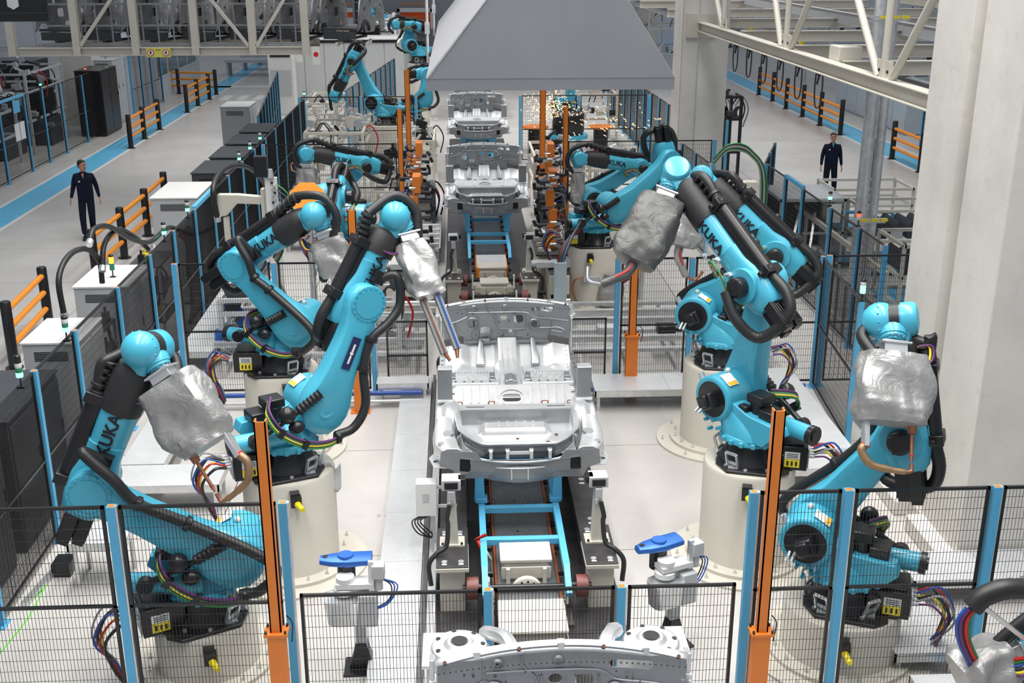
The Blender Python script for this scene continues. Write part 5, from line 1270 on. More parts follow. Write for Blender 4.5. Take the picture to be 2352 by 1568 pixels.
# stands with blue heads near the front fence
def tip_dresser(label, x, y, rz, z=1.0):
    t = thing('tip_dresser', label, 'tip dresser', (x, y, 0), rz, 'electrode dresser stands')
    MB().box((-.17, -.15, 0), (.17, .15, .02)).build('base_plate', BLK, t)
    MB().prism([(-.12, .02), (.12, .02), (.05, .30), (-.05, .30)], (1, 0, 0), (0, 0, 1), (0, 1, 0), (0, -.06, 0), .12).build('foot', BLK, t)
    MB().box((-.05, -.05, .28), (.05, .05, z - .1)).build('post', LGREY, t)
    MB().loft([((-.14, -.06, z - .42), (1, 0, 0), (0, 1, 0), .15, .11), ((-.14, -.06, z - .2), (1, 0, 0), (0, 1, 0), .17, .12), ((-.14, -.06, z - .17), (1, 0, 0), (0, 1, 0), .18, .13)], 18, 4).build('chip_tray', ALU, t)
    MB().box((.0, -.14, z - .45), (.17, .08, z - .12)).build('bracket_box', LGREY, t, bevel=.01)
    MB().lathe((-.13, -.02, z - .14), [(.10, 0), (.10, .05), (.085, .055), (.06, .06)], 24).build('collar', WHITE, t)
    MB().box((-.2, -.10, z - .07), (.14, .06, z - .02)).lathe((-.12, -.02, z - .02), [(.085, 0), (.085, .05)], 20).build('slide', WHITE, t)
    MB().cyl((-.12, .12, z - .12), (-.12, .12, z + .08), .085, n=20).build('motor', BLK, t)
    MB().loft([((-.36, .12, z + .12), (0, 1, 0), (0, 0, 1), .05, .035), ((-.25, .12, z + .12), (0, 1, 0), (0, 0, 1), .09, .04), ((-.1, .12, z + .12), (0, 1, 0), (0, 0, 1), .11, .045), ((.12, .14, z + .12), (0, 1, 0), (0, 0, 1), .10, .04)], 16, 3).lathe((-.12, .12, z + .15), [(.08, 0), (.07, .03)], 20).build('dresser_head', BLU2, t)
    MB().cyl((-.31, .12, z + .156), (-.31, .12, z + .162), .025, n=14).build('cutter_hole', BLK, t)
    MB().box((.10, -.08, z - .1), (.15, -.04, z + .2)).build('strut_rail', ALU, t)
    MB().cbox((.19, -.05, z + .1), (.12, .12, .14)).cyl((.19, -.05, z - .1), (.19, -.05, z + .03), .04, n=14).build('valve', LGREY, t, bevel=.01)
    for k in range(3): MB().path([(.2, -.02, z), (.3 + k * .03, -.02, z - .08), (.27, -.03 * k, z - .25), (.1, -.1, z - .3)], .007, 6, 5).build('hose', BLUC if k else RUB, t)
    return t
p = G(830, 1440, .6); tip_dresser('blue-headed tip dresser stand left of the bright strip behind the low fence', p.x - .03, 9.35, 0, .98)
p = G(1530, 1340, .8); tip_dresser('blue-headed tip dresser stand right of the line behind the low fence', 2.02, 9.6, .4, .95)

# ================================================================= GUNS ON THE ROBOTS
def gn(key, label, tgt=None, side=(1, 0, 0), Y=None, **kw):
    t, Wp, Tp, td = RB[key]
    d = td
    if tgt is not None:
        q = PY(tgt[0], tgt[1], Y if Y else Tp.y); d = (q - Tp).normalized()
    return gun(label, Tp, d, side, **kw)
gn('R1', 'silver foil-covered welding gun with a bronze bow arm, held by the lower left robot', (430, 950), (.75, -.15, .2), Y=9.25, size=(.58, .34, .70), flip=1, armlen=.9, seed=1)
gn('R10', 'silver foil-covered welding gun with a bronze bow arm beside the concrete column', (2050, 900), (1, 0, 0), Y=8.95, size=(.62, .34, .64), flip=-1, armlen=.75, window=-1, seed=2)
gn('R2', 'long silver foil-covered welding gun with two steel arms pointing at the nearest car', (1000, 720), (.9, .3, 0), Y=11.6, size=(.34, .24, .66), arm='X', armlen=1.0, seed=3)
gn('R3', 'grey foil-covered welding gun hanging behind the second left robot', (775, 610), (1, 0, 0), Y=14.2, size=(.44, .30, .50), arm='H', seed=4)
gn('R8', 'large dark grey foil-covered welding gun hanging over the middle fence', (1482, 545), (1, -.2, 0), Y=12.0, size=(.52, .36, .84), arm='H', cover=FOILG, flip=-1, seed=5, window=0)
gn('R9', 'light grey foil-covered welding gun hooked to the right behind the dark grey one', (1555, 590), (.8, .2, 0), Y=14.4, size=(.42, .34, .62), arm='H', cover=FOIL, flip=1, seed=6)
gn('R7', 'slim silver foil-covered welding gun under the level forearm at the right', None, (1, 0, 0), size=(.30, .24, .72), arm='', seed=7)
gn('R5', 'pale foil-covered welding gun under the level forearm at the left fence', None, (1, 0, 0), size=(.42, .26, .62), arm='', seed=8)

# ================================================================= PEOPLE
def person(label, x, y, face, pose, hgt=1.76, look=0.):
    """one continuous skinned body; pose gives joint positions; face = heading in degrees (local +y is forward)"""
    t = thing('person', label, 'person', (x, y, 0), math.radians(face - 90))
    s = hgt / 1.76
    J = dict(pel=(0, 0, .95), wst=(0, .0, 1.10), cst=(0, .0, 1.30), nkb=(0, -.01, 1.47), nk=(0, .0, 1.53), hd=(0, .01, 1.60))
    lg, ar = pose['legs'], pose['arms']
    vs = []; ed = []; rad = []
    def a(p, r, par=None):
        vs.append(V(p) * s); rad.append((r[0] * s, r[1] * s) if isinstance(r, tuple) else (r * s, r * s))
        if par is not None: ed.append((par, len(vs) - 1))
        return len(vs) - 1
    p = a(J['pel'], (.175, .13)); w_ = a(J['wst'], (.185, .135), p); c = a(J['cst'], (.190, .135), w_); nb = a(J['nkb'], (.075, .07), c); nk = a(J['nk'], .056, nb); hd = a(J['hd'], .05, nk)
    for q in (0, 1):
        sx = -1 if q == 0 else 1
        hip = a((sx * .09, 0, .88), .10, p); kn = a(lg[q][0], .080, hip); an = a(lg[q][1], .062, kn)
        sh = a((sx * .185, -.01, 1.42), .070, c); el = a(ar[q][0], .056, sh); wr = a(ar[q][1], .034, el)
    me = bpy.data.meshes.new('body'); me.from_pydata(vs, ed, []); o = bpy.data.objects.new('body', me); COL.objects.link(o)
    md = o.modifiers.new('sk', 'SKIN'); md.use_smooth_shade = True
    for i, r in enumerate(rad): me.skin_vertices[0].data[i].radius = r
    me.skin_vertices[0].data[0].use_root = True
    o.modifiers.new('ss', 'SUBSURF').levels = 2
    dg = bpy.context.evaluated_depsgraph_get(); m2 = bpy.data.meshes.new_from_object(o.evaluated_get(dg)); bpy.data.objects.remove(o); m2.name = 'body'
    m2.materials.clear()
    for mm in (NAVY, TROU, SKIN): m2.materials.append(mm)
    for f in m2.polygons:
        z = f.center.z / s; xx = abs(f.center.x) / s
        f.material_index = 1 if (z < .93 and xx < .22 or z < .6) else 0
        if z > 1.515: f.material_index = 2
        f.use_smooth = True
    for v in m2.vertices: v.co += V((0, 1, 0)) * .004 * noise.noise(v.co * 9)
    b = bpy.data.objects.new('body', m2); COL.objects.link(b); b.parent = t
    # head
    H = V((0, .025, 1.665)) * s; Rz = Matrix.Translation(H) @ Matrix.Rotation(math.radians(look), 4, 'Z') @ Matrix.Scale(s, 4)
    m = MB(Rz)
    sec = [(-.118, .045, .03, .035), (-.10, .052, .05, .022), (-.065, .062, .075, .008), (-.02, .071, .088, .0), (.03, .077, .095, -.004), (.07, .073, .092, -.008), (.10, .055, .07, -.012), (.118, .02, .03, -.014)]
    m.loft([((0, dy, z), (1, 0, 0), (0, 1, 0), aa, bb) for z, aa, bb, dy in sec], 20, 2.2)
    m.loft([((0, .085, .03), (1, 0, 0), (0, 0, 1), .008, .012), ((0, .096, -.005), (1, 0, 0), (0, 0, 1), .013, .018), ((0, .112, -.025), (1, 0, 0), (0, 0, 1), .015, .010), ((0, .098, -.035), (1, 0, 0), (0, 0, 1), .012, .005)], 10, 2)
    for q in (-1, 1): m.sph((q * .078, -.005, -.01), .02, 10, (.5, .8, 1.4))
    m.build('head', SKIN, t)
    m = MB(Rz)
    for q in (-1, 1): m.sph((q * .030, .082, .012), .011, 8, (1.2, .6, .7)); m.cbox((q * .031, .090, .034), (.036, .008, .007))
    m.cbox((0, .086, -.062), (.04, .01, .006)); m.build('eyes_and_brows', HAIR, t)
    m = MB(Rz); m.loft([((0, -.028, -.05), (1, 0, 0), (0, 1, 0), .066, .062), ((0, -.026, .0), (1, 0, 0), (0, 1, 0), .079, .075), ((0, -.018, .05), (1, 0, 0), (0, 1, 0), .083, .090), ((0, -.008, .09), (1, 0, 0), (0, 1, 0), .074, .093), ((0, -.010, .122), (1, 0, 0), (0, 1, 0), .045, .06), ((0, -.012, .130), (1, 0, 0), (0, 1, 0), .015, .02)], 18, 2.2)
    m.build('hair', HAIR, t)
    m = MB(); m.loft([((0, .0, 1.475 * s), (1, 0, 0), (0, 1, 0), .088 * s, .078 * s), ((0, .006, 1.515 * s), (1, 0, 0), (0, 1, 0), .070 * s, .064 * s)], 20, 2); m.build('collar', NAVY, t)
    m = MB(); m.prism([(-.03, 1.52), (.03, 1.52), (.0, 1.40)], (1, 0, 0), (0, 0, 1), (0, 1, 0), (0, .062, 0), .03); m.build('shirt_front', pose.get('shirt', BLUEL), t)
    m = MB(); m.cbox((.09, .108, 1.34), (.04, .008, .03)); m.build('chest_badge', LBLW, t)
    for q in (0, 1):
        sx = -1 if q == 0 else 1
        el, wr = V(ar[q][0]) * s, V(ar[q][1]) * s; d = (wr - el).normalized(); palm = wr + d * .05 * s
        fw = V((0, 1, 0)); fw = (fw - d * fw.dot(d)).normalized(); nr = d.cross(fw)
        m = MB(); m.loft([(wr - d * .02, fw, nr, .024, .020), (wr + d * .02, fw, nr, .032, .018), (wr + d * .085, fw, nr, .040, .016), (wr + d * .10, fw, nr, .034, .012)], 12, 2.5)
        for k in range(4):
            b0 = wr + d * .09 + fw * (.03 - k * .020); ln = (.065, .075, .070, .055)[k]; cu = nr * (-sx) * .0
            inn = V((-sx, 0, 0))
            m.path([b0 - d * .02, b0 + d * ln * .5, b0 + d * ln * .85 + inn * .02, b0 + d * ln + inn * .035], [.0095, .009, .008, .006], 7, 3)
        m.path([wr + d * .025 + fw * .025, wr + d * .06 + fw * .052, wr + d * .095 + fw * .058], [.012, .010, .008], 7, 3)
        m.build('hand', SKIN, t)
        an = V(lg[q][1]) * s; fz_ = lg[q][2] if len(lg[q]) > 2 else 0
        m = MB(); m.loft([(an + V((0, -.05, -.04)), (1, 0, 0), (0, 0, 1), .035, .045), (an + V((0, .03, -.045)), (1, 0, 0), (0, 0, 1), .045, .045), (an + V((0, .12, -.06)), (1, 0, 0), (0, 0, 1), .048, .032), (an + V((0, .20, -.07)), (1, 0, 0), (0, 0, 1), .036, .02)], 14, 2.6); m.build('shoe', BLK, t)
    return t
walkp = dict(legs=[((-.10, .10, .50), (-.08, .02, .09)), ((.10, .14, .50), (.08, .26, .10))], arms=[((-.25, -.06, 1.15), (-.29, -.04, .90)), ((.25, .0, 1.15), (.31, .08, .92))])
standp = dict(legs=[((-.12, .02, .48), (-.15, -.02, .09)), ((.11, .05, .48), (.13, .03, .09))], arms=[((-.24, -.03, 1.15), (-.27, .05, .90)), ((.24, -.03, 1.15), (.27, .06, .90))])
sidep = dict(legs=[((-.10, .06, .48), (-.12, .0, .09)), ((.10, .12, .50), (.10, .16, .09))], arms=[((-.30, .10, 1.20), (-.44, .26, .98)), ((.26, .0, 1.15), (.28, .08, .90))])
walkp['shirt'] = SKIN
person('man in dark clothes walking in the left aisle looking over his shoulder', -8.75, 26.9, -80, walkp, 1.80, 55)
person('man in a navy pullover over a light blue collar standing in the right aisle', 10.05, 30.3, -97, standp, 1.76)
person('dark-clothed person half hidden behind the silver ducts', 11.0, 29.7, 180, sidep, 1.66)

# ================================================================= LEFT SIDE EQUIPMENT
def cabinet(name, label, x0, y0, x1, y1, z, m, top=None, doors=2, z0=.02, cat='cabinet', side='y', group=None):
    t = thing(name, label, cat, (x0, y0, 0), 0, group); w_, d_ = x1 - x0, y1 - y0
    MB().box((0, 0, z0), (w_, d_, z)).build('body', m, t, bevel=.012)
    MB().box((-.02, -.02, z), (w_ + .02, d_ + .02, z + .03)).build('top', top or m, t, bevel=.006)
    n_ = doors
    for k in range(n_):
        if side == 'y':
            a, b = w_ * k / n_ + .02, w_ * (k + 1) / n_ - .02
            d = MB().box((a, -.02, z0 + .08), (b, -.002, z - .06)).build('door', m, t, bevel=.006)
            MB().box((b - .05, -.035, z * .55), (b - .03, -.02, z * .55 + .14)).build('handle', BLK, d)
        else:
            a, b = d_ * k / n_ + .02, d_ * (k + 1) / n_ - .02; xs_ = w_ + .002 if side == 'x' else -.02
            d = MB().box((xs_, a, z0 + .08), (xs_ + .018, b, z - .06)).build('door', m, t, bevel=.006)
            hx = xs_ + .018 if side == 'x' else xs_ - .015
            MB().box((hx, b - .06, z * .55), (hx + .015, b - .03, z * .55 + .14)).build('handle', BLK, d)
    m_ = MB()
    for k in range(6): m_.box((w_ * .2, -.006, z - .22 + k * .022), (w_ * .8, -.001, z - .21 + k * .022))
    m_.build('vent_slots', BLK, t)
    return t
cabinet('control_cabinet', 'low dark grey transformer cabinet in the left corner below the stack light', -6.3, 10.0, -4.95, 11.4, 1.55, DGREY, side='x')
cabinet('control_cabinet', 'second dark grey cabinet behind the transformer at the left edge', -6.7, 11.7, -4.95, 13.3, 1.6, DGREY, side='x')
cabinet('control_cabinet', 'black cabinet at the lower left behind the cable coils', -6.3, 8.8, -5.15, 9.7, 1.3, DGREY, side='x')
cabinet('control_cabinet', 'light grey control box with a ribbed white top beside the left fence', -5.55, 13.9, -4.85, 14.9, 1.75, LGREY, WHITE, side='x')
cabinet('control_cabinet', 'light grey control box under the amber stack light', -5.75, 16.6, -4.95, 17.8, 1.70, LGREY, WHITE, side='x')
cabinet('control_cabinet', 'tall pale cabinet behind the left fence gate', -5.75, 21.3, -4.9, 22.8, 2.05, LGREY, WHITE, side='x')
for k in range(4):
    cabinet('control_cabinet', ('first', 'second', 'third', 'fourth')[k] + ' dark cabinet along the left fence, counted from the camera', -5.65, 24.3 + k * 1.9, -4.9, 25.8 + k * 1.9, 1.95, DGREY, side='x', group='dark cabinets along the left fence')
cabinet('control_cabinet', 'tall grey cabinet standing alone by the far fence corner', -6.7, 33.0, -5.9, 34.2, 2.2, LGREY, side='x')
cabinet('control_cabinet', 'black and grey cabinet beside the blue lane', -13.6, 42.2, -12.7, 44.2, 2.3, BLK, side='x')
cabinet('control_cabinet', 'light cabinet with a red beacon past the blue fence', -13.9, 45.2, -13.1, 46.4, 2.4, LGREY, side='x')
for k, (x, y, w_, h_) in enumerate(((-5.25, 19.1, .5, 1.5), (-5.3, 12.4, .5, 1.2), (-5.3, 15.6, .5, 1.4))):
    r = thing('valve_rack', 'black valve rack with fittings behind the left fence, %s one' % ('farthest', 'nearest', 'middle')[k], 'rack', (x, y, 0))
    for a in (-.25, .25):
        for b in (-.5, .5): MB().box((a - .02, b - .02, 0), (a + .02, b + .02, h_)).build('upright', ALU, r, smooth=False)
    for z in (.5, 1.0, h_ - .04): MB().box((-.27, -.52, z), (.27, .52, z + .03)).build('shelf', DGREY, r)
    for q in range(9):
        c = (rnd.uniform(-.2, .2), rnd.uniform(-.45, .45), rnd.choice((.6, 1.1, h_ + .02)))
        MB().cbox((c[0], c[1], c[2] + .05), (.10, .09, .14)).cyl((c[0], c[1], c[2] + .1), (c[0], c[1], c[2] + .2), .02, n=8).build('valve', rnd.choice((BLK, ALU, BLK, YEL)), r)
    for q in range(8):
        a = V((rnd.uniform(-.2, .2), rnd.uniform(-.4, .4), h_ * .4)); MB().path([a, a + V((.1, .1, .3)), a + V((rnd.uniform(-.1, .2), rnd.uniform(-.3, .3), .55)), a + V((0, .2, .8))], .018, 6, 5).build('hose', rnd.choice((RUB, RUB, RUB, RED, BLUC)), r)
# cable coils
cc = thing('cable_coil', 'tangle of red and blue cable loops hanging in the lower left corner', 'cables', (-5.05, 9.0, .9))
for k in range(9):
    r = .30 + .03 * (k % 4); mm = (RED, BLUC, RED, PUR, RED, BLUC, RUB, RED, RUB)[k]
    MB().path([(rnd.uniform(-.03, .03) + .02 * k, r * math.cos(a) , r * math.sin(a) * 1.2) for a in [2 * PI * i / 10 + .3 * k for i in range(10)]], .012, 6, 4).build('loop', mm, cc)
for k in range(7):
    y = -.4 + k * .16
    MB().path([(.02, y, .5), (.06, y + .1, .2), (.0, y - .1, -.2), (.1, y + .1, -.6), (.2, y + .2, -.88)], .012, 6, 5).build('drop_cable', (RED, BLUC, RED, RUB, PUR, BLUC, RUB)[k], cc)
cc = thing('cable_coil', 'bundle of red hoses lying on the dark cabinets at the left edge', 'cables', (-5.3, 11.1, 1.62))
for k in range(6): MB().path([(-.8, .2 - k * .06, .1), (-.3, .25 - k * .05, .16), (.1, .1 - k * .05, .12), (.35, -.1 - k * .04, -.1), (.42, -.3 - .05 * k, -.7)], .016, 6, 6).build('hose', (RED, RED, YEL, BLUC, RUB, RED)[k], cc)
cc = thing('cable_coil', 'dark red and blue cable bundle hanging on the pale cabinet', 'cables', (-4.85, 19.9, 1.2))
for k in range(9):
    y = k * .09
    MB().path([(-.1, y, .5), (.0, y + .1, .3), (.02, y - .1, -.2), (.0, y + .1, -.7), (-.05, y, -1.15)], .02, 6, 5).build('drop_cable', (RUB, RED, RUB, BLUC, RUB, RED, RUB, PUR, RUB)[k], cc)

def stack_light(label, x, y, z, cols, h_=.16):
    t = thing('stack_light', label, 'signal light', (x, y, z), 0, 'stack lights on the fences'); t.scale = (.8, .8, .8)
    MB().cyl((0, 0, 0), (0, 0, .14), .012, n=8).cbox((0, 0, .0), (.10, .07, .03)).build('stem', BLK, t)
    zz = .14
    for c in cols:
        MB().lathe((0, 0, zz), [(.042, 0), (.045, .01), (.045, .055), (.042, .065)], 16).build('lens', c, t); zz += .066
    MB().lathe((0, 0, zz), [(.045, 0), (.045, .03), (.03, .045)], 16).build('cap', BLK, t)
    return t
SL = [(45, 862, 2.15, 'at the lower left corner of the fence'), (150, 752, 2.15, 'over the ribbed white cabinet top'), (376, 530, 2.15, 'on the left fence before the pale cabinet'), (430, 478, 2.15, 'on the gate of the left fence'), (549, 362, 2.15, 'past the left hose arch'), (574, 337, 2.15, 'second past the left hose arch'), (597, 315, 2.15, 'third past the left hose arch')]
for k, (px, py, z, lb_) in enumerate(SL):
    p = PX(px, py, -4.66); stack_light('black and green stack light ' + lb_, -4.66, p.y, 2.1, [LEDG, LEDGD, WHITE, RUB][:3 if k else 4])
p = PY(625, 230, 35.9); stack_light('small green signal light on the far left fence corner', -4.7, 35.9, 2.1, [LEDG])
stack_light('amber and green stack light on the light grey control box', -5.3, 17.1, 1.73, [LEDGD, LEDGD, LEDO, LEDO])
stack_light('green stack light on the right fence by the silver ducts', 5.25, 14.1, 2.1, [LEDG, LEDG, WHITE])
stack_light('red stack light at the foot clamp of the silver ducts', 6.62, 18.3, 2.1, [WHITE, LEDR])
stack_light('white and green stack light left of the silver ducts', 6.64, 19.9, 2.1, [LEDG, WHITE])
stack_light('green beacon on the blue fenced far left cell', -13.0, 37.0, 2.3, [LEDG]); stack_light('red beacon over the black cabinet at the far left', -13.1, 41.9, 2.3, [LEDR]); stack_light('red over green beacon on the light cabinet', -13.5, 45.8, 2.43, [LEDG, LEDR])
stack_light('green beacon on the blue double gate', -13.0, 49.5, 2.4, [LEDG])
stack_light('green beacon on the fence beside the rear column', 7.69, 33.79, 2.1, [LEDG]); stack_light('second green beacon beyond the rear column', 8.17, 37.07, 2.1, [LEDG])

# hose arches over the left fence
def hose(label, pts, r=.045, m=None, name='cable_conduit'):
    P = [V(p) for p in pts]; o = P[0]; t = thing(name, label, 'hose', o)
    MB().path([p - o for p in P], r, 10, 6, ribs=.03, rr=1.04).build('corrugated_hose', m or RUB, t)
    d = (P[1] - P[0]).normalized(); MB().cyl(V((0, 0, 0)) - d * .02, d * .06, r * 1.3, n=12).build('coupling', GALV, t); return t
xp = -4.85
hose('black hose arching up beside the ribbed white cabinet', [PX(a, b, xp) for a, b in ((148, 728), (135, 640), (160, 585), (200, 572), (228, 600), (235, 650))], .036)
hose('black hose waving along the top of the left fence', [PX(a, b, xp + .1) for a, b in ((205, 560), (215, 527), (250, 520), (300, 548), (345, 555), (390, 522), (440, 540), (490, 515), (500, 455))], .036)
hose('second black hose looping over the valve rack', [PX(a, b, xp + .05) for a, b in ((235, 620), (240, 560), (270, 527), (310, 545), (340, 572))], .036)
hose('black hose arch hanging from the grey bracket arm', [PX(a, b, -4.0) for a, b in ((500, 505), (490, 430), (520, 385), (570, 385), (605, 420), (612, 455))], .045)
br = thing('bracket_arm', 'pale grey bracket arm holding the hose arch above the left cell', 'bracket', PX(505, 500, -4.0))
o = PX(505, 500, -4.0); q = lambda a, b: PX(a, b, -4.0) - o
Yb = o.y
def qy(a, b): p = PY(a, b, Yb); return (p.x - o.x, p.z - o.z)
MB().prism([qy(498, 447), qy(545, 447), qy(600, 452), qy(600, 470), qy(545, 468), qy(522, 495), qy(500, 500)], (1, 0, 0), (0, 0, 1), (0, 1, 0), (0, 0, 0), .14).build('arm', CREAM, br, bevel=.012)
a_, b_ = qy(512, 500), qy(524, 500); MB().box((a_[0], .02, -o.z), (b_[0], .12, a_[1])).build('upright', CREAM, br)
a_ = qy(602, 435); MB().box((a_[0] - .03, -.02, a_[1] - .7), (a_[0] + .02, .16, a_[1])).build('end_plate', CREAM, br)
vp = thing('fitting_board', 'white valve panel packed with fittings beside the bracket arm', 'valve panel', (PY(628, 470, Yb).x, Yb - .1, 0))
zt = PY(628, 405, Yb).z
MB().box((-.10, 0, 0), (.10, .06, zt)).build('panel', WHITE, vp)
for k in range(16): MB().cbox((.02 + .04 * (k % 2), -.03, zt - .08 - k * .055), (.035, .05, .03)).build('fitting', (BLK, ALU, GALV)[k % 3], vp)
MB().box((-.26, -.05, zt + .02), (-.04, .12, zt + .35)).build('black_box', BLK, vp); MB().cyl((.0, 0, zt), (.0, 0, zt + .14), .06, .04, n=14).build('regulator', ALU, vp)
for k in range(6): MB().path([(.1, -.04, zt - .1 - k * .1), (.3, -.1, zt - .3 - k * .08), (.35, -.05, zt - .8), (.2, 0, zt - 1.2)], .012, 6, 5).build('hose', (GRN, RUB, RUB, CABG, GRN, BLUC)[k], vp)
# orange disc guard
p = PY(706, 455, 18.2)
d = thing('orange_guard_disc', 'flat orange octagonal disc behind the wrist of the third left robot', 'disc', (p.x, 18.2, p.z))
MB().prism([(.30 * math.cos(PI / 8 + k * PI / 4), .27 * math.sin(PI / 8 + k * PI / 4)) for k in range(8)], (1, 0, 0), (0, .35, .94), (0, -.94, .35), (0, 0, 0), .02).build('disc', ORGB, d)
MB().cyl((0, .1, -.05), (0, .1, -p.z), .05, n=12).build('stand', GALV, d)

# ================================================================= FIXTURES NEXT TO THE SECOND CAR
def clamp_stand(label, x, y, s, h_=2.2, seed=0):
    rn = random.Random(seed)
    t = thing('clamp_stand', label, 'clamp stand', (x, y, 0), 0, 'orange clamp stands')
    MB().box((-.34, -.5, .80), (.34, .75, .84)).build('dark_plate', PLATE, t, bevel=.006); MB().box((-.28, -.4, .02), (.28, .6, .80)).build('plinth', CREAM, t, bevel=.01)
    MB().box((-.07, -.06, .84), (.07, .10, h_ * .55)).box((-.12, -.1, .84), (.12, .16, .87)).build('column', ORG, t, bevel=.006)
    MB().prism([(-.07, .87), (.07, .87), (.045, 1.3), (-.045, 1.3)], (1, 0, 0), (0, 0, 1), (0, -1, 0), (0, -.06, 0), .05).build('gusset', ORG, t)
    for k in range(3):
        z = h_ * .55 + k * .38; dx = .03 * (-1) ** k
        MB().box((-.08 + dx, .0, z), (.08 + dx, .18 + .12 * k, z + .32)).build('bracket', ORG, t, bevel=.008)
    for k in range(10):
        z = .95 + k * (h_ - .85) / 10; a = -s if k % 3 else s; y_ = rn.uniform(-.12, .35)
        c = V((a * rn.uniform(.10, .2), y_, z))
        MB().cbox(c, (.20, .10, .07)).cbox(c + V((a * .14, 0, .05)), (.07, .06, .13), Matrix.Rotation(rn.uniform(-.6, .6), 3, 'Y')).cyl(c + V((a * .06, -.06, 0)), c + V((a * .06, .08, 0)), .03, n=10).build('clamp', BLK if k % 2 else DGREY, t, bevel=.006)
        MB().cbox(c + V((-a * .08, -.05, -.03)), (.14, .05, .06)).cyl(c + V((-a * .1, -.08, 0)), c + V((-a * .22, -.09, .0)), .028, n=10).build('cylinder', ALU, t)
    for k in range(6):
        z = 1.0 + k * .2; MB().path([(s * .05, .1, z), (s * .22, .05, z + .1), (s * .26, .0, z - .15), (s * .1, .1, z - .25)], .012, 6, 5).build('cable', (RUB, RUB, RED, RUB, CABG, BLUC)[k], t)
    return t
for k, (px, py, s, lb_, hh) in enumerate(((957, 592, -1, 'orange clamp stand left of the second car', 2.35), (1268, 575, 1, 'orange clamp stand right of the second car', 2.35))):
    p = G(px, py, .84); clamp_stand(lb_, p.x, p.y + .2, s, hh, k)
p = G(962, 452, .84); clamp_stand('rear orange clamp stand left of the second car', p.x, p.y, -1, 1.9, 5)
p = G(1262, 455, .84); clamp_stand('rear orange clamp stand right of the second car', p.x, p.y, 1, 1.9, 6)
for s, x0, x1, lb_ in ((-1, -1.38, -.42, 'left'), (1, 1.66, 2.03, 'right')):
    t = thing('station_base', 'cream base frame with dark top at the %s of the middle station' % lb_, 'machine base', (0, 0, 0))
    MB().box((x0, 20.4, .35), (x1, 20.6, .72)).box((x0, 20.6, .62), (x1, 22.0, .72)).build('beam', CREAM, t, bevel=.01)
    MB().box((x0, 20.42, .72), (x1, 21.5, .735)).build('top_plate', PLATE, t)
    MB().box((x0 + .05, 20.35, .05), (x1, 20.39, .28)).build('lower_beam', CREAM, t); MB().box((x0, 20.9, .02), (x0 + .2, 21.3, .6)).build('leg', CREAM, t); MB().box((x1 - .3, 20.9, .02), (x1 - .1, 21.3, .6)).build('leg', CREAM, t)
    MB().cyl((x0, 20.2, .30), (x1, 20.2, .30), .035, n=12).cyl((x0, 20.2, .2), (x1, 20.2, .2), .025, n=12).build('pipe', GALV, t)
    for k in range(6):
        y = 21.7 + k * .42
        MB().box((x0 + (.5 if s < 0 else .0), y, .84), (x1 - (.0 if s < 0 else .5), y + .06, .92)).build('cross_rail', WHITE if s < 0 else CREAM, t, bevel=.004)
    MB().box((x0 + .9, 21.7, .80), (x0 + .96, 24.0, .86)).box((x1 - .3, 21.7, .80), (x1 - .24, 24.0, .86)).box((x0 + .5, 23.9, .02), (x0 + .6, 24, .84)).box((x1 - .5, 23.9, .02), (x1 - .4, 24, .84)).build('long_rail', LGREY, t)
    m = MB(); m.cbox(((x0 + x1) / 2 - .1, 20.9, .82), (.62, .22, .12)); m.cbox(((x0 + x1) / 2 + .25, 20.9, .85), (.2, .18, .18)); m.cyl(((x0 + x1) / 2 - .5, 20.9, .82), ((x0 + x1) / 2 - .38, 20.9, .82), .07, n=14); m.build('servo_drive', LGREY, t, bevel=.012)
dct = thing('cable_duct', 'tall tread-patterned cable duct with a cable bundle left of the middle right pedestal', 'cable duct', (G(1277, 700, 0).x, 20.0, 0))
dz = PY(1277, 605, 20.0).z
MB().box((-.11, 0, .0), (.11, .2, dz)).build('duct', mat('pale_blue_tread', (.45, .55, .60), .4, .3, bump=.3, bscale=120, kind='tread'), dct)
for k in range(9): MB().path([(-.05 + k * .012, .1, dz - .05), (-.02 + k * .015, .1, dz + .15), (.12 + k * .02, .3, dz + .35 + .02 * k), (.45, .62, dz + .46 + .03 * k)], .014, 6, 5).build('cable', (RUB, RED, RUB, GRN, BLUC, RUB, PUR, CABG, RUB)[k], dct)

# ================================================================= CROSS CONVEYOR RAILS
for s, x0, x1, lb_ in ((-1, -4.0, -.6, 'left'), (1, 1.75, 5.2, 'right')):
    t = thing('cross_conveyor', 'bank of galvanised guide rails running sideways on the %s of the line' % lb_, 'conveyor', (x0, 17.3, 0)); w_ = x1 - x0
    for k, (y, z, h_) in enumerate(((0, .30, .06), (.35, .36, .09), (.75, .36, .07), (1.1, .42, .10), (1.5, .42, .12), (1.9, .50, .05))):
        MB().box((0, y, z), (w_, y + .05, z + h_)).box((0, y - .03, z + h_), (w_, y + .08, z + h_ + .012)).build('guide_rail', GALV, t, smooth=False)
    for k in range(5):
        x = .2 + k * (w_ - .4) / 4
        MB().box((x, -.05, 0), (x + .06, .0, .3)).box((x, 1.95, 0), (x + .06, 2.0, .5)).box((x, 0, .22), (x + .06, 1.95, .28)).build('support_leg', ALU, t, smooth=False)
    for k in range(3):
        x = .5 + k * 1.0; MB().box((x, .5, .42), (x + .3, .72, .56)).cyl((x + .3, .6, .48), (x + .42, .6, .48), .05, n=12).build('drive_unit', BLK if k % 2 else LGREY, t, bevel=.01)
    MB().cyl((0, -1.35, .20), (w_, -1.35, .20), .035, n=10).build('blue_pipe', BLUC, t); MB().cyl((0, -1.42, .1), (w_, -1.42, .1), .025, n=10).build('pipe', GALV, t)
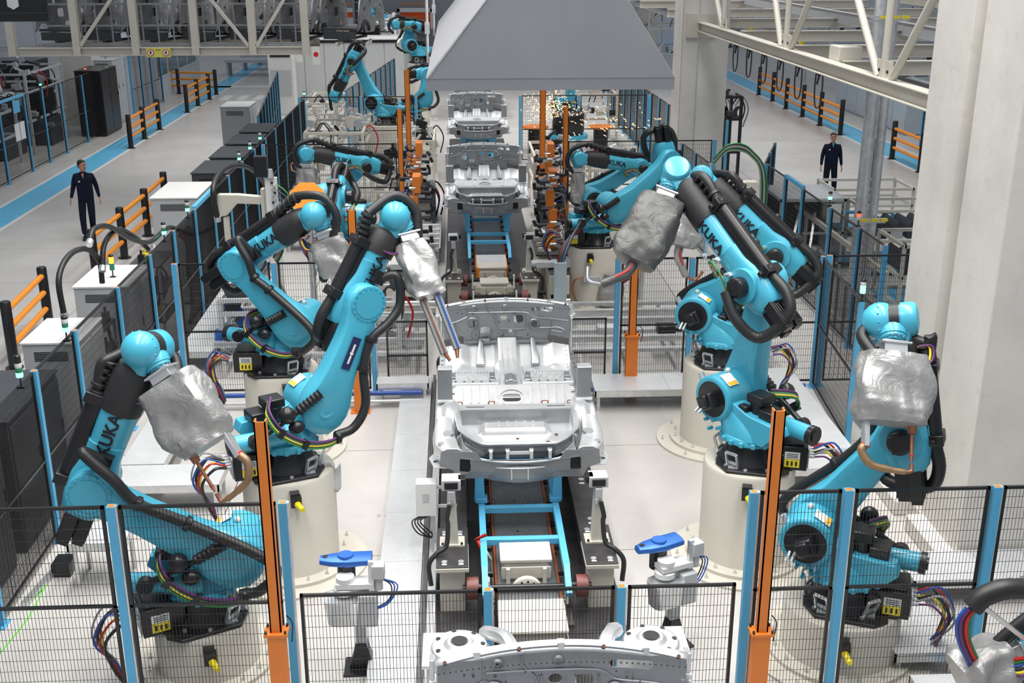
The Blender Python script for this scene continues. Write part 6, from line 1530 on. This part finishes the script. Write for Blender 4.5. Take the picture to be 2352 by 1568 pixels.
# floor electrode stand with foil cover by the middle right pedestal
p = G(1395, 712, 0)
t = thing('electrode_stand', 'foil-covered unit on a cream stand in front of the middle right pedestal', 'welding unit', (p.x, p.y, 0))
MB().box((-.1, 0, 0), (.1, .12, .7)).build('stand', CREAM, t); MB().cbox((-.32, .0, .62), (.3, .08, .1)).build('arm', LGREY, t, bevel=.008)
MB().path([(-.46, 0, .64), (-.62, 0, .60), (-.66, 0, .42), (-.60, 0, .2), (-.5, 0, .12)], .02, 8, 5).build('electrode_bow', COPPER, t)
m = MB()
vs = []
for j in range(15):
    z = j / 14
    for i in range(24):
        a = 2 * PI * i / 24; r = .24 * (.6 + .4 * math.sin(PI * min(1, z * .9 + .12))) ; q = V((.05 + r * math.cos(a) * 1.0, -.12 + r * .6 * math.sin(a), .12 + z * .62)); n_ = noise.noise(q * 7) * .05; vs.append(q + V((math.cos(a), math.sin(a), 0)) * n_)
m.add(vs, [(j * 24 + i, j * 24 + (i + 1) % 24, (j + 1) * 24 + (i + 1) % 24, (j + 1) * 24 + i) for j in range(14) for i in range(24)] + [tuple(range(24 * 14, 24 * 15))]).build('foil_cover', FOIL, t)
for k in range(8): MB().path([(.25, 0, .5 + .03 * k), (.45 + .02 * k, 0, .6), (.5 + .02 * k, .0, .3), (.35, 0, .1)], .012, 6, 5).build('cable', (BLUC, RED, RUB, BLUC, PUR, RED, RUB, BLUC)[k], t)
p = G(1425, 640, 0); t = thing('orange_table', 'small orange octagonal turntable behind the middle right orange post', 'turntable', (p.x, 20.0, 0))
zt = PY(1425, 605, 20.0).z
MB().prism([(.24 * math.cos(PI / 8 + k * PI / 4), .24 * math.sin(PI / 8 + k * PI / 4)) for k in range(8)], (1, 0, 0), (0, 1, 0), (0, 0, 1), (0, 0, zt - .1), .1).build('table', ORGB, t); MB().cyl((0, 0, 0), (0, 0, zt - .1), .05, n=12).build('stand', GALV, t)

# ================================================================= RIGHT SIDE EQUIPMENT
t = thing('profile_rack', 'aluminium profile rack with brackets along the right fence', 'rack', (5.62, 13.2, 0))
for y in (0, 1.0, 2.0):
    for x in (0, .5): MB().box((x, y, 0), (x + .05, y + .05, 1.75 - .2 * (y > 0))).build('upright', ALU, t, smooth=False)
for z in (.3, .8, 1.25, 1.6):
    for x in (0, .5): MB().box((x, 0, z), (x + .05, 2.05, z + .05)).build('rail', ALU, t, smooth=False)
for k in range(10): MB().cbox((.25, .15 + k * .19, .95 + .35 * (k % 2)), (.16, .12, .1)).cyl((.25, .15 + k * .19, 1.0 + .35 * (k % 2)), (.25, .15 + k * .19, 1.14 + .35 * (k % 2)), .025, n=8).build('bracket', (ALU, BLK, LGREY)[k % 3], t, bevel=.006)
t = thing('part_cage', 'open grey guard box with angled profiles beyond the right robots', 'guard box', (6.7, 23.2, 0))
for x in (0, 1.35):
    for y in (0, 1.5): MB().box((x, y, 0), (x + .05, y + .05, 1.5)).build('upright', ALU, t, smooth=False)
for z in (.1, .75, 1.45):
    MB().box((0, 0, z), (1.4, .05, z + .05)).box((0, 1.5, z), (1.4, 1.55, z + .05)).box((0, 0, z), (.05, 1.5, z + .05)).box((1.35, 0, z), (1.4, 1.5, z + .05)).build('rail', ALU, t, smooth=False)
MB().box((.0, 0.03, 1.5), (1.4, 1.5, 1.515)).build('top_sheet', LGREY, t)
MB().box((1.37, 0.05, .15), (1.38, 1.5, 1.45)).build('side_sheet', GLASS, t); MB().box((.05, 1.49, .15), (1.35, 1.5, 1.45)).build('back_sheet', DGREY, t)
MB().box((1.0, -.01, 1.0), (1.3, 0, 1.4)).build('notice', LBLW, t)
for k in range(3): MB().bar((.2 + k * .4, -.3, .4), (.5 + k * .35, .3, 1.15), .05).build('angled_profile', ALU, t)
p = PY(1715, 450, 20.3); t = thing('terminal_box', 'cream terminal box with a cable arch behind the right robot arms', 'box', (p.x, 20.3, 0))
z0, z1 = PY(1715, 478, 20.3).z, PY(1715, 418, 20.3).z
MB().box((-.24, 0, z0), (.20, .2, z1)).build('enclosure', CREAM, t, bevel=.012); MB().box((-.05, .05, 0), (.05, .15, z0)).build('stand', CREAM, t)
for k in range(7): MB().path([(.22 + .01 * k, .1, .2), (.27 + .02 * k, .1, z1 - .1), (.05, .1, z1 + .45 + .02 * k), (-.35, .1, z1 + .55 + .02 * k), (-.62, .1, z1 + .3 + .02 * k)], .014, 6, 7).build('cable', (CABG, GRN, RUB, CABG, CABG, RUB, GRN)[k], t)
# cream rack carts
def rack_cart(label, x, y, w_, d_, h_, parts=5):
    t = thing('rack_cart', label, 'cart', (x, y, 0), 0, 'cream part carts in the right aisle')
    for a in (0, w_):
        for b in (0, d_): MB().box((a - .03, b - .03, .12), (a + .03, b + .03, h_)).build('upright', CREAM, t, smooth=False)
    for z in (.15, .7, h_ - .06):
        MB().box((0, -.03, z), (w_, .03, z + .06)).box((0, d_ - .03, z), (w_, d_ + .03, z + .06)).box((-.03, 0, z), (.03, d_, z + .06)).box((w_ - .03, 0, z), (w_ + .03, d_, z + .06)).build('rail', CREAM, t, smooth=False)
    MB().box((-.04, -.04, .10), (w_ + .04, d_ + .04, .15)).build('blue_base', BLUEL, t)
    for a in (.1, w_ - .1):
        for b in (.1, d_ - .1): MB().cyl((a - .02, b, .05), (a + .02, b, .05), .05, n=14).build('castor', BLK, t)
    for k in range(parts): MB().prism([(0, .75), (.12, .75), (.22, 1.0), (.08, 1.12), (-.02, .95)], (1, 0, 0), (0, 0, 1), (0, 1, 0), (.1 + k * (w_ - .3) / max(1, parts), .15, 0), d_ - .3).build('stored_part', DGREY, t)
    MB().box((w_ * .3, -.04, .8), (w_ * .3 + .25, -.035, 1.0)).build('document_pocket', LGREY, t)
    return t
rack_cart('cream part cart with dark panels right of the silver ducts', 8.1, 19.9, 1.6, 1.3, 1.35)
rack_cart('second cream part cart behind the ducts with a blue base', 8.35, 22.6, 1.7, 1.2, 1.4)
rack_cart('cream railed cart in front of the standing man', 8.75, 26.0, 1.9, 1.2, 1.15, 0)
rack_cart('low cream and blue cart at the edge of the big column', 7.7, 17.1, 1.2, 1.4, .8, 3)
t = thing('blue_trolley_frame', 'blue rounded push frame beside the silver ducts', 'trolley', (7.95, 23.6, 0))
MB().path([(0, 0, 0), (0, 0, 1.0), (.12, 0, 1.12), (1.2, 0, 1.12), (1.32, 0, 1.0), (1.32, 0, 0)], .035, 10, 4).build('frame', BLUEL, t); MB().box((0, -.3, .12), (1.3, .3, .18)).build('deck', BLUEL, t)
t = thing('barrier_rail', 'long pale rail along the top of the right aisle guard', 'rail', (7.45, 19, 0))
MB().box((0, 0, 1.0), (.06, 8.2, 1.1)).build('rail', CREAM, t, smooth=False)
for k in range(6): MB().box((0, k * 1.6, 0), (.06, k * 1.6 + .06, 1.0)).build('post', CREAM, t, smooth=False)
t = thing('button_strip', 'aluminium push-button strip on the right aisle guard', 'control', (7.48, 25.3, 1.1)); MB().box((-.04, 0, 0), (.1, .7, .06)).build('housing', ALU, t)
for k in range(3): MB().cyl((.03, .15 + k * .2, .06), (.03, .15 + k * .2, .1), .035, n=12).build('button', (RED, BLK, BLK)[k], t)
cabinet('test_cabinet', 'white-grey tall cabinet wall beyond the right blue lane', 16.2, 41.0, 17.0, 49.0, 2.3, mat('pale_blue_cabinet', (.50, .56, .62), .45), doors=6, side='-x')
t = thing('tool_rail', 'grey overhead rail with yellow balancers and hanging hoses over the right lane', 'tool rail', (12.6, 38.5, 2.9))
MB().box((-.05, 0, .4), (.05, 16, .52)).build('rail', MGREY, t)
for k in range(3): MB().box((-.04, 1 + k * 6.5, .5), (.04, 1.08 + k * 6.5, 2.0)).build('hanger', MGREY, t)
for k in range(6):
    y = 1.5 + k * 2.5
    MB().cbox((0, y, .3), (.14, .2, .18)).cyl((-.06, y, .3), (.06, y, .3), .09, n=14).build('balancer', YEL, t)
    MB().path([(0, y - .1, .2), (.0, y - .35, -.9), (0, y - .25, -1.6), (.0, y + .25, -1.75), (0, y + .5, -1.1), (0, y + .3, .2)], .028, 7, 6).build('loop_hose', RUB, t)
    MB().cbox((.1, y + .4, -.5), (.12, .2, .35), Matrix.Rotation(.4, 3, 'X')).cyl((.1, y + .4, -.7), (.1, y + .6, -1.0), .04, n=8).build('hand_tool', BLK, t)
def clutter(name, label, cat, loc, size, n_, seed, mats_, cable=4, group=None):
    """machine frame crowded with clamps, cylinders and boxes"""
    rn = random.Random(seed); t = thing(name, label, cat, loc, 0, group); sx, sy, sz = size
    for a in (0, sx):
        for b in (0, sy): MB().box((a - .04, b - .04, 0), (a + .04, b + .04, sz)).build('upright', mats_[0], t, smooth=False)
    for z in (sz * .4, sz * .75, sz - .05): MB().box((0, -.03, z), (sx, .03, z + .07)).box((0, sy - .03, z), (sx, sy + .03, z + .07)).box((-.03, 0, z), (.03, sy, z + .07)).box((sx - .03, 0, z), (sx + .03, sy, z + .07)).build('rail', mats_[0], t, smooth=False)
    for k in range(n_):
        c = V((rn.uniform(0, sx), rn.uniform(0, sy), rn.choice((.4, .75, 1.0)) * sz + rn.uniform(0, .2))); mm = rn.choice(mats_); R_ = Matrix.Rotation(rn.uniform(-.5, .5), 3, 'Y')
        d = (rn.uniform(.1, .35), rn.uniform(.08, .2), rn.uniform(.08, .28)); m = MB().cbox(c, d, R_)
        if k % 2: m.cyl(c, c + V((rn.uniform(-.3, .3), 0, rn.uniform(.05, .3))), .04, n=8)
        m.build('clamp' if k % 2 else 'actuator', mm, t)
    for k in range(cable):
        a = V((rn.uniform(0, sx), rn.uniform(0, sy), sz * .9)); MB().path([a, a + V((.2, 0, .25)), a + V((.4, .1, -.1)), a + V((.3, .2, -.6))], .02, 6, 5).build('hose', rn.choice((RUB, RUB, RED, CABG)), t)
    return t
DM = (LGREY, DGREY, BLK, ALU, MGREY); LM = (CREAM, LGREY, ALU, BLK, WHITE)
clutter('fixture_frame', 'cream fixture frame crowded with clamps behind the rear left fence', 'machine', (-4.0, 30.2, 0), (1.5, 2.5, 1.9), 26, 1, LM)
clutter('fixture_frame', 'second cream fixture frame nearer the line behind the rear left fence', 'machine', (-2.2, 29.2, 0), (.9, 1.6, 1.2), 18, 2, LM)
clutter('fixture_frame', 'fixture frame with clamps left of the third car', 'machine', (-1.7, 32.5, 0), (1.0, 2.2, 1.3), 20, 3, LM)
clutter('fixture_frame', 'fixture frame with clamps right of the third car', 'machine', (2.0, 29.8, 0), (1.1, 2.4, 1.3), 24, 4, LM)
clutter('fixture_frame', 'fixture frame under the black robot base', 'machine', (3.6, 31.0, 0), (1.3, 1.6, .9), 14, 5, LM)
clutter('fixture_frame', 'tall grey fixture frame far right of the line under the hood', 'machine', (3.4, 39, 0), (2.0, 2.0, 2.3), 26, 6, LM)
clutter('fixture_frame', 'dark fixture between the second car and the rear right stand', 'machine', (1.9, 25.9, 0), (.5, .8, 1.1), 14, 7, (DGREY, BLK, ALU))
clutter('fixture_frame', 'dark fixture between the second car and the rear left stand', 'machine', (-1.1, 26.4, 0), (.5, .8, 1.1), 14, 8, (DGREY, BLK, ALU))
clutter('fixture_frame', 'small clamp fixture behind the second left robot', 'machine', (-2.1, 17.6, 0), (1.1, 1.0, 1.1), 22, 9, (LGREY, BLK, ALU, DGREY))
clutter('fixture_frame', 'valve fixture next to the left fence behind the third robot', 'machine', (-3.9, 17.9, 0), (.7, 1.0, 1.1), 16, 10, (LGREY, BLK, BLU2, DGREY))
clutter('fixture_frame', 'cluttered press frame on the far left beyond the mezzanine edge', 'machine', (-5.0, 38.5, 0), (1.0, 3.0, 1.6), 18, 11, LM)
clutter('welding_machine', 'crowded dark welding machine in the far left cell', 'machine', (-17.5, 33.0, 0), (3.6, 4.0, 2.2), 60, 12, DM, 14)
clutter('welding_machine', 'second dark welding machine of the far left cell', 'machine', (-17.8, 38.5, 0), (3.8, 3.6, 2.6), 60, 13, DM, 14)
clutter('welding_machine', 'low machine bench at the left edge of the far cell', 'machine', (-16.0, 29.3, 0), (2.4, 2.4, .9), 26, 14, (LGREY, DGREY, WHITE), 4)
clutter('welding_machine', 'dark machine beyond the far left aisle end', 'machine', (-9.5, 60.0, 0), (5, 3, 2.0), 30, 15, LM, 6)
clutter('welding_machine', 'machine row behind the right cross beams', 'machine', (9.5, 58, 0), (6, 4, 3.5), 50, 16, DM, 8)
clutter('welding_machine', 'machine row further right behind the cross beams', 'machine', (17.5, 52, 0), (6, 6, 3.5), 50, 17, DM, 8)
clutter('welding_machine', 'machine beyond the right fence of the blue lane', 'machine', (16.6, 31, 0), (3, 5, 1.8), 40, 18, DM, 8)
clutter('welding_machine', 'dark machine column beside the rear concrete column', 'machine', (6.9, 31.5, 0), (.9, 1.2, 2.6), 26, 19, (BLK, BLK, DGREY, LGREY), 8)
clutter('welding_machine', 'upper machine on the mezzanine by the left orange curtain', 'machine', (-6.6, 52.5, MEZ), (1.4, 2, 1.2), 26, 20, (ORG, BLK, WHITE, LGREY), 6)
clutter('welding_machine', 'blue and white machine on the mezzanine edge', 'machine', (-3.6, 52.5, MEZ), (.9, 1.5, .7), 16, 21, (WHITE, BLUEL, LGREY), 2)
for k, (x, y, w_, d_, h_) in enumerate(((-15.6, 34.2, 1.2, 2.0, 1.7), (-15.4, 37.2, 1.0, 1.8, 2.1), (-17.4, 43.2, 2.2, 1.6, 2.6), (-14.9, 31.6, .8, 1.4, 1.2), (-15.0, 40.3, 1.0, 1.2, 1.9))):
    t = thing('press_unit', ('dark press unit nearest the gate of the far left cell', 'dark press unit behind the notice sheets', 'dark tall unit at the back of the far left cell', 'low dark unit at the near corner of the far left cell', 'dark unit beside the black cabinet of the far left cell')[k], 'machine', (x, y, 0))
    MB().box((0, 0, 0), (w_, d_, h_ * .5)).build('body', DGREY, t, bevel=.03); MB().box((.1, .1, h_ * .5), (w_ - .1, d_ - .1, h_)).build('upper_body', BLK, t, bevel=.03)
    for q in range(12):
        c = (rnd.uniform(0, w_), rnd.uniform(-.1, .2), rnd.uniform(.2, h_)); MB().cbox(c, (rnd.uniform(.1, .3), .15, rnd.uniform(.06, .25)), Matrix.Rotation(rnd.uniform(-.5, .5), 3, 'Y')).build('clamp', rnd.choice((ALU, MGREY, BLK, FOILG)), t)
# foil bundles and robots in the far left cell
mk('R17', 'dark-lit far left robot reaching right in the fenced cell', (-16.6, 38.0, 2.1), -35, 60, -25, 1.3, 1.4, (0, 0, -1), lod=1, text=False)
mk('R18', 'robot at the extreme left edge below the display board', (-16.6, 33.2, 2.0), 10, 95, -20, 1.2, 1.2, (0, 0, -1), lod=1, text=False)
gn('R17', 'dark foil-covered gun in the far left cell', None, (1, 0, 0), size=(.7, .5, .8), arm='', cover=FOILG, seed=31)
gn('R18', 'foil-covered gun at the left edge of the far cell', None, (1, 0, 0), size=(.9, .6, .9), arm='', cover=FOILG, seed=32)
# robots at the back
mk('R13', 'robot standing on the mezzanine before the grey partition', (PY(868, 85, 55).x, 55, MEZ + .1), 120, 100, 60, 1.4, 1.2, (0, 0, -1), lod=1, text=False, sleeve=False)
p = PY(962, 150, 46); mk('R14', 'robot beside the far end of the line next to the hood', (p.x, 46, 2.2), 200, 100, 10, .7, .7, (0, 0, -1), lod=1, text=False)
pedestal('tall pedestal of the robot next to the hood at the far end', p.x, 46, 2.2, .45, yellow=False)
p = G(1300, 292, 1.0)
pedestal('low pedestal of the robot seen from behind under the hood', p.x, p.y, 1.0, .5, yellow=False)
mk('R15', 'robot seen from behind with a black base right of the third car', (p.x, p.y, 1.0), 100, 95, 20, 1.3, 1.3, (-.2, 0, -1), hb=270, lod=1)
gn('R15', 'foil-covered gun beside the sparks under the hood', (1215, 225), (1, 0, 0), Y=33.5, size=(.5, .4, .9), arm='', seed=33)
t = thing('black_drum', 'black ribbed drum under the robot seen from behind', 'drum', (p.x, p.y - .75, 0)); MB().lathe((0, 0, .9), [(.45, 0), (.5, .1), (.5, .62), (.42, .72)], 28).build('drum', BLK, t); MB().lathe((0, 0, .78), [(.62, 0), (.62, .12)], 28).build('blue_ring', CY_, t); MB().cyl((0, 0, 0), (0, 0, .8), .4, n=24).build('stand', CREAM, t)
for s in (-1, 1):
    q = G(1300 + s * 75 + 5, 290, .8); t = thing('orange_table', 'orange round table %s of the robot seen from behind' % ('left' if s < 0 else 'right'), 'turntable', (q.x, q.y, 0)); MB().lathe((0, 0, .74), [(.42, 0), (.45, .03), (.42, .08)], 24).build('table', ORG, t); MB().cyl((0, 0, 0), (0, 0, .75), .25, n=18).build('stand', BLK, t)
# sparks
rn = random.Random(5); m = MB(); c = PY(1248, 255, 33.0)
for k in range(300):
    a = rn.gauss(0, 1); b = rn.gauss(0, 1); q = V((c.x + a * .32 + abs(rn.gauss(0, .3)), 33 + rn.gauss(0, .25), c.z + .1 + b * .22)); d = V((rn.uniform(-1, 1.5), rn.uniform(-.3, .3), rn.uniform(-1, .4))).normalized() * rn.uniform(.02, .06)
    m.bar(q, q + d, .007)
for k in range(60):
    q = V((c.x + rn.uniform(.5, 3.4), 33 + rn.uniform(-.5, .5), c.z - rn.uniform(-.2, .7))); d = V((.05, 0, -.03)) * rn.uniform(.5, 1.6); m.bar(q, q + d, .012)
tag(m.build('weld_sparks', SPARK, smooth=False), 'shower of glowing welding sparks beside the robot seen from behind', 'sparks', None, 'stuff')

# ================================================================= OVERHEAD CAR BODIES
BODG = mat('unpainted_body_grey', (.30, .30, .305), .45, .35, var=.3, vscale=4)
def hung_body(label, x, y, z, rz=0):
    t = thing('hanging_body', label, 'car body', (x, y, z), rz, 'car body shells on the overhead conveyor')
    me = plate2d('side_panel', [(-.95, .0), (-.75, .75), (-.3, 1.05), (.5, 1.02), (.9, .55), (.95, 0), (.7, -.05), (.55, .22), (.3, .22), (.18, -.05), (-.35, -.05), (-.5, .2), (-.72, .2)], [circ(.62, .6, .06), circ(-.1, .75, .07), rrect(.15, .45, .3, .22, .05), circ(-.45, .55, .08)], .04, BODG)
    for v in me.vertices: v.co = V((v.co.x, v.co.z, v.co.y))
    inst('side_panel', me, t, (0, 0, 0)); inst('side_panel', me, t, (0, 1.1, 0))
    MB().box((-.85, .05, .02), (.85, 1.08, .08)).box((-.5, .05, .95), (.45, 1.08, 1.0)).build('floor_and_roof', DGREY, t)
    MB().box((-.9, .1, -.2), (-.8, 1.0, .0)).box((.8, .1, -.2), (.9, 1, 0)).box((-.9, .5, -.26), (.9, .6, -.2)).build('carrier', DGREY, t)
    MB().path([(-.9, .5, .9), (-.95, .5, 1.2), (-.7, .5, 1.45), (-.2, .5, 1.5)], .04, 8, 4).path([(.9, .5, .7), (1.0, .5, 1.2), (.8, .5, 1.45), (.2, .5, 1.5)], .04, 8, 4).build('orange_hanger', ORG, t)
    MB().path([(-.7, -.03, 0), (-.62, -.03, .2), (-.45, -.03, .25), (-.3, -.03, .15), (-.25, -.03, 0)], .05, 8, 4).build('wheel_arch', BLK, t)
    return t
for k in range(7):
    hung_body('grey body shell in an orange hanger over the left walkway, %s from the left' % ('first', 'second', 'third', 'fourth', 'fifth', 'sixth', 'last')[k], -9.6 + k * 1.22, 31.9, CZ + .38, 1.25)
for k in range(5):
    hung_body('grey body shell above the right aisle steelwork, %s from the left' % ('first', 'second', 'third', 'fourth', 'fifth')[k], 10.2 + k * 2.1, 46.5, 5.35, .0)
for k in range(3):
    hung_body('grey body shell hanging before the mezzanine, %s of three' % ('leftmost', 'middle one', 'rightmost')[k], -8.0 + k * 1.35, 44.0, 4.0, .9)

# ================================================================= CABIN WALL AND BOARDS AT THE LEFT
t = thing('office_cabin', 'white glazed cabin along the far left lane', 'cabin', (-14.7, 47.2, 0))
MB().box((0, 0, 0), (1.4, 14, 2.9)).build('wall', mat('white_cabin_panel', (.66, .68, .72), .4), t)
for k in range(4):
    MB().box((1.39, 5.4 + k * 2.0, 1.0), (1.42, 7.2 + k * 2.0, 2.4)).build('pane', mat('tinted_glass', (.18, .24, .28), .08, .1, var=0), t); MB().box((1.38, 5.3 + k * 2.0, .95), (1.41, 5.4 + k * 2, 2.45)).build('window_frame', WHITE, t)
MB().box((1.4, 5.3, .93), (1.43, 13.4, 1.0)).box((1.4, 5.3, 2.4), (1.43, 13.4, 2.47)).build('window_frame', WHITE, t)
t = thing('notice_stand', 'white notice sheets on the blue gate of the far left cell', 'notice', (-12.93, 34.2, 1.1)); MB().box((0, 0, 0), (.02, .35, .5)).box((0, .42, 0), (.02, .78, .5)).build('sheet', LBLW, t); MB().box((0, .1, .8), (.02, .6, 1.15)).build('blue_sheet', BLUEL, t)
t = thing('exit_board', 'white notice boards under the walkway at the back', 'notice', PY(700, 125, 48)); MB().box((-.9, 0, -.3), (-.1, .03, .25)).box((.3, 0, -.4), (.6, .03, .3)).build('board', WHITE, t); MB().cyl((.45, -.01, 0), (.45, .0, 0), .1, n=16).build('red_mark', RED, t)
t = thing('grey_kiosk', 'pale grey kiosk at the end of the left aisle', 'cabinet', (-7.6, 47.5, 0)); MB().box((0, 0, 0), (1.0, .8, 2.6)).build('body', WHITE, t, bevel=.02); MB().box((.1, -.02, 2.3), (.9, 0, 2.45)).build('slot', BLK, t); MB().box((.1, -.03, .8), (.9, 0, 1.8)).build('door', LGREY, t)
for k in range(3):
    t = thing('conveyor_bench', 'low pale bench beyond the aisle end, %s' % ('nearest', 'second', 'farthest')[k], 'bench', (-12.3 + k * .3, 62.5 + k * 3, 0)); MB().box((0, 0, .7), (3.5, 1.2, .85)).build('top', LGREY, t); MB().box((.1, .1, 0), (.2, 1.1, .7)).box((3.3, .1, 0), (3.4, 1.1, .7)).build('leg', LGREY, t)

# ================================================================= ROBOT AT THE LOWER RIGHT CORNER
p = PY(2385, 1440, 7.35)
a3_, L1_, L2_ = -8, 1.2, 1.15
bxx = p.x + .35 * 1 + 1.2 * math.cos(math.radians(95)) * 1 + 1.15
mk('R16', 'robot reaching into the lower right corner of the picture', (bxx, 7.2, p.z - .675 - 1.2 * math.sin(math.radians(95)) - 1.15 * math.sin(math.radians(a3_))), 178, 95, a3_, L1_, L2_, (-.85, .0, -.55), lod=1, text=False, sleeve=False, rearloop=0)
pedestal('tall pedestal at the lower right corner outside the fence', bxx, 7.2, p.z - .675 - 1.2 * math.sin(math.radians(95)) - 1.15 * math.sin(math.radians(a3_)), .5, yellow=False)
gn('R16', 'blurred silver foil-covered gun in the lower right corner', (2235, 1545), (.8, .3, .3), Y=7.2, size=(.5, .34, .42), arm='', seed=41)

# ================================================================= SMALL FLOOR DETAILS
t = thing('barrier_tape', 'torn red and white tape tied beside the near line', 'tape', (.12, 10.75, .56))
MB().add([(0, 0, 0), (.03, .02, .02), (.14, -.04, -.22), (.10, -.05, -.24)], [(0, 1, 2, 3)]).add([(0, 0, 0), (-.02, -.02, .03), (.10, .05, .06), (.12, .03, .03)], [(0, 1, 2, 3)]).build('red_strip', RED, t, solid=.002)
MB().add([(.05, 0, -.05), (.075, .01, -.04), (.17, -.05, -.20), (.15, -.05, -.22)], [(0, 1, 2, 3)]).build('white_strip', LBLW, t, solid=.002)
a = G(0, 1500); b = G(150, 1290)
t = thing('green_cable', 'thin bright green cable lying on the floor in the lower left corner', 'cable', a)
MB().path([(0, 0, .008), tuple((b - a) * .35 + V((.03, 0, .008))), tuple((b - a) * .7 + V((-.02, 0, .008))), tuple(b - a + V((0, 0, .008)))], .008, 6, 5).build('cable', mat('lime_cable', (.20, .75, .10), .4), t)
a = G(55, 1395); b = G(225, 1205)
t = thing('floor_strut', 'loose aluminium strut lying in the lower left corner', 'strut', a)
MB().bar((0, 0, .03), tuple(b - a + V((0, 0, .03))), .07, .05).build('strut', ALU, t); MB().cbox(tuple((b - a) * .4 + V((.1, 0, .08))), (.2, .25, .14)).build('connector_box', BLK, t)
for k, ch in enumerate('C0C4'):
    p = G(870 + k * 17, 1184)
    lettering(ch, .08, floor, (p.x, p.y, .002), (-1, 0, 0), (0, 0, 1), mat('faded_red_paint', (.55, .30, .28), .6))
t = thing('wipe_sheet', 'crumpled clear sheet tucked under the bracket of the second left robot', 'plastic sheet', G(748, 1068, 1.2))
MB().grid(lambda u, v: (.16 * u, .02 * math.sin(5 * v), -.28 * v + .04 * math.sin(7 * u)), 8, 8).build('sheet', LGREY, t, solid=.002)

hq = [PY(a_, b_, 7.1) for a_, b_ in ((2370, 1352), (2310, 1352), (2262, 1368), (2232, 1395))]
hose('thick corrugated hose bending in from the lower right corner', hq, .075)
hq = [PY(a_, b_, 7.08) for a_, b_ in ((2232, 1395), (2212, 1425), (2214, 1470), (2240, 1530))]
t = thing('cable_bundle', 'blue red and dark cable bundle below the corrugated hose at the lower right', 'cables', hq[0])
for k, mm in enumerate((BLUC, PUR, RUB, RED, GRN)): MB().path([p_ - hq[0] + V((.02 * k - .04, -.01 * (k % 2), 0)) for p_ in hq], .016, 7, 6).build('cable', mm, t)
MB().bar(tuple(PY(2255, 1390, 7.1) - hq[0]), tuple(PY(2352, 1465, 7.1) - hq[0]), .05, .03).build('support_bar', ALU, t)
